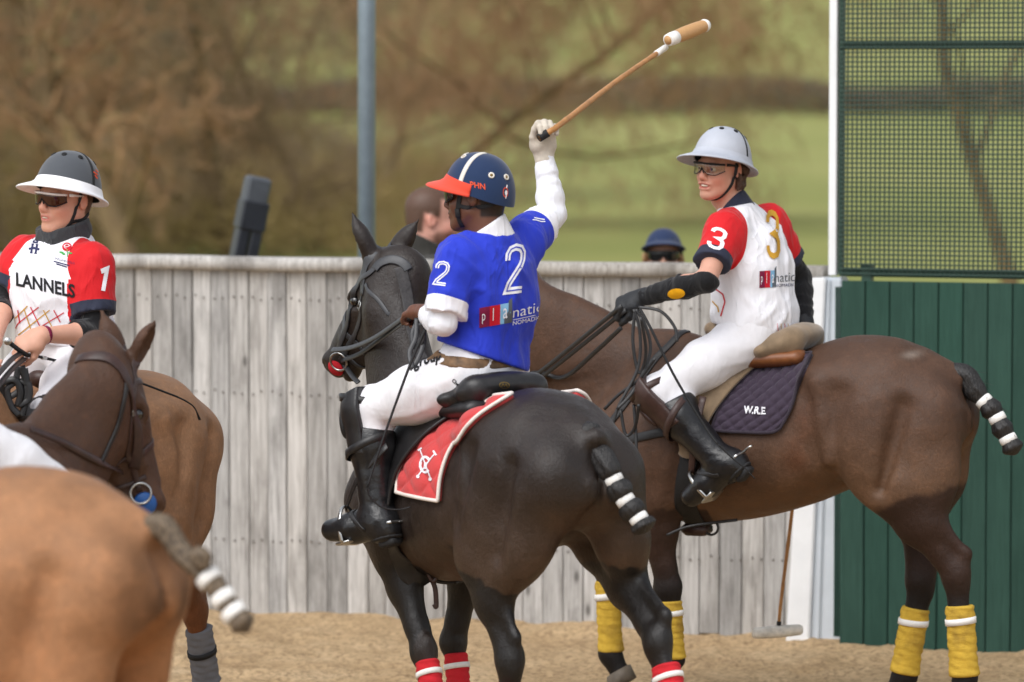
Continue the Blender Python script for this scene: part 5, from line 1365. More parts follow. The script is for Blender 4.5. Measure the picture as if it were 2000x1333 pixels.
def lens(name, col, alpha_t, rough=0.05, coat=0.0):
    m, nt, b = new_mat(name); b.inputs['Base Color'].default_value = (*s2l(col), 1); b.inputs['Roughness'].default_value = rough
    b.inputs['Transmission Weight'].default_value = alpha_t; b.inputs['IOR'].default_value = 1.05 if alpha_t > 0.5 else 1.45; b.inputs['Specular IOR Level'].default_value = 0.8; return m
M['lens_brown'] = lens('lens_brown', (74, 36, 22), 0.25);  M['lens_dark'] = lens('lens_dark', (24, 24, 26), 0.0)

def clear_lens(name):
    m, nt, b = new_mat(name); tr = N_(nt, 'ShaderNodeBsdfTransparent'); tr.inputs[0].default_value = (0.86, 0.85, 0.82, 1); gl = N_(nt, 'ShaderNodeBsdfGlossy'); gl.inputs['Roughness'].default_value = 0.08
    mx = N_(nt, 'ShaderNodeMixShader'); mx.inputs[0].default_value = 0.10; nt.links.new(tr.outputs[0], mx.inputs[1]); nt.links.new(gl.outputs[0], mx.inputs[2]); nt.links.new(mx.outputs[0], nt.nodes['Material Output'].inputs['Surface']); return m
M['lens_clear'] = clear_lens('lens_clear')
def seat_pose(info):
    L = info['L2W']; J = {}
    base = dict(pel=(0.0, 0, 1.575), chest=(0.02, 0, 1.85), neck=(0.035, 0, 2.07), head=(0.06, 0, 2.20), hip=(0.03, 0.10, 1.53), kn=(0.36, 0.325, 1.19), an=(0.13, 0.345, 0.80), to=(0.28, 0.38, 0.735), sh=(0.02, 0.185, 2.00), el=(0.12, 0.26, 1.73), wr=(0.34, 0.09, 1.66))
    far = dict(kn=(0.36, 0.33, 1.25), an=(0.12, 0.35, 1.00), to=(0.27, 0.38, 0.96))
    for k, p in base.items():
        if k in far: J[k + 'L'] = L(p); p = far[k]; J[k + 'R'] = L((p[0], -p[1], p[2])); continue
        if abs(p[1]) > 0: J[k + 'L'] = L(p); J[k + 'R'] = L((p[0], -p[1], p[2]))
        else: J[k] = L(p)
    return J
def boot_set(root, J, S, guard_mat, strap_mat, guard_trim=None, ring=True, soft=None):
    kn, an, to, hp = J['kn' + S], J['an' + S], J['to' + S], J['hip' + S]
    sh_d = nrm(an - kn); fwd = nrm(np.cross(np.cross(sh_d, to - an), sh_d)); sd = np.cross(sh_d, fwd)
    F = Field(); add_legs_shin(F, kn, an, hp); add_foot(F, J, S, 1.12)
    boot, BV, BF = garment(F, 0.006, 0.0105, 'boot', M['leather_boot'], root, cut=plane(lerp(kn, an, 0.16) + fwd * 0.0, -sh_d - fwd * 0.25), disp=combine(limb_folds(kn, an, 0.0022, 40, 3), lambda p: -0.004 * np.exp(-(np.linalg.norm(p - an, axis=1) / 0.07) ** 2) * (1 - 2 * np.abs(hnoise(p * (10, 10, 75), 8)))))
    # sole and heel under the foot
    d = nrm(to - an); dn = nrm(an + sh_d * 0.05 - an); dn = nrm(dn - d * (dn @ d)); F2 = Field(); add_foot(F2, J, S, 1.12)
    heel_p = an + sh_d * 0.045 - d * 0.035
    low = heel_p + dn * 0.030
    garment(F2, 0.006, 0.016, 'sole', M['rubber'], boot, cut=maxf(plane(low, -dn), plane(low + dn * 0.013, dn)), sm=0)
    mb = MB(); mb.box(low + dn * 0.022 - d * 0.004, (0.072, 0.066, 0.03), np.stack([d, np.cross(dn, d), dn], 1), bev=0.008); mb.build('heel', M['rubber'], boot)
    # knee guard: a padded plate in front of the knee with two straps
    G = Field(); top = kn - sh_d * 0.055 + fwd * 0.004; G.cone(top, kn, 0.070, 0.079, k=0.03); G.cone(kn, lerp(kn, an, 0.42), 0.079, 0.069, k=0.03)
    cutp = maxf(plane(kn - fwd * 0.018, -fwd), plane(top + sh_d * -0.02, -sh_d + fwd * 0.3), plane(lerp(kn, an, 0.42), sh_d + fwd * 0.2))
    gd, GV, GF = garment(G, 0.006, 0.016, 'knee_guard', guard_mat, root, cut=cutp, disp=lambda p: -0.006 * np.exp(-(((p - kn) @ sh_d - 0.03) / 0.045) ** 2) * np.exp(-(((p - kn) @ sd) / 0.03) ** 2))
    Pd = Field(); Pd.ell(lerp(kn, an, 0.10) + fwd * 0.083 + sd * (0.03 if S == 'L' else -0.03) * -1, (0.012, 0.028, 0.055), np.stack([fwd, sd, sh_d], 1)); garment(Pd, 0.005, 0.004, 'knee_pad', guard_mat, gd)
    bv = bvh_of(np.vstack([BV, GV]), np.vstack([BF, GF + len(BV)]))
    for c0, rad, tl in ((lerp(kn, an, 0.34), (0.095, 0.086), 0.03), (kn - sh_d * 0.035 + fwd * 0.004, (0.097, 0.074), -0.02)):
        mb = MB(); rows = []
        for a in np.linspace(-math.pi, math.pi, 40):
            o = math.cos(a) * fwd + math.sin(a) * sd; p = c0 + o * (0.5 * (rad[0] + rad[1]) + 0.5 * (rad[0] - rad[1]) * math.cos(a)) + sh_d * tl * math.cos(a)
            rows.append([p - sh_d * 0.015 - o * .002, p - sh_d * 0.013 + o * 0.003, p + sh_d * 0.013 + o * 0.003, p + sh_d * 0.015 - o * .002])
        mb.sheet(np.array(rows)); mb.build('guard_strap', strap_mat, gd)
    # spur
    hl = heel_p - d * 0.040 - sh_d * 0.012; ub = -d
    P = [hl + d * 0.085 + s_ * 0.0475 * np.cross(dn, d) + dn * 0.002 if q else hl + s_ * 0.047 * np.cross(dn, d) for s_, q in ((1, 1), (1, 0))] + [hl - d * 0.012 + np.cross(dn, d) * 0.03, hl - d * 0.02, hl - d * 0.012 - np.cross(dn, d) * 0.03] + [hl - 0.047 * np.cross(dn, d), hl + d * 0.085 - 0.0475 * np.cross(dn, d)]
    mb = MB(); mb.tube(catmull(P, 4), 0.0042, n=8, flat=(0.6, 1.3), up=dn)
    mb.tube([hl - d * 0.018, hl - d * 0.05 + dn * 0.004, hl - d * 0.066 + dn * 0.010], [0.0048, 0.0042, 0.005], n=8); spur = mb.build('spur', M['steel'], boot)
    for s_ in (1, -1):
        ring_at(hl + d * 0.088 + s_ * 0.048 * np.cross(dn, d), np.cross(dn, d), 0.011, 0.003, 'spur_ring', M['steel'], boot)
    ins = [hl + d * 0.088 + 0.049 * np.cross(dn, d), lerp(an, to, 0.38) - sh_d * 0.014 + 0.03 * np.cross(dn, d) + d * 0.01, lerp(an, to, 0.42) - sh_d * 0.026, lerp(an, to, 0.38) - sh_d * 0.014 - 0.03 * np.cross(dn, d) + d * 0.01, hl + d * 0.088 - 0.049 * np.cross(dn, d)]
    bb = bvh_of(BV, BF)
    wrap_on(bb, ins, 0.016, 0.004, 'spur_strap', M['leather_black'], boot, sub=8)
    wrap_on(bb, [ins[0], low + dn * 0.008 + 0.03 * np.cross(dn, d) + d * 0.06, low + dn * 0.01 + d * 0.06 - 0.0 * np.cross(dn, d)], 0.014, 0.004, 'spur_strap', M['leather_black'], boot, sub=8)
    h_ = near(bb, ins[1]); buckle(h_[0] + h_[1] * 0.004, nrm(ins[2] - ins[1]), h_[1], 0.022, 0.024, 'buckle', M['steel'], boot, 0.0022)
    return dict(boot=boot, bvh=bb, fwd=fwd, sd=sd, shd=sh_d, guard=gd, gbvh=bvh_of(GV, GF))
def add_legs_shin(F, kn, an, hp):
    F.cone(kn, lerp(kn, an, 0.35), 0.066, 0.065, k=0.03); F.cone(lerp(kn, an, 0.35), an, 0.065, 0.047, k=0.03)
    bk = nrm(np.cross(np.cross(an - kn, hp - kn), an - kn)); F.ell(lerp(kn, an, 0.33) + bk * 0.016, (0.045, 0.045, 0.085), k=0.04)
def make_rider(key, label, J, skin, skinm, lips, jersey, sleeve_t=(0.72, 0.72), sleeves=None, hands=None, gloves=None, hairc=None, hairf=None, collar=None, smile=0.0, open_=0.0, beard=None, flush=None, raglan=False, legs=True, head_s=1.0, group='polo riders', hem=0.16, h=0.005, cuffw=0.026, nose=1.0, full=True, guard=('leather_black', 'leather_black'), jloose=0.012, hemk=0.3, fold_amp=0.010, hem_px=None, thigh=0.98, belt=(0.072, 0.108)):
    root = empty('person', J['pel'] * (1, 1, 0) + V3(0, 0, min(J['anL'][2], J['anR'][2]) - 0.06), 0, label=label, cat='person', group=group)
    B = Field(); T = add_torso(B, J)
    for S in 'LR': add_arm(B, J, S); add_foot(B, J, S)
    add_legs(B, J); hd = {}
    for S in 'LR': hd[S] = add_hand(B, J['wr' + S], *hands[S][:2], **hands[S][2])
    Hf = add_head(B, J, smile, open_, head_s, nose=nose)
    V, Q = B.mesh(h); V = relax(V, Q, 1, 0.25)
    body = mesh_obj('body', V, Q, M[skinm], root); set_col(body, head_colors(V, J, skin, lips, hairc, hairf, beard, head_s, flush))
    out = dict(root=root, body=body, J=J, T=T, H=Hf, bvh_body=bvh_of(V, Q))
    for q in (1, -1):
        mb = MB(); mb.lathe([(0.0001, 0.0118)] + [(0.0118 * math.sin(a), 0.0118 * math.cos(a)) for a in np.linspace(0.3, 2.84, 8)] + [(0.0001, -0.0118)], Hf(0.0835, 0.0325 * q, -0.005), n=12); mb.build('eye', M['eye_white'] if 'eye_white' in M else M['white_tape'], root)
        mb = MB(); mb.lathe([(0.0001, 0.0022), (0.004, 0.0016), (0.0056, 0.0)], Hf(0.0948, 0.0325 * q + 0.001, -0.005), np.stack([J['hR'][:, 1], J['hR'][:, 2], J['hR'][:, 0]], 1), 10); mb.build('iris', M['eye'], root)
    if open_ > 0.2:
        mb = MB(); mb.tube([Hf(0.088, -0.022, -0.069), Hf(0.0985, -0.010, -0.0708), Hf(0.100, 0, -0.0712), Hf(0.0985, 0.010, -0.0708), Hf(0.088, 0.022, -0.069)], 0.0042, n=6); mb.build('teeth', flat_mat('tooth', (232, 222, 205), 0.3), root)
    # jersey
    F = Field(); add_torso(F, J, 1.0, jloose); TF = Field(); add_torso(TF, J, 1.0, jloose); ends = []
    for i, S in enumerate('LR'):
        sh, el = J['sh' + S], J['el' + S]; F.cone(sh, lerp(sh, el, 0.35), 0.050, 0.054, k=0.05); F.tcone(lerp(sh, el, 0.2), lerp(sh, el, sleeve_t[i] + 0.25), 0.052, 0.064, lerp(sh, el, sleeve_t[i]), k=0.03)
        ends.append((lerp(sh, el, sleeve_t[i]), nrm(el - sh), sh, el))
    up = T['up']; hemp = J['pel'] - up * (hem - 0.16 + 0.035)
    hp = plane(hemp, -up + T['fw'] * hemk)
    if hem_px:
        a_, b__ = [W(*q_, J['pel'][1]) for q_ in hem_px]; nn_ = np.cross(b__ - a_, ray(*hem_px[0])); nn_ = -nn_ if nn_[2] > 0 else nn_; hp = plane(a_, nn_)
    cuts = [hp, sleeve_end(J['neck'] + up * 0.016, up, 0.3, 0.10)]
    jo, JV, JQ = garment(F, 0.007, 0.011, 'jersey', M[jersey], root, cut=maxf(*cuts), disp=combine(folds(T['R'], J['chest'], fold_amp, sum(map(ord, key)) % 50, fr=(9, 9, 4.2)), *[limb_folds(s_, e_, 0.005, 30, 5) for _, _, s_, e_ in ends]))
    # colour fields
    offt = TF.at(JV) > 0.019
    cf = np.full(len(JV), -1.0); rd = np.full(len(JV), -1.0)
    for (e, d, sh, el), sg in zip(ends, (1, -1)):
        q = JV - sh; t = q @ d; rad = np.linalg.norm(q - np.outer(t, d), axis=1); L = np.linalg.norm(e - sh)
        on_arm = (rad < 0.11) & (t > 0.3 * L) & offt
        cf = np.maximum(cf, np.where(on_arm, t - (L - cuffw), -1))
        rg = raglan if raglan is not True else 0.0; nside = J['neck'] + T['lat'] * sg * (0.082 + rg); ap = lerp(sh, J['chest'], 0.18) - up * 0.11 + T['lat'] * sg * (0.050 + rg)
        nn = nrm(np.cross(ap - nside, T['fw'])) * 1.0
        if nn @ (T['lat'] * sg) < 0: nn = -nn
        low_ = np.minimum((JV - nside) @ nn, (JV - (ap - up * 0.03)) @ nrm(up + T['lat'] * sg * 0.9) + 0.02)
        rd = np.maximum(rd, np.maximum(low_, np.where((rad < 0.095) & (t > 0.35 * L), 0.02, -1)))
    set_val(jo, cf, 'cuff'); set_val(jo, rd if raglan else np.full(len(JV), -1.0), 'red')
    out['jbvh'] = bvh_of(JV, JQ); out['jersey'] = jo
    # breeches
    F = Field(); add_torso(F, J); add_legs(F, J, thigh)
    cuts = [plane(J['pel'] + up * 0.115, up)] + [sleeve_end(lerp(J['kn' + S], J['an' + S], 0.34), J['an' + S] - J['kn' + S], 0.4, 0.12) for S in 'LR']
    bo, BV, BQ = garment(F, 0.007, 0.008, 'breeches', M['breeches'], root, cut=maxf(*cuts), disp=combine(*[limb_folds(J['hip' + S], J['kn' + S], 0.0038, 26, 7) for S in 'LR']))
    out['bbvh'] = bvh_of(BV, BQ)
    F = Field(); add_torso(F, J); add_legs(F, J, thigh); garment(F, 0.007, 0.013, 'belt', M['belt_tan'] if 'belt_tan' in M else M['leather_brown'], root, cut=maxf(plane(J['pel'] + up * belt[1], up), plane(J['pel'] + up * belt[0], -up)), sm=0)
    # under-sleeves
    if sleeves:
        for i, S in enumerate('LR'):
            if sleeves.get(S) is None: continue
            mt, t_end, t_start = sleeves[S]; F = Field(); add_arm(F, J, S); sh, el, wr = J['sh' + S], J['el' + S], J['wr' + S]
            st = lerp(sh, el, t_start if t_start is not None else sleeve_t[i] - 0.1); en = lerp(el, wr, t_end)
            nst = nrm(el - sh); cutA = sleeve_end(st, -nst, 0.4, 0.11)
            garment(F, 0.0055, 0.0055, 'arm_sleeve', M[mt], root, cut=maxf(cutA, sleeve_end(en, wr - el, 0.3, 0.08)), disp=combine(limb_folds(sh, el, 0.0035, 90, 9), limb_folds(el, wr, 0.0035, 90, 10)))
    if gloves:
        for S, (mt, infl) in gloves.items():
            F = Field(); add_hand(F, J['wr' + S], *hands[S][:2], **hands[S][2]); el, wr = J['el' + S], J['wr' + S]; F.cone(lerp(el, wr, 0.9), wr, 0.033, 0.031, k=0.01)
            g, GV, GQ = garment(F, 0.004, infl, 'glove', M[mt], root, disp=lambda p: 0.0008 * hnoise(p * 120, 2)); out['glove' + S] = (g, bvh_of(GV, GQ))
    if collar:
        F = Field(); nk = J['neck']; hup = nrm(J['head'] + J['hR'] @ V3(-0.03, 0, -0.10) - nk); fw = T['fw']
        cr = collar.get('r', 0); F.cone(nk - up * 0.03, nk + hup * 0.06, 0.080 + cr, 0.064 + cr * 0.6, k=0.02)
        tp = collar.get('top', 0.035)
        garment(F, 0.0055, 0.004, 'collar', M[collar['mat']], root, cut=maxf(plane(nk + hup * tp - fw * 0.0, hup - fw * -0.35), plane(nk - up * 0.018, -up + fw * -0.25)), disp=folds(T['R'], nk, 0.002, 4))
    if legs:
        for S in 'LR': out['boot' + S] = boot_set(root, J, S, M[guard[0]], M[guard[1]])
    return out
def chin_strap(r, pts_local, w=0.014, mat='black_webbing', name='chin_strap', s=1.0):
    H = r['H']; return wrap_on(r['bvh_body'], [H(*p) for p in pts_local], w, 0.003, name, M[mat], r['root'], sub=6, off=0.001)
M['belt_tan'] = basic('belt_tan', (112, 84, 56), 0.6, var=0.5, vscale=34)
M['eye_white'] = basic('eye_white', (225, 220, 214), 0.2, var=0.05)
def H3(fwd, tilt_up=0.0, roll=0.0, dz=0.0):
    f = nrm(V3(fwd[0], fwd[1], math.sin(tilt_up))); u = V3(0, 0, 1) + np.cross(f, V3(0, 0, 1)) * roll; return frame(f, u)

RIDERS = {}
# --- rider two: blue jersey, arm raised
Y = 15.1; J = seat_pose(HORSES['h2'])
J.update(pel=W(940, 733, 15.10), chest=W(958, 572, 15.08), neck=W(958, 460, 15.06), head=W(932, 380, 15.06), hR=H3((-0.94, 0.34), -0.02, 0.02),
    shL=W(896, 512, 14.96), shR=W(1020, 472, 15.22), elL=W(864, 630, 14.90), wrL=W(828, 611, 15.12), elR=W(1080, 420, 15.40), wrR=W(1062, 302, 15.44),
    hipL=W(908, 742, 15.02), hipR=W(968, 742, 15.20), knL=W(720, 800, 15.16), anL=W(738, 1012, 15.10), toL=W(652, 1036, 15.20))
hands = {'L': (V3(-0.22, 1.0, 0.05), V3(-0.3, 0.1, -1), dict(curl=0.95, mirror_=1)), 'R': (V3(0.02, -0.05, 1), V3(0.25, -1, 0.0), dict(curl=(0.8, 0.85, 0.8, 0.75), thumb=(0.35, 0.45), mirror_=-1, s=1.0))}
M['glove_tan'] = basic('glove_tan', (196, 186, 172), 0.8, var=0.12, vscale=30, bscale=160, bstr=0.3)
M['glove_black'] = basic('glove_black', (28, 30, 34), 0.65, var=0.3, vscale=30, bscale=120, bstr=0.5)
r2 = make_rider('r2', 'rider in blue number 2 jersey seen from behind, mallet raised overhead', J, (104, 68, 52), 'skin_dark', (98, 58, 52), 'jersey_blue', sleeve_t=(0.80, 0.60), jloose=0.020,
    sleeves={'L': ('white_knit', 0.80, None), 'R': ('white_knit', 0.97, None)}, hands=hands, gloves={'R': ('glove_tan', 0.0025)}, hairc=(22, 19, 18), hairf=lambda x, y, z: np.clip((-0.030 - x) / 0.008, 0, 1) * np.clip((z + 0.085) / 0.01, 0, 1) + np.clip((z - 0.03) / 0.01, 0, 1),
    collar=dict(mat='cuff_white', top=0.042, r=0.012), cuffw=0.034, hem_px=((866, 670), (1043, 731)), thigh=1.05, belt=(0.046, 0.086), fold_amp=0.011, h=0.005)
RIDERS['r2'] = r2

# --- rider three: white and red jersey, grey helmet, looking back
J = seat_pose(HORSES['h3'])
J.update(pel=W(1480, 640, 16.93), chest=W(1468, 520, 16.93), neck=W(1437, 408, 16.92), head=W(1408, 326, 16.90), hR=H3((-0.68, -0.735), -0.02, -0.06),
    shL=W(1414, 452, 16.78), shR=W(1500, 440, 17.08), elL=W(1380, 548, 16.62), wrL=W(1250, 582, 16.78), elR=W(1562, 545, 17.22), wrR=W(1572, 632, 17.12),
    hipL=W(1462, 662, 16.82), hipR=W(1500, 660, 17.05), knL=W(1286, 768, 16.72), anL=W(1410, 905, 16.60), toL=W(1352, 970, 16.66))
hands = {'L': (V3(-1, 0.1, -0.35), V3(0.1, 0.55, -0.85), dict(curl=0.95, mirror_=1)), 'R': (V3(0.10, 0.1, -1), V3(-0.4, 1, -0.2), dict(curl=0.95, mirror_=-1))}
r3 = make_rider('r3', 'rider in white and red number 3 jersey and pale grey helmet, smiling towards us', J, (212, 160, 138), 'skin', (186, 100, 92), 'jersey_red', sleeve_t=(0.62, 0.62), jloose=0.030, hem_px=((1385, 630), (1540, 664)),
    sleeves={'L': ('black_knit', 0.97, 0.98), 'R': ('black_knit', 0.97, None)}, hands=hands, gloves={'L': ('glove_black', 0.003), 'R': ('glove_black', 0.003)}, hairc=(70, 46, 34), hairf=lambda x, y, z: np.clip((-0.03 - x) / 0.008, 0, 1) * np.clip((z + 0.085) / 0.01, 0, 1) + np.clip((z - 0.04) / 0.01, 0, 1),
    collar=dict(mat='navy_cloth', top=0.030), smile=1.8, open_=1.1, raglan=True, flush=(216, 132, 112), guard=('leather_brown', 'leather_brown'))
RIDERS['r3'] = r3

# --- rider one: white and red jersey, charcoal helmet with white brim
J = seat_pose(HORSES['h1'])
J.update(pel=W(128, 692, 15.42), chest=W(112, 560, 15.40), neck=W(124, 458, 15.40), head=W(129, 384, 15.38), hR=H3((-0.66, -0.75), -0.03, -0.08),
    shL=W(177, 519, 15.28), shR=W(52, 502, 15.53), elL=W(188, 652, 15.22), wrL=W(82, 655, 15.02), elR=W(5, 590, 15.50), wrR=W(-12, 668, 15.22),
    hipL=W(172, 705, 15.34), hipR=W(85, 705, 15.50), knL=W(92, 815, 15.02))
hands = {'L': (V3(-0.85, -0.25, -0.42), V3(-0.3, 0.6, -0.75), dict(curl=(0.75, 0.85, 0.9, 0.9), thumb=(0.45, 0.75), mirror_=1)), 'R': (V3(-0.3, -0.5, -0.6), V3(0.7, 0.3, -0.5), dict(curl=0.9, mirror_=-1))}
r1 = make_rider('r1', 'rider in white and red number 1 jersey, charcoal helmet and dark neck gaiter', J, (218, 166, 142), 'skin', (196, 118, 108), 'jersey_red', sleeve_t=(0.66, 0.66), jloose=0.030, hem_px=((20, 660), (205, 692)),
    sleeves={'L': ('black_knit', 0.40, None), 'R': ('black_knit', 0.30, None)}, hands=hands, hairc=(96, 70, 50), hairf=lambda x, y, z: np.clip((-0.03 - x) / 0.008, 0, 1) * np.clip((z + 0.07) / 0.01, 0, 1), collar=None, open_=0.45, raglan=0.022, flush=(220, 140, 118))
RIDERS['r1'] = r1
# neck gaiter, in two slumped rolls
F = Field(); nk = J['neck']; hb = J['head'] + J['hR'] @ V3(-0.015, 0, -0.10); fw = r1['T']['fw']
F.cone(nk - V3(0, 0, 0.018), nk + V3(0, 0, 0.010), 0.094, 0.092, k=0.012); F.cone(lerp(nk, hb, 0.50), lerp(nk, hb, 0.95) + fw * 0.012, 0.088, 0.080, k=0.010)
garment(F, 0.0055, 0.006, 'neck_gaiter', M['gaiter'], r1['root'], cut=maxf(plane(lerp(nk, hb, 1.12) + fw * 0.02, V3(0, 0, 1) + fw * 0.30), plane(nk - V3(0, 0, 0.055), V3(0, 0, -1))), disp=lambda p: 0.004 * hnoise(p * (12, 12, 45), 3) + 0.004 * hnoise(p * (20, 20, 30), 7))

# --- rider of the bay pony, mostly outside the picture
J = seat_pose(HORSES['h5']); i5 = HORSES['h5']; fd = i5['L2W']((1, 0, 0)) - i5['L2W']((0, 0, 0)); J['hR'] = H3((fd[0], fd[1]))
J['knR'] = W(150, 985, 13.22); J['hipR'] = W(-95, 850, 13.05)
for k_, dx in (('pel', -0.06), ('hipL', -0.06), ('chest', -0.20), ('neck', -0.30), ('head', -0.32), ('shL', -0.28), ('shR', -0.28), ('elL', -0.26), ('elR', -0.34), ('wrL', -0.16), ('wrR', -0.22)): J[k_] = J[k_] + V3(dx, 0, 0)
hands = {'L': (fd, V3(0, 0, -1), dict(curl=0.95, mirror_=1)), 'R': (fd, V3(0, 0, -1), dict(curl=0.95, mirror_=-1))}
r5 = make_rider('r5', 'rider in white breeches at the left edge, on the dark bay pony', J, (206, 154, 132), 'skin', (180, 100, 92), 'jersey_blue', sleeves={'L': ('white_knit', 0.95, None), 'R': ('white_knit', 0.95, None)}, hands=hands, hairc=(60, 44, 34), hairf=lambda x, y, z: (z > 0.02) * 1.0, collar=dict(mat='cuff_white'), h=0.007)
RIDERS['r5'] = r5

# ---- helmets, goggles, straps
M['helm_navy'] = fabric('helm_navy', (26, 48, 84), fold=0.0, rough=0.8, weave=500, sheen=0.3); M['helm_orange'] = fabric('helm_orange', (226, 74, 52), fold=0.0, rough=0.75, weave=600, sheen=0.2)
M['helm_charcoal'] = fabric('helm_charcoal', (78, 82, 88), fold=0.0, rough=0.8, weave=500, sheen=0.3); M['helm_white'] = basic('helm_white', (236, 235, 238), 0.45, var=0.03)
M['helm_grey'] = basic('helm_grey', (176, 180, 190), 0.6, var=0.09, vscale=10, bscale=50, bstr=0.08)
J = r2['J']; hc = J['head'] + J['hR'] @ V3(-0.012, 0, 0.030)
hm = helmet(r2['root'], hc, H3((-0.94, 0.34), 0.0, 0.0), 1.05, M['helm_navy'], M['helm_orange'], lambda an: 0.060 * max(0, math.cos(an * 0.93)) ** 1.2 + 0.004, a=0.122, b=0.104, h=0.112, tilt=-0.20, low=0.035, brim_rng=(-1.62, 1.62), droop=0.30, skirt=0.17)
hm['band']([(math.pi / 2 * 0.80, t) for t in np.linspace(0.10, 0.98, 16)], 0.017, M['white_leather'], 'strap'); hm['band']([(-math.pi / 2 * 0.80, t) for t in np.linspace(0.10, 0.98, 16)], 0.017, M['white_leather'], 'strap')
for an, t in ((0.62, 0.60), (0.15, 0.66), (2.15, 0.40), (2.75, 0.42), (-0.62, 0.60), (-2.15, 0.40)): hm['vent'](an, t, 0.0115, M['brass'], M['white_leather'])
hb2 = bvh_of(np.array([hm['shell'].matrix_world @ v.co for v in hm['shell'].data.vertices]) + np.array(r2['root'].location), [tuple(p.vertices) for p in hm['shell'].data.polygons])
V_, F_ = text2d('PHN', 0.02); decal('lettering', [(V_, F_)], (919, 366), (11.0, 1.9), (-1.0, -11.5), hb2, M['print_orange'], hm['shell'], lift=0.002)
decal('emblem', [stroke2d([(math.cos(a), math.sin(a)) for a in np.linspace(0, 6.283, 20)], 0.25)], (987, 376), (4.5, 0), (0, -9), hb2, M['print_orange'], hm['shell'], lift=0.002)
decal('emblem', [circ2d((0, 0), 0.6), stroke2d([(-0.2, -1.4), (0.1, -0.6)], 0.4), stroke2d([(0.2, 1.2), (0.5, 1.9)], 0.5)], (988, 377), (4.0, 0), (0, -8), hb2, M['print_white'], hm['shell'], lift=0.0024)
goggles(r2['root'], J, 1.0, M['lens_dark'], M['black_webbing'])
chin_strap(r2, [(0.035, 0.075, 0.03), (0.045, 0.070, -0.03), (0.048, 0.060, -0.07), (0.040, 0.045, -0.115)], 0.017); chin_strap(r2, [(-0.085, 0.055, -0.035), (-0.05, 0.072, -0.045), (0.01, 0.078, -0.045), (0.043, 0.070, -0.040)], 0.014)
h_ = near(r2['bvh_body'], r2['H'](0.047, 0.064, -0.065)); mb = MB(); mb.box(h_[0] + h_[1] * 0.006, (0.010, 0.020, 0.034), frame(h_[1], (0, 0, 1)), bev=0.003); mb.build('strap_buckle', M['black_webbing'], r2['root'])
J = r3['J']; hc = J['head'] + J['hR'] @ V3(-0.010, 0, 0.036)
full = lambda an: 0.026 + 0.044 * max(0, math.cos(an)) ** 1.0 + 0.004 * abs(math.sin(an))
hm = helmet(r3['root'], hc, H3((-0.68, -0.735), 0.0, 0.02), 1.04, M['helm_grey'], M['helm_grey'], full, a=0.120, b=0.106, h=0.118, tilt=-0.24, low=0.02, droop=0.30)
for an, t in ((0.45, 0.66), (1.35, 0.66), (-0.45, 0.66), (-1.3, 0.66), (2.4, 0.6)): hm['vent'](an, t, 0.010, M['black_webbing'])
for sg in (1, -1): hm['band']([(sg * 1.75, t) for t in np.linspace(0.12, 0.98, 14)], 0.010, M['black_webbing'])
goggles(r3['root'], J, 1.0, M['lens_clear'], M['black_webbing'])
chin_strap(r3, [(0.0, 0.082, 0.02), (0.010, 0.080, -0.04), (0.028, 0.066, -0.085), (0.045, 0.035, -0.118), (0.05, 0.0, -0.123)], 0.013); chin_strap(r3, [(-0.07, 0.06, -0.05), (-0.03, 0.075, -0.045), (0.008, 0.080, -0.040)], 0.012)
chin_strap(r3, [(0.0, -0.082, 0.02), (0.010, -0.080, -0.04), (0.028, -0.066, -0.085), (0.05, 0.0, -0.123)], 0.013)
Hh = Field()
rr = random.Random(4)
for q in range(46):
    a = rr.uniform(-2.3, 2.3); z = rr.uniform(-0.085, 0.005); rad = 0.085 + rr.uniform(-0.006, 0.012)
    Hh.ell(r3['H'](-0.012 - math.cos(a) * rad * 1.0, math.sin(a) * rad * 0.95, z), (0.016, 0.016, 0.022), k=0.012)
M['hair_brown'] = basic('hair_brown', (74, 50, 36), 0.6, var=0.5, vscale=90, bscale=140, bstr=0.9, bdist=0.008)
garment(Hh, 0.0045, 0.0, 'hair', M['hair_brown'], r3['root'], cut=plane(r3['H'](-0.006, 0, 0), J['hR'][:, 0]), disp=lambda p: 0.005 * hnoise(p * 110, 3))
J = r1['J']; hc = J['head'] + J['hR'] @ V3(-0.012, 0, 0.036)
hm = helmet(r1['root'], hc, H3((-0.66, -0.75), 0.0, 0.0), 1.05, M['helm_charcoal'], M['helm_white'], full, a=0.120, b=0.106, h=0.122, tilt=-0.22, low=0.02, droop=0.30)
for an, t in ((0.42, 0.62), (1.25, 0.62), (-0.45, 0.62), (-1.3, 0.62), (2.4, 0.6)): hm['vent'](an, t, 0.010, M['black_webbing'])
for sg in (1, -1): hm['band']([(sg * 1.72, t) for t in np.linspace(0.14, 0.98, 14)], 0.013, M['black_webbing'])
hb1 = bvh_of(np.array([v.co for v in hm['shell'].data.vertices]) + np.array(r1['root'].location), [tuple(p.vertices) for p in hm['shell'].data.polygons])
decal('emblem', [stroke2d([(0, 1), (1, 0.3)], 0.3), stroke2d([(0.3, 0.3), (1, -0.5)], 0.3), stroke2d([(0.5, 1.4), (1.1, 0.9)], 0.25)], (182, 345), (8, 0), (0, -9), hb1, M['print_orange'], hm['shell'])
goggles(r1['root'], J, 1.0, M['lens_brown'], M['helm_white'])
chin_strap(r1, [(0.002, 0.082, 0.02), (0.016, 0.078, -0.03), (0.03, 0.066, -0.075), (0.045, 0.045, -0.115)], 0.011); chin_strap(r1, [(-0.06, 0.06, -0.06), (-0.02, 0.072, -0.08), (0.03, 0.062, -0.085), (0.05, 0.03, -0.12)], 0.013)
J = r5['J']; hc = J['head'] + J['hR'] @ V3(-0.012, 0, 0.036)
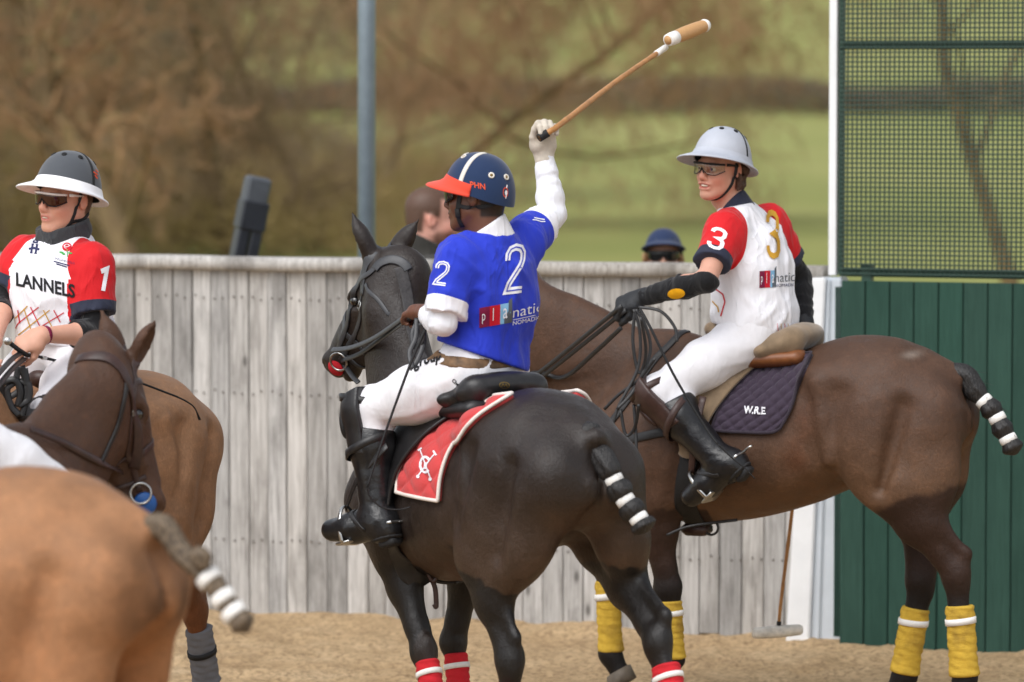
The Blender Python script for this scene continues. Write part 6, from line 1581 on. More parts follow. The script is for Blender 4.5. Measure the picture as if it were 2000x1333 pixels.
helmet(r5['root'], hc, J['hR'], 1.05, M['helm_navy'], M['helm_navy'], full, a=0.120, b=0.106, h=0.118, tilt=-0.15, low=0.02)

# ---- prints
def logo(r, jb, org, ax, ay, cut=None):
    ax, ay = np.array(ax, float), np.array(ay, float)
    sq = lambda i: poly2d([(i, 0), (i + 1, 0.12 * 0), (i + 1, 1), (i, 1)])
    for i, mt in enumerate(('print_maroon', 'print_red', 'print_sky')): decal('logo_square', [sq(i * 0.98)], org, ax, ay, jb, M[mt], r['jersey'])
    decal('logo_corner', [poly2d([(2.35, 0.0), (3.1, 0.0), (3.1, 1.25), (2.75, 1.1), (2.75, 0.6), (2.35, 0.3)])], org, ax, ay, jb, M['print_grey'], r['jersey'], lift=0.003)
    for i, ch in enumerate('pla'):
        V_, F_ = text2d(ch); decal('lettering', [(V_ * (0.5, 0.5) if ch != 'l' else V_ * (0.62, 0.62), F_)], np.array(org) + ax * (i * 0.98 + 0.28) + ay * (0.18 if ch == 'p' else 0.26), ax, ay, jb, M['print_white'], r['jersey'], lift=0.0036)
# rider two
jb = r2['jbvh']; par = r2['jersey']
two = [(0.06, 1.45), (0.06, 1.72), (0.20, 1.92), (0.50, 2.0), (0.80, 1.92), (0.94, 1.72), (0.94, 1.40), (0.84, 1.16), (0.22, 0.42), (0.10, 0.12), (1.0, 0.12)]
decal('back_number', [stroke2d(two, 0.30)], (985, 575), (33, -4), (3.0, -45), jb, M['print_white'], par)
decal('number_inline', [stroke2d(two, 0.055)], (985, 575), (33, -4), (3.0, -45), jb, M['print_blue'], par, lift=0.0036)
decal('sleeve_number', [stroke2d(two, 0.30)], (847, 556), (23, 3), (4.0, -22), jb, M['print_white'], par)
decal('number_inline', [stroke2d(two, 0.055)], (847, 556), (23, 3), (4.0, -22), jb, M['print_blue'], par, lift=0.0036)
logo(r2, jb, (936, 641), (20.5, -3.6), (0.5, -39))
V_, F_ = text2d('nation', -0.005); decal('lettering', [(V_, F_)], (1001, 621), (20, -4.3), (1, -19), jb, M['print_white'], par)
V_, F_ = text2d('NOMADIC GROUP'); decal('lettering', [(V_, F_)], (1001, 636), (8.2, -1.8), (0.3, -8), jb, M['print_white'], par); decal('logo_rule', [poly2d([(0, 0), (1, 0), (1, 1), (0, 1)])], (1001, 626), (44, -9.5), (0, -1.2), jb, M['print_white'], par)
decal('lettering', [stroke2d([(0, 0), (1, 0.25), (2, 0.1), (3, 0.5)], 0.35), stroke2d([(0.3, 0.9), (1.6, 1.0), (2.8, 1.2)], 0.4)], (1040, 430), (8, 2), (1, -5), jb, M['print_white'], par)
V_, F_ = text2d('group', 0.035); decal('lettering', [(V_ * (0.8, 1.0), F_)], (808, 728), (21, -6.8), (1.5, -25), r2['bbvh'], M['print_black'], r2['root'])
V_, F_ = text2d('group', 0.035); decal('lettering', [(V_ * (0.9, 1.0), F_)], (900, 768), (4.0, 2.6), (3, -5), r2['bbvh'], M['print_black'], r2['root'])
V_, F_ = text2d('Chandon', 0.03); decal('lettering', [(V_ * (0.9, 1.0), F_)], (882, 745), (6.0, 5.4), (4, -6), r2['bbvh'], M['print_black'], r2['root'])
# rider three
jb = r3['jbvh']; par = r3['jersey']
three = [(0.05, 1.55), (0.08, 1.78), (0.25, 1.95), (0.5, 2.0), (0.78, 1.93), (0.93, 1.75), (0.93, 1.35), (0.80, 1.12), (0.45, 1.03), (0.80, 0.95), (0.95, 0.72), (0.95, 0.32), (0.80, 0.08), (0.5, 0.0), (0.22, 0.06), (0.06, 0.24), (0.04, 0.48)]
decal('back_number', [stroke2d(three, 0.27)], (1499, 500), (22, 2), (-1.5, -42), jb, M['print_gold'], par, lift=0.006)
decal('sleeve_number', [stroke2d(three, 0.30)], (1382, 480), (26, 9), (6.0, -18), jb, M['print_white'], par)
logo(r3, jb, (1483, 563), (10.5, -0.6), (0.3, -33))
V_, F_ = text2d('nation', -0.005); decal('lettering', [(V_ * (0.9, 1), F_)], (1513, 552), (15, -1), (0.5, -17), jb, M['print_grey'], par)
V_, F_ = text2d('NOMADIC GROUP'); decal('lettering', [(V_, F_)], (1513, 561), (6.0, -0.2), (0.2, -6), jb, M['print_navy'], par)
decal('badge', [poly2d([(0, 0), (0.9, 0.1), (1.0, 0.9), (0.6, 1.3), (0.2, 1.1), (-0.1, 1.5), (-0.2, 0.9)])], (1483, 396), (14, 0), (-4, -14), jb, M['print_black'], par); decal('badge_patch', [circ2d((0.45, 0.35), 0.3)], (1483, 396), (14, 0), (-4, -14), jb, M['print_red'], par, lift=0.003)
bs = [o for o in r3['root'].children if o.name.startswith('arm_sleeve')]
def bvh_obj(o, root): return bvh_of(np.array([v.co for v in o.data.vertices]) + np.array(root.location), [tuple(p.vertices) for p in o.data.polygons])
decal('sleeve_badge', [circ2d((0, 0), 1)], (1321, 574), (17, -1), (0, -10), [bvh_obj(o, r3['root']) for o in bs], M['print_yellow'], r3['root'])
for a, b_, mt in (((1391, 560), (1412, 575), 'print_red'), ((1412, 575), (1416, 590), 'print_red'), ((1416, 590), (1408, 618), 'print_red'), ((1388, 585), (1402, 600), 'print_gold'), ((1402, 600), (1404, 610), 'print_gold')):
    decal('hem_line', [stroke2d([(0, 0), (1, 0)], 1)], a, np.array(b_) - a, nrm((-(b_[1] - a[1]), b_[0] - a[0])) * 2.6, jb, M[mt], par)
for k in range(4): decal('hem_line', [stroke2d([(0, 0), (0.2, -1), (0.5, -1.3)], 0.12)], (1518 + k * 7, 632), (7, 0), (0, -14), jb, M[('print_red', 'print_gold')[k % 2]], par)
# rider one
jb = r1['jbvh']; par = r1['jersey']
V_, F_ = text2d('LANNELS', 0.03); decal('lettering', [(V_ * (0.95, 1), F_)], (32, 559), (22.3, 4.7), (-0.5, -27), jb, M['print_black'], par)
decal('sleeve_number', [stroke2d([(0.05, 1.55), (0.62, 1.85), (0.62, 0.0)], 0.42)], (190, 566), (18, 4), (4.0, -23), jb, M['print_white'], par)
for pth, w_ in (([(0.25, 0.0), (0.25, 1.0)], 0.22), ([(0.75, 0.0), (0.75, 1.0)], 0.22), ([(0.1, 0.0), (0.4, 0.0)], 0.12), ([(0.6, 0.0), (0.9, 0.0)], 0.12), ([(0.1, 1.0), (0.4, 1.0)], 0.12), ([(0.6, 1.0), (0.9, 1.0)], 0.12), ([(-0.1, 0.42), (0.5, 0.58), (1.1, 0.48)], 0.24), ([(0.2, 1.22), (0.8, 1.22)], 0.16), ([(0.15, 1.6), (0.3, 1.28), (0.5, 1.65), (0.7, 1.28), (0.85, 1.6)], 0.1), ([(0.5, 1.7), (0.5, 2.0)], 0.1)):
    decal('crest', [stroke2d(pth, w_)], (57, 494), (17, 2), (3, -17), jb, M['print_navy'], par)
decal('rose', [circ2d((0, 0), 1, ry=1.15)], (131, 483), (9.5, 1), (1, -7.5), jb, M['print_red'], par); decal('rose_petal', [stroke2d([(math.cos(a) * .55, math.sin(a) * .55) for a in np.linspace(0.4, 4.6, 10)], 0.14), stroke2d([(-0.7, 0.2), (0, -0.2), (0.7, 0.3)], 0.12)], (131, 482), (9.5, 1), (1, -7.5), jb, M['print_white'], par, lift=0.0034)
decal('rose_stem', [stroke2d([(0, 1), (0.15, 0.4), (0.35, -0.6)], 0.14), circ2d((-0.75, 0.1), 0.38, ry=0.2), circ2d((-0.35, -0.15), 0.3, ry=0.2), circ2d((0.65, 0.25), 0.36, ry=0.18)], (129, 496), (12, 2), (2, -9), jb, M['print_green'], par)
V_, F_ = text2d('ENGLAND POLO'); decal('lettering', [(V_, F_)], (107, 507), (3.6, 0.95), (0, -4.2), jb, M['print_navy'], par)
for k in range(2): decal('lettering', [stroke2d([(0, 0), (1, 0)], 0.09)], (105 + 5 * k, 511 + 5 * k), (31 - 10 * k, 8 - 2 * k), (0, -26), jb, M['print_navy'], par)
hl = [((60, 600), (83, 648), 'print_red'), ((47, 603), (62, 648), 'print_gold'), ((35, 606), (39, 632), 'print_red'), ((85, 606), (101, 638), 'print_gold'), ((105, 606), (118, 630), 'print_red'), ((76, 600), (36, 632), 'print_red'), ((97, 606), (36, 655), 'print_gold'), ((125, 611), (58, 652), 'print_red'), ((54, 598), (30, 622), 'print_gold'), ((36, 632), (24, 652), 'print_red')]
for a, b_, mt in hl: decal('hem_line', [stroke2d([(0, 0), (1, 0)], 1)], a, np.array(b_) - a, nrm((-(b_[1] - a[1]), b_[0] - a[0])) * 2.0, jb, M[mt], par)
decal('placket', [poly2d([(0, 0), (1, 0.12), (1, 1.6), (0, 1.5)])], (82, 506), (12, 1.5), (3.5, -25), jb, M['print_white'], par)
wr, el = r1['J']['wrL'], r1['J']['elL']; ax = nrm(wr - el); c0 = lerp(el, wr, 0.95)
mb = MB(); mb.tube([c0 - ax * 0.008, c0 - ax * 0.007, c0 + ax * 0.007, c0 + ax * 0.008], [0.031, 0.0335, 0.0335, 0.031], n=24, cap=False); mb.build('wrist_band', M['print_maroon'], r1['root'])
# ------------------------------------------------------------------ saddles, pads, bridles, reins, mallets, whips
def coons(bottom, right, top, left, nu, nv):
    """grid between four boundary polylines; bottom/top run left to right, left/right run bottom to top"""
    def samp(c, n):
        c = catmull(c, 8) if len(c) > 2 else np.asarray(c, float); L = np.r_[0, np.cumsum(np.linalg.norm(np.diff(c, axis=0), axis=1))]; t = np.linspace(0, L[-1], n)
        return np.stack([np.interp(t, L, c[:, i]) for i in range(c.shape[1])], 1)
    B, T, Lf, Rt = samp(bottom, nu), samp(top, nu), samp(left, nv), samp(right, nv); u = np.linspace(0, 1, nu)[None, :, None]; v = np.linspace(0, 1, nv)[:, None, None]
    return (1 - v) * B[None] + v * T[None] + (1 - u) * Lf[:, None] + u * Rt[:, None] - ((1 - u) * (1 - v) * B[0] + u * (1 - v) * B[-1] + (1 - u) * v * T[0] + u * v * T[-1])
def thick_sheet(P, Nn, off, thk, name, mat, parent, rel=None):
    """cloth or leather of real thickness from surface points P (m,n,3) with normals"""
    m, n = P.shape[:2]; o = off if rel is None else off + rel[..., None]
    A = P + Nn * o; Bk = P + Nn * (off - thk if np.isscalar(off) else off - thk); mb = MB(); mb.sheet(A); k = mb.n
    mb.v.append(Bk.reshape(-1, 3)); mb.n += m * n
    for i in range(m - 1):
        for j in range(n - 1): mb.f.append((k + i * n + j, k + (i + 1) * n + j, k + (i + 1) * n + j + 1, k + i * n + j + 1))
    edge = [(0, j) for j in range(n)] + [(i, n - 1) for i in range(1, m)] + [(m - 1, j) for j in range(n - 2, -1, -1)] + [(i, 0) for i in range(m - 2, 0, -1)]
    ids = [i * n + j for i, j in edge]
    for a, b_ in zip(ids, ids[1:] + ids[:1]): mb.f.append((a, b_, k + b_, k + a))
    ob = mb.build(name, mat, parent)
    bm = bmesh.new(); bm.from_mesh(ob.data); bmesh.ops.recalc_face_normals(bm, faces=bm.faces); bm.to_mesh(ob.data); bm.free()
    return ob, A, np.array([A[i, j] for i, j in edge])
def surf_grid(G, fn):
    m, n = G.shape[:2]; P = np.zeros((m, n, 3)); Nn = np.zeros((m, n, 3))
    for i in range(m):
        for j in range(n):
            h_ = fn(G[i, j]); P[i, j] = h_[0]; Nn[i, j] = nrm(h_[1])
    for _ in range(3):
        Q = Nn.copy(); Q[1:-1, 1:-1] = (Nn[:-2, 1:-1] + Nn[2:, 1:-1] + Nn[1:-1, :-2] + Nn[1:-1, 2:] + Nn[1:-1, 1:-1]) / 5; Nn = Q / np.linalg.norm(Q, axis=2, keepdims=True)
        Q = P.copy(); Q[1:-1, 1:-1] = (P[:-2, 1:-1] + P[2:, 1:-1] + P[1:-1, :-2] + P[1:-1, 2:] + P[1:-1, 1:-1] * 2) / 6; P = Q
    return P, Nn
def mirror_w(info, P):
    s, R, o = info['scale'], rotz(info['yaw']), info['pos']; L = ((P.reshape(-1, 3) - o) @ R) * (1, -1, 1); return (L @ R.T + o).reshape(P.shape)
def saddle_pad(info, name, label, sides, mat, trim_mat, quilt, trim_r=0.006, off=0.016, group='saddle pads'):
    root = empty(name, info['pos'], 0, label=label, cat='saddle pad', group=group); bv = info['bvh']
    G = coons(*sides, 66, 66)
    def f(p):
        h_ = hit(bv, p[0], p[1])
        if h_ is None:
            h_ = near(bv, W(p[0], p[1], info['pos'][1] - 0.2))
        return h_
    P, Nn = surf_grid(G, f); m, n = P.shape[:2]
    u = np.linspace(0, 1, n)[None, :]; v = np.linspace(0, 1, m)[:, None]; a, b_, amp = quilt
    rel = amp * (np.abs(np.sin((u * a + v * b_) * math.pi)) * np.abs(np.sin((u * a - v * b_) * math.pi))) ** 0.45 - amp * 0.5
    ed = np.minimum(np.minimum(u, 1 - u), np.minimum(v, 1 - v)) * np.ones_like(rel); rel = rel * np.clip(ed / 0.06, 0, 1)
    out = None
    for side in (0, 1):
        if side: P = mirror_w(info, P); Nn = mirror_w(info, Nn + info['pos']) - info['pos']
        ob, A, E = thick_sheet(P, Nn, off, off + 0.004, 'pad_panel', mat, root, rel)
        mb = MB(); mb.tube(np.vstack([E[m + n - 2 + 0:], E[:1]]) if False else np.vstack([E, E[:1]]), trim_r, n=8, cap=False); mb.build('piping', trim_mat, ob)
        if not side: out = dict(root=root, panel=ob, bvh=bvh_of(A.reshape(-1, 3), [(i * n + j, i * n + j + 1, (i + 1) * n + j + 1, (i + 1) * n + j) for i in range(m - 1) for j in range(n - 1)]))
    return out
def make_saddle(key, name, label, seatm, flapm, panelm, rider=None, dz=0.0, group='polo saddles', girthm='leather_black', irons=True):
    info = HORSES[key]; L = info['L2W']; bv = info['bvh']; R = rotz(info['yaw']); s = info['scale']; Yx = R[:, 1]
    root = empty(name, info['pos'], 0, label=label, cat='saddle', group=group)
    F = Field(); q = lambda x, y, z: L((x, y, z + dz))
    F.cone(q(0.24, 0, 1.545), q(0.13, 0, 1.505), 0.030, 0.042, asp=1.5, aspb=2.6, side=Yx, k=0.04); F.cone(q(0.13, 0, 1.505), q(-0.02, 0, 1.475), 0.042, 0.040, asp=2.6, aspb=4.0, side=Yx, k=0.04)
    F.cone(q(-0.02, 0, 1.475), q(-0.11, 0, 1.50), 0.040, 0.040, asp=4.0, aspb=4.2, side=Yx, k=0.05); F.ell(q(-0.145, 0, 1.535), np.array((0.060, 0.160, 0.044)) * s, R, k=0.06)
    for sg in (1, -1): F.cone(q(0.16, 0.140 * sg, 1.445), q(-0.13, 0.125 * sg, 1.500), 0.036, 0.046, asp=0.7, side=Yx, k=0.05)
    garment(F, 0.006, 0.0, 'seat', M[seatm], root)
    F = Field()
    for sg in (1, -1): F.cone(q(0.16, 0.13 * sg, 1.425), q(-0.16, 0.12 * sg, 1.450), 0.034, 0.036, asp=1.7, side=Yx, k=0.03)
    garment(F, 0.007, 0.0, 'panel', M[panelm], root)
    E = q(-0.262, 0, 1.545)
    for sg in (1, -1):
        sides = ([(0.27, 1.07), (0.23, 1.05), (0.18, 1.06)], [(0.18, 1.06), (0.15, 1.18), (0.08, 1.30), (0.0, 1.395)], [(0.28, 1.40), (0.15, 1.40), (0.0, 1.395)], [(0.27, 1.07), (0.30, 1.18), (0.30, 1.33), (0.28, 1.40)])
        G = coons(*sides, 18, 22)
        def side_hit(p):
            o_ = L((p[0], 0.6 * sg, p[1])); d_ = nrm(L((p[0], 0, p[1])) - o_); h_ = bv.ray_cast(Vector(o_), Vector(d_), 0.62)
            return (np.array(h_[0]), np.array(h_[1])) if h_[0] is not None else near(bv, L((p[0], 0.10 * sg, p[1])))
        P, Nn = surf_grid(G, side_hit)
        thick_sheet(P, Nn, 0.040, 0.012, 'flap', M[flapm], root)
        pts = [L(p) for p in ((0.24, 0.31 * sg, 1.06), (0.26, 0.29 * sg, 0.95), (0.27, 0.22 * sg, 0.84), (0.28, 0.10 * sg, 0.775), (0.28, -0.01 * sg, 0.77))]
        wrap_on(bv, pts, 0.085, 0.012, 'girth', M[girthm], root, sub=6)
        if rider and irons:
            S = 'L' if sg > 0 else 'R'; b_ = rider['boot' + S]; J = rider['J']; an, to = J['an' + S], J['to' + S]; d = nrm(to - an); dn = nrm(b_['shd'] - d * (b_['shd'] @ d)); lt = np.cross(dn, d)
            c = lerp(an, to, 0.66) + dn * 0.060; up_ = -dn
            A = [c + lt * 0.060 - up_ * 0.0, c + lt * 0.062 + up_ * 0.045, c + lt * 0.045 + up_ * 0.095, c + lt * 0.016 + up_ * 0.128, c - lt * 0.016 + up_ * 0.128, c - lt * 0.045 + up_ * 0.095, c - lt * 0.062 + up_ * 0.045, c - lt * 0.060]
            mb = MB(); mb.tube(catmull(A, 5), 0.0055, n=8, flat=(0.8, 1.5), up=d); iron = mb.build('stirrup', M['steel'], root)
            mb = MB(); mb.box(c, (0.062, 0.122, 0.010), np.stack([d, lt, dn], 1), bev=0.003); mb.build('tread', M['steel'], iron)
            top = L((0.16, 0.33 * sg, 1.30)); apex = c + up_ * 0.125
            strap_tube([top, lerp(top, apex, 0.5) + nrm(L((0, sg, 0)) - L((0, 0, 0))) * 0.03, apex], 0.028, 0.008, 'stirrup_leather', M['leather_black' if flapm != 'suede' else 'leather_brown'], root, up=nrm(L((0, 1, 0)) - L((0, 0, 0))))
    return dict(root=root, q=q)
def rein(pts, Y0, Y1, wid, thk, name, mat, parent, bvhs=None, sub=8, gap=0.012):
    P2 = catmull([(x, y, 0) for x, y in pts], sub)[:, :2]; L = np.r_[0, np.cumsum(np.linalg.norm(np.diff(P2, axis=0), axis=1))]; L /= L[-1]; Q = []
    for (x, y), t in zip(P2, L):
        Yv = lerp(Y0, Y1, t)
        if bvhs is not None:
            h_ = hit(bvhs, x, y)
            if h_ is not None and 0.03 < t < 0.97: Yv = min(Yv, h_[0][1] - gap)
        Q.append(W(x, y, Yv))
    Q = np.array(Q)
    for _ in range(2): Q[1:-1] = 0.25 * Q[:-2] + 0.5 * Q[1:-1] + 0.25 * Q[2:]
    mb = MB(); mb.tube(Q, 1.0, n=8, flat=(wid / 2, thk / 2), up=V3(0, 0.25, 1) if False else V3(0.0, -1.0, 0.35)); return mb.build(name, mat, parent)
M['red_pad'] = fabric('red_pad', (204, 72, 72), fold=0.15, fscale=16, rough=0.9); M['plum_pad'] = fabric('plum_pad', (62, 52, 66), fold=0.12, fscale=16, rough=0.9)
M['trim_white'] = fabric('trim_white', (236, 226, 218), fold=0.1); M['trim_plum'] = fabric('trim_plum', (50, 42, 52), fold=0.1)

# dark pony: red pad, black saddle
p2 = saddle_pad(HORSES['h2'], 'saddle_pad', 'red quilted saddle pad with white piping on the near-black pony', ([(783, 963), (822, 972), (862, 979)], [(862, 979), (868, 930), (890, 876), (935, 822), (1004, 777)], [(890, 800), (945, 785), (1004, 777)], [(783, 963), (789, 920), (815, 865), (890, 800)]), M['red_pad'], M['trim_white'], (2.0, 4.0, 0.016), trim_r=0.007, off=0.018)
arc = [(0.45 * math.cos(a), 0.62 * math.sin(a)) for a in np.linspace(0.7, 5.6, 16)]
decal('emblem', [stroke2d(arc, 0.20), stroke2d([(-0.55, 1.15), (0.55, -1.0)], 0.10), stroke2d([(0.75, 1.0), (-0.55, -1.0)], 0.10), stroke2d([(-0.72, 1.05), (-0.42, 1.3)], 0.16), stroke2d([(0.6, 1.2), (0.9, 0.85)], 0.16), circ2d((-0.55, -1.05), 0.14), circ2d((0.55, -1.1), 0.15), stroke2d([(0.05, 0.2), (0.05, -0.35)], 0.25)], (831, 908), (22, 3), (2, -24), p2['bvh'], M['print_white'], p2['panel'], lift=0.003, maxe=5)
s2_ = make_saddle('h2', 'saddle', 'black leather polo saddle under the rider in blue', 'leather_black', 'leather_black', 'leather_black', r2)
sb = bvh_obj([o for o in s2_['root'].children if o.name.startswith('seat')][0], s2_['root'])
decal('maker_badge', [stroke2d([(math.cos(a), math.sin(a)) for a in np.linspace(0, 6.283, 18)], 0.2)], (985, 753), (9.5, 0.5), (0, -6), sb, M['brass'], s2_['root']); decal('maker_badge', [stroke2d([(-0.6, -0.5), (-0.3, 0.5), (0, -0.4), (0.3, 0.5), (0.6, -0.5)], 0.2)], (985, 753), (9.5, 0.5), (0, -6), sb, M['brass'], s2_['root'])
# brown pony: plum pad, suede saddle
p3 = saddle_pad(HORSES['h3'], 'saddle_pad', 'dark plum quilted saddle pad lettered W.R.E. on the brown pony', ([(1392, 842), (1450, 846), (1505, 846), (1524, 838)], [(1524, 838), (1547, 800), (1562, 755), (1588, 694)], [(1450, 738), (1520, 708), (1588, 694)], [(1392, 842), (1408, 800), (1450, 738)]), M['plum_pad'], M['trim_plum'], (5.5, 5.5, 0.013), trim_r=0.006)
V_, F_ = text2d('W.R.E.', 0.030, 0.12); decal('lettering', [(V_ * (0.82, 1), F_)], (1453, 808), (14.6, 0.9), (0.4, -15), p3['bvh'], M['print_white'], p3['panel'], lift=0.004)
s3_ = make_saddle('h3', 'saddle', 'worn fawn suede polo saddle under the smiling rider', 'suede', 'suede', 'leather_tan', r3, girthm='black_webbing')
s1_ = make_saddle('h1', 'saddle', 'brown leather saddle under the rider wearing number 1', 'leather_brown', 'leather_brown', 'leather_brown', r1)
s5_ = make_saddle('h5', 'saddle', 'dark saddle under the rider at the left edge', 'leather_black', 'leather_black', 'leather_black', r5)

s4_ = make_saddle('h4', 'saddle', 'dark brown saddle on the tan foreground pony, beyond the left edge', 'leather_brown', 'leather_brown', 'leather_brown')
def bridle(key, name, label, mat, group='bridles'):
    info = HORSES[key]; root = empty(name, info['H'](0.2, 0, -0.05), 0, label=label, cat='bridle', group=group); H = info['H']; bv = info['bvh']; s = info['scale']
    def st(pts, w, nm, m_=None, t=0.005): return wrap_on(bv, [H(*p) for p in pts], w * s, t, nm, M[m_ or mat], root, sub=7)
    st([(0.10, 0.10, -0.06), (0.04, 0.085, 0.0), (-0.025, 0.045, 0.045), (-0.035, 0, 0.06), (-0.025, -0.045, 0.045), (0.04, -0.085, 0.0), (0.10, -0.10, -0.06)], 0.036, 'headpiece')
    st([(0.065, 0.095, -0.03), (0.075, 0.06, 0.06), (0.08, 0, 0.075), (0.075, -0.06, 0.06), (0.065, -0.095, -0.03)], 0.022, 'browband')
    for q in (1, -1):
        st([(0.08, 0.10 * q, -0.045), (0.20, 0.105 * q, -0.085), (0.32, 0.08 * q, -0.09), (0.44, 0.065 * q, -0.085)], 0.020, 'cheekpiece')
        st([(0.05, 0.10 * q, -0.05), (0.06, 0.09 * q, -0.14), (0.08, 0.05 * q, -0.23), (0.085, 0, -0.245)], 0.016, 'throat_lash')
        c = near(bv, H(0.445, 0.075 * q, -0.088)); ring_at(c[0] + nrm(c[1]) * 0.008, c[1], 0.036 * s, 0.0042, 'bit_ring', M['steel'], root)
        b_ = near(bv, H(0.14, 0.11 * q, -0.07)); buckle(b_[0] + b_[1] * 0.004, nrm(H(0.2, 0.1 * q, -0.085) - H(0.1, 0.1 * q, -0.05)), b_[1], 0.026, 0.03, 'buckle', M['steel'], root)
    st([(0.30, 0, 0.06), (0.31, 0.06, 0.01), (0.32, 0.075, -0.06), (0.33, 0.055, -0.14), (0.33, 0, -0.18), (0.33, -0.055, -0.14), (0.32, -0.075, -0.06), (0.31, -0.06, 0.01), (0.30, 0, 0.06)], 0.024, 'noseband')
    st([(0.40, 0.06, -0.04), (0.41, 0.055, -0.12), (0.41, 0, -0.16), (0.41, -0.055, -0.12), (0.40, -0.06, -0.04)], 0.016, 'drop_strap')
    return dict(root=root, H=H, bv=bv, bitL=near(bv, H(0.46, 0.08, -0.09))[0], bitR=near(bv, H(0.46, -0.08, -0.09))[0])
b2 = bridle('h2', 'bridle', 'charcoal leather double-rein bridle on the near-black pony', 'strap_grey')
b3 = bridle('h3', 'bridle', 'dark leather bridle on the brown pony, mostly hidden behind the rider in blue', 'leather_black')
b1 = bridle('h1', 'bridle', 'dark leather bridle on the chestnut pony at the left edge', 'leather_black')
b4 = bridle('h4', 'bridle', 'dark bridle on the tan foreground pony, beyond the left edge', 'leather_black')
b5 = bridle('h5', 'bridle', 'dark brown bridle with large ring bit on the bay pony', 'leather_brown')
px_strap(HORSES['h2']['bvh'], [(733, 527), (741, 517), (752, 511), (766, 508), (780, 511), (792, 519), (798, 528)], 0.034, 0.007, 'headpiece', M['strap_grey'], b2['root'], sub=6)
px_strap(HORSES['h2']['bvh'], [(735, 522), (722, 535), (706, 548), (694, 566), (688, 590), (682, 620), (672, 655), (662, 682)], 0.022, 0.006, 'cheekpiece', M['strap_grey'], b2['root'], sub=6)
px_strap(HORSES['h5']['bvh'], [(152, 704), (172, 698), (195, 697), (215, 702), (235, 720), (248, 745), (258, 785), (266, 830), (268, 880), (262, 915)], 0.036, 0.007, 'headpiece', M['leather_brown'], b5['root'], sub=6)
px_strap(HORSES['h5']['bvh'], [(246, 745), (240, 790), (228, 835), (210, 875), (196, 905)], 0.018, 0.006, 'throat_lash', M['leather_black'], b5['root'], sub=6)
# reins of the dark pony
hb = HORSES['h2']['bvh']; YB = b2['bitL'][1]
for pts, y0, y1 in (([(648, 684), (690, 678), (740, 655), (812, 603)], YB - 0.03, 15.12), ([(668, 704), (705, 690), (750, 657), (812, 614)], YB - 0.02, 15.12)):
    rein(pts, y0, y1, 0.022, 0.006, 'rein', M['strap_grey'], b2['root'], hb)
for pts, y1 in (([(814, 622), (812, 660), (800, 690), (806, 720)], 15.02), ([(822, 626), (828, 665), (815, 705), (800, 722)], 15.02), ([(818, 625), (806, 650), (810, 680), (826, 660), (822, 632)], 15.04)):
    rein(pts, 15.10, y1, 0.018, 0.005, 'rein_end', M['strap_grey'], b2['root'])
mk = near(hb, HORSES['h2']['H'](0.49, 0.075, -0.09)); Rm_ = frame(mk[1], (0, 0, 1)); mb = MB(); mb.lathe([(0.0001, 0.006), (0.030, 0.005), (0.034, 0.0)], mk[0], np.stack([Rm_[:, 1], Rm_[:, 2], Rm_[:, 0]], 1), 20); mb.build('bit_guard', M['wrap_red'], b2['root'])
rein([(700, 748), (688, 735), (672, 712)], 15.75, YB, 0.020, 0.006, 'martingale', M['strap_grey'], b2['root'])
M['hogged_mane'] = basic('hogged_mane', (66, 64, 64), 0.85, var=0.25, vscale=50, bscale=70, bstr=0.6, bdist=0.006)
px_strap(HORSES['h2']['bvh'], [(781, 522), (788, 545), (794, 575), (799, 610), (805, 645), (814, 680), (826, 705)], 0.044, 0.006, 'hogged_mane', M['hogged_mane'], HORSES['h2']['root'], sub=6)
# reins of the brown pony
YB = b3['bitL'][1]; hand3 = r3['J']['wrL']
for pts, y1 in (([(930, 815), (1040, 738), (1120, 675), (1214, 598)], 16.74), ([(930, 822), (1042, 748), (1130, 680), (1222, 606)], 16.74), ([(940, 770), (1040, 728), (1100, 738), (1160, 690), (1214, 640)], 16.8)):
    rein(pts, YB, y1, 0.019, 0.006, 'rein', M['leather_black'], b3['root'], HORSES['h3']['bvh'])
for pts in ([(1238, 604), (1250, 650), (1246, 720), (1210, 790), (1196, 830)], [(1242, 604), (1262, 640), (1270, 690), (1240, 760), (1205, 800)], [(1246, 600), (1290, 608), (1318, 640), (1322, 668)], [(1240, 606), (1236, 670), (1248, 730), (1262, 690), (1252, 620)], [(1212, 800), (1222, 850), (1240, 835), (1248, 790)], [(1238, 790), (1242, 850), (1243, 915)], [(1180, 800), (1210, 770), (1250, 740), (1280, 700)]):
    rein(pts, 16.72, 16.66, 0.013, 0.005, 'rein_end', M['leather_black'], b3['root'], HORSES['h3']['bvh'])
# breast strap of the brown pony
bp = empty('breastplate', HORSES['h3']['pos'], 0, label='black leather breastplate straps on the brown pony', cat='breastplate'); i3 = HORSES['h3']; L3 = i3['L2W']
wrap_on(i3['bvh'], [L3(p) for p in ((0.33, 0.30, 1.16), (0.50, 0.27, 1.12), (0.66, 0.22, 1.10), (0.80, 0.08, 1.10), (0.82, 0, 1.10), (0.80, -0.08, 1.10), (0.66, -0.22, 1.10), (0.4, -0.3, 1.14))], 0.035, 0.006, 'breast_strap', M['leather_black'], bp, sub=8)
wrap_on(i3['bvh'], [L3(p) for p in ((0.34, 0.0, 1.56), (0.40, 0.15, 1.48), (0.50, 0.24, 1.32), (0.62, 0.24, 1.14))], 0.028, 0.006, 'shoulder_strap', M['leather_black'], bp, sub=8); wrap_on(i3['bvh'], [L3(p) for p in ((0.34, 0.0, 1.56), (0.40, -0.15, 1.48), (0.50, -0.24, 1.32), (0.62, -0.24, 1.14))], 0.028, 0.006, 'shoulder_strap', M['leather_black'], bp, sub=8)
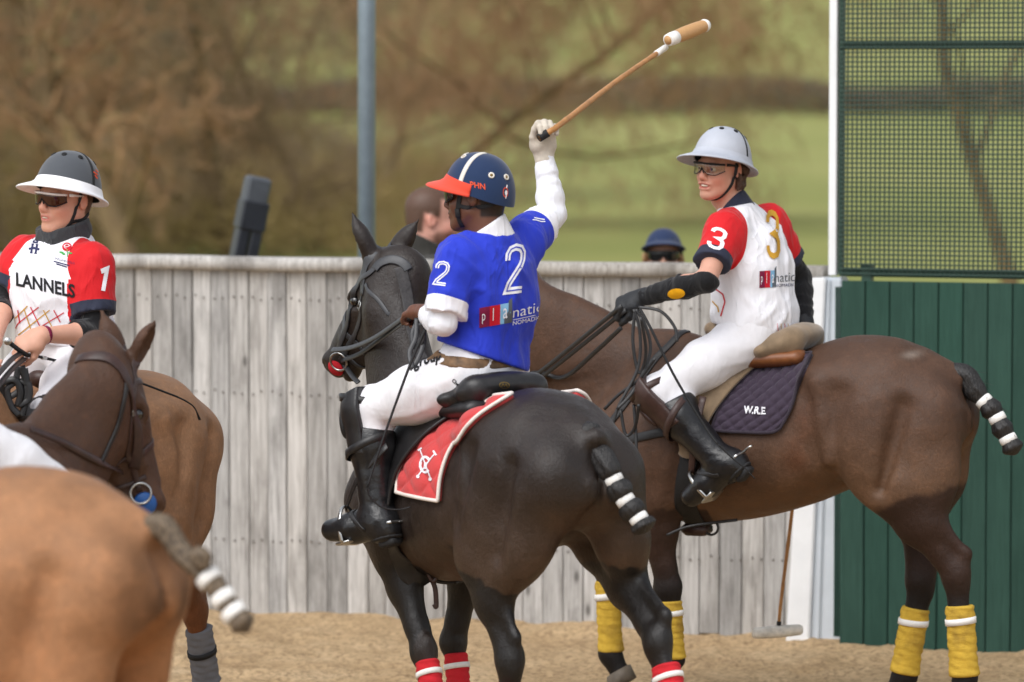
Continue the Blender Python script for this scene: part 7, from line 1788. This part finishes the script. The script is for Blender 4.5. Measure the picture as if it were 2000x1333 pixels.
wrap_on(i3['bvh'], [L3(p) for p in ((0.80, 0.0, 1.08), (0.74, 0, 0.95), (0.6, 0, 0.84), (0.45, 0, 0.78), (0.3, 0, 0.77))], 0.030, 0.006, 'chest_strap', M['leather_black'], bp, sub=8)
mb = MB(); mb.box(L3((0.29, 0.03, 0.745)), (0.11, 0.10, 0.05), rotz(i3['yaw']), bev=0.015); mb.build('girth_buckle', M['leather_brown'], bp); ring_at(L3((0.22, 0.06, 0.755)), (0.2, 1, 0), 0.028, 0.005, 'loop', M['leather_black'], bp)
rein([(1440, 1016), (1390, 1022), (1340, 1030), (1302, 1046)], 16.75, 16.8, 0.012, 0.006, 'loose_strap', M['leather_black'], bp)
# martingale of the dark pony between its forelegs
bp2 = empty('martingale', HORSES['h2']['pos'], 0, label='dark leather martingale hanging below the near-black pony', cat='martingale'); L2_ = HORSES['h2']['L2W']
wrap_on(HORSES['h2']['bvh'], [L2_(p) for p in ((0.80, 0.0, 1.08), (0.74, 0, 0.95), (0.6, 0, 0.84), (0.45, 0, 0.78), (0.3, 0, 0.77))], 0.030, 0.006, 'chest_strap', M['leather_black'], bp2, sub=8)
rein([(842, 1090), (836, 1110), (842, 1130), (850, 1150), (852, 1185), (848, 1180)], 15.2, 15.2, 0.018, 0.006, 'loose_strap', M['leather_brown'], bp2); rein([(846, 1098), (856, 1118), (846, 1136), (836, 1118), (844, 1100)], 15.18, 15.18, 0.014, 0.006, 'strap_loop', M['leather_brown'], bp2)
mb = MB(); mb.box(W(838, 1096, 15.18), (0.045, 0.02, 0.02), bev=0.004); mb.build('buckle', M['brass'], bp2)
# reins of the chestnut pony: bunch in the rider's hand
YB = b1['bitL'][1]
for pts in ([(40, 690), (20, 705), (-15, 745), (-60, 800)], [(48, 700), (25, 720), (-5, 755), (-55, 815)]): rein(pts, 14.96, YB, 0.022, 0.006, 'rein', M['leather_black'], b1['root'])
for pts in ([(42, 715), (48, 745), (30, 770), (5, 775), (4, 750), (28, 742), (40, 765), (34, 795)], [(36, 718), (30, 745), (14, 760), (20, 790), (38, 812)], [(48, 720), (52, 750), (50, 785), (42, 815)], [(30, 745), (55, 750), (56, 780), (36, 792)]): rein(pts, 14.95, 14.93, 0.024, 0.006, 'rein_end', M['leather_black'], b1['root'])
mb = MB(); hd_ = W(15, 667, 14.93); mb.lathe([(0.0001, 0.010), (0.012, 0.010), (0.014, 0.006), (0.014, -0.006)], hd_, frame((0, 0, 1), (0, -1, 0.2)) if False else np.stack([V3(1, 0, 0), V3(0, 0, 1), V3(0, -1, 0)], 1), 20); cap1 = mb
# reins and bit detail of the bay pony
h5b = HORSES['h5']['bvh']; Yb = b5['bitR'][1]
rein([(60, 838), (110, 858), (170, 890), (238, 922)], 13.35, Yb - 0.03, 0.026, 0.007, 'rein', M['leather_brown'], b5['root'], h5b)
c = near(h5b, HORSES['h5']['H'](0.49, -0.085, -0.09)); Rm_ = frame(c[1], (0, 0, 1)); mb = MB(); mb.lathe([(0.0001, 0.006), (0.036, 0.005), (0.040, 0.0)], c[0] + c[1] * 0.002, np.stack([Rm_[:, 1], Rm_[:, 2], Rm_[:, 0]], 1), 20); M['bit_blue'] = basic('bit_blue', (28, 88, 160), 0.45, var=0.1); mb.build('bit_guard', M['bit_blue'], b5['root'])

# ---- mallets and whips
M['cane'] = basic('cane', (176, 124, 72), 0.42, var=0.22, vscale=26); M['cane_dark'] = basic('cane_dark', (120, 60, 40), 0.45, var=0.3, vscale=40)
mw, nt, b = new_mat('mallet_wood'); f = noise(nt, coords(nt, scale=(3, 3, 3)), 45, 5, 0.7, 2.5); nt.links.new(ramp(nt, f, [(0.3, s2l((178, 134, 88))), (0.6, s2l((198, 154, 104))), (0.8, s2l((212, 172, 124)))]), b.inputs['Base Color']); b.inputs['Roughness'].default_value = 0.5; M['mallet_wood'] = mw
M['tape_dirty'] = basic('tape_dirty', (232, 226, 214), 0.8, var=0.22, vscale=30, bscale=60, bstr=0.4)
def mallet(label, pts, headA, headB, grip, endmats, r=(0.0095, 0.0072), hr=0.026):
    root = empty('polo_mallet', pts[0], 0, label=label, cat='mallet', group='polo mallets'); P = catmull(pts, 16); L = np.linspace(0, 1, len(P)); rad = np.interp(L, [0, 1], r)
    rad = rad + 0.0012 * np.exp(-((((L * 9.3) % 1.0) - 0.5) / 0.06) ** 2)
    mb = MB(); mb.tube(P, rad, n=12); cane = mb.build('cane', M['cane'], root)
    n0 = max(2, int(len(P) * grip)); mb = MB(); mb.tube(P[:n0 + 1], 0.0155, n=12); mb.build('grip', M['black_webbing'], root)
    mb = MB(); mb.tube(P[-4:], rad[-1] + 0.003, n=12); mb.build('neck_tape', M['white_tape'] if endmats else M['rubber'], root)
    A, B = np.array(headA), np.array(headB); d = nrm(B - A); m = 22; t = np.linspace(0, 1, m); mb = MB()
    prof = hr * (0.86 + 0.18 * np.sin(t * math.pi)) ; prof[0] *= 0.8; prof[-1] *= 0.72
    mb.tube([lerp(A, B, q) for q in t], prof, n=20); hdm = mb.build('head', M['mallet_wood'] if endmats else M['tape_dirty'], root)
    if endmats:
        for a, b_ in ((0.0, 0.20), (0.91, 1.0)):
            mb = MB(); mb.tube([lerp(A, B, q) for q in (a - 0.004, a, (a + b_) / 2, b_, b_ + 0.004)], [hr * 0.70, hr * 0.90, hr * 0.97, hr * 0.98 if b_ < 0.9 else hr * 0.82, hr * 0.9 if b_ < 0.9 else hr * 0.6], n=20); mb.build('head_tape', M['white_tape'], hdm)
        mb = MB(); mb.tube([lerp(A, B, -0.012), lerp(A, B, -0.008)], hr * 0.66, n=18); mb.build('end_face', M['mallet_wood'], hdm)
    return root
g0 = W(1050, 272, 15.40)
mallet('bamboo polo mallet with natural wooden head, raised by the rider in blue', [W(1053, 270, 15.36), W(1096, 242, 15.42), W(1200, 162, 15.95), W(1300, 93, 16.45)], W(1305, 79, 16.34), W(1380, 49, 16.52), 0.17, True, r=(0.0112, 0.0092), hr=0.0265)
mallet('polo mallet with scuffed white-taped head, hanging low behind the brown pony', [W(1586, 640, 17.12), W(1570, 780, 17.42), W(1548, 990, 17.50), W(1526, 1170, 17.50), W(1521, 1222, 17.50)], W(1470, 1238, 17.48), W(1567, 1230, 17.52), 0.06, False, r=(0.0085, 0.0068), hr=0.025)
def whip(label, pts, lash, Y0, Y1, Yl, cap=None):
    root = empty('whip', W(pts[0][0], pts[0][1], Y0), 0, label=label, cat='whip', group='riding whips')
    P = catmull([W(x, y, lerp(Y0, Y1, i / (len(pts) - 1))) for i, (x, y) in enumerate(pts)], 8); mb = MB(); mb.tube(P, np.linspace(0.0062, 0.0038, len(P)), n=8); mb.build('shaft', M['black_webbing'], root)
    Lp = catmull([W(x, y, lerp(Y1, Yl, i / (len(lash) - 1))) for i, (x, y) in enumerate(lash)], 8); mb = MB(); mb.tube(Lp, np.linspace(0.0036, 0.0022, len(Lp)), n=6); mb.tube(Lp[-6:], np.linspace(0.003, 0.006, 6), n=6, flat=(1, 0.5)); mb.build('lash', M['rubber'], root)
    return root, P
whip('thin black whip hanging beside the boot of the rider in blue', [(836, 632), (806, 700), (776, 780), (744, 870), (717, 953)], [(717, 953), (722, 970), (744, 990), (775, 996), (801, 991)], 14.98, 14.88, 14.92)
whip('long black whip slanting down across the leg of the smiling rider', [(1250, 604), (1270, 640), (1320, 740), (1378, 835), (1402, 868)], [(1402, 868), (1430, 895), (1455, 915), (1474, 935)], 16.62, 16.42, 16.45)
wroot, wp = whip('black whip with silver band held across the chestnut pony rump', [(52, 694), (75, 697), (150, 715), (255, 742), (345, 775)], [(345, 775), (365, 785), (380, 797), (390, 820)], 14.98, 15.50, 15.62)
mb = MB(); mb.tube([wp[9], wp[10]], 0.0078, n=10); mb.build('silver_band', M['steel'], wroot); cap1.build('end_cap', M['steel'], wroot)
mb = MB(); mb.tube([W(15, 667, 14.94), W(34, 682, 14.95), wp[0], wp[6]], [0.009, 0.0085, 0.0085, 0.008], n=10); mb.build('handle', M['black_webbing'], wroot)
# ------------------------------------------------------------------ two spectators behind the wall
def spectator(label, head, hf, s, skin, hairc, hairf, jacket, beard=None, flush=None, tilt=0.0):
    g = float(terrain(np.array([[head[0], head[1], 0]]))[0]); hR = H3(hf, tilt); J = dict(head=head, hR=hR); f = nrm(V3(hf[0], hf[1], 0)); l = np.cross(V3(0, 0, 1), f); z = lambda t: g + (head[2] - g) * t
    P = lambda a, b_, t: V3(head[0] + f[0] * a + l[0] * b_, head[1] + f[1] * a + l[1] * b_, z(t))
    k = (head[2] - g) / 1.62
    J.update(neck=P(-0.03, 0, 0.90), chest=P(-0.02, 0, 0.775), pel=P(-0.02, 0, 0.585), hipL=P(-0.02, 0.095, 0.565), hipR=P(-0.02, -0.095, 0.565), knL=P(0.0, 0.10, 0.30), knR=P(0, -0.10, 0.30), anL=P(-0.03, 0.11, 0.055), anR=P(-0.03, -0.11, 0.055), toL=P(0.13, 0.13, 0.02), toR=P(0.13, -0.13, 0.02),
        shL=P(-0.03, 0.19, 0.865), shR=P(-0.03, -0.19, 0.865), elL=P(-0.03, 0.25, 0.69), elR=P(-0.03, -0.25, 0.69), wrL=P(0.08, 0.25, 0.55), wrR=P(0.08, -0.25, 0.55))
    root = empty('person', (head[0], head[1], g), 0, label=label, cat='person', group='spectators behind the wall')
    B = Field(); T = add_torso(B, J)
    for S in 'LR': add_arm(B, J, S); add_foot(B, J, S); add_hand(B, J['wr' + S], V3(0.1, 0, -1), l * (-1 if S == 'L' else 1), curl=0.35, mirror_=1)
    add_legs(B, J); Hf = add_head(B, J, 0, 0, s); V, Q = B.mesh(0.007); body = mesh_obj('body', V, Q, M['skin'], root); set_col(body, head_colors(V, J, skin, (176, 104, 98), hairc, hairf, beard, s, flush))
    for q in (1, -1):
        mb = MB(); mb.lathe([(0.0001, 0.0118 * s)] + [(0.0118 * s * math.sin(a), 0.0118 * s * math.cos(a)) for a in np.linspace(0.3, 2.84, 8)] + [(0.0001, -0.0118 * s)], Hf(0.085, 0.0325 * q, -0.005), n=12); mb.build('eye', M['eye'], root)
    F = Field(); add_torso(F, J, 1.06, 0.02)
    for S in 'LR': add_arm(F, J, S, 1.15)
    F.cone(J['neck'] - V3(0, 0, 0.05), J['neck'] + V3(0, 0, 0.03) + V3(0, 0, 0.07) * (s > 1.1), 0.09, 0.078, k=0.03)
    garment(F, 0.009, 0.018, 'jacket', M[jacket], root, cut=maxf(plane(J['neck'] + V3(0, 0, 0.035) + V3(0, 0, 0.055) * (s > 1.1), V3(0, 0, 1) + f * 0.5), plane(J['pel'] - V3(0, 0, 0.1), V3(0, 0, -1))), disp=folds(T['R'], J['chest'], 0.008, 3, fr=(5, 5, 3)))
    F = Field(); add_torso(F, J); add_legs(F, J, 1.1); garment(F, 0.010, 0.012, 'trousers', M['navy_cloth'], root, cut=plane(J['pel'] + V3(0, 0, 0.08), V3(0, 0, 1)))
    for S in 'LR':
        F = Field(); add_foot(F, J, S); garment(F, 0.008, 0.012, 'shoe', M['leather_brown'], root)
    return root, J, Hf
M['hair_short'] = basic('hair_short', (88, 68, 54), 0.75, var=0.4, vscale=120, bscale=220, bstr=0.8, bdist=0.005)
man, JM, HM = spectator('bearded man in dark jacket behind the wall, in profile facing right', W(843, 425, 20.95), (0.985, 0.17), 1.22, (214, 160, 142), (78, 60, 47), lambda x, y, z: np.clip(np.maximum(np.maximum(np.minimum((z - 0.070) / 0.012, (0.078 - x) / 0.015), np.minimum((z - 0.002 + 0.25 * x) / 0.010, (0.030 - x) / 0.012)), np.minimum((z + 0.070) / 0.012, (-0.036 - x) / 0.010)), 0, 1) * (0.96 + 0.04 * np.sin(z * 900 + x * 500)), 'dark_jacket', beard=(96, 66, 52), flush=(222, 140, 120), tilt=-0.10)
capw, JC, HC = spectator('person in navy cap and sunglasses peeping over the wall', W(1296, 497, 21.0), (-0.04, -1), 1.05, (206, 158, 136), (190, 150, 110), lambda x, y, z: np.clip((0.02 - x) / 0.02, 0, 1) * (z > -0.09), 'dark_jacket')
goggles(capw, JC, 1.05, M['lens_dark'], M['black_webbing'])
M['cap_navy'] = fabric('cap_navy', (38, 52, 84), fold=0.1, rough=0.85)
cp = helmet(capw, JC['head'] + JC['hR'] @ V3(-0.008, 0, 0.034), JC['hR'], 1.04, M['cap_navy'], M['cap_navy'], lambda an: 0.075 * max(0, math.cos(an * 1.25)) ** 0.8 + 0.002, a=0.105, b=0.092, h=0.088, tilt=-0.32, low=0.04, brim_rng=(-1.25, 1.25), droop=0.30)
cp['shell'].name = 'cap'
hbc = bvh_obj(cp['shell'], capw); V_, F_ = text2d('CAMBRIDGE', 0.02); decal('lettering', [(V_, F_)], (1279, 473), (5.6, 0), (0, -5.5), hbc, M['print_grey'], cp['shell'])
for q in (1, -1):
    F = Field(); rr = random.Random(3 + q)
    for k in range(14): F.ell(HC(-0.02 + rr.uniform(-0.03, 0.03), (0.082 + rr.uniform(-0.004, 0.008)) * q, -0.01 - k * 0.008), (0.014, 0.012, 0.02), k=0.012)
    M['hair_fair'] = MATS.get('hair_fair') or basic('hair_fair', (176, 138, 98), 0.6, var=0.4, vscale=90, bscale=140, bstr=0.9, bdist=0.008); garment(F, 0.006, 0.0, 'hair', M['hair_fair'], capw, disp=lambda p: 0.004 * hnoise(p * 80, 3))
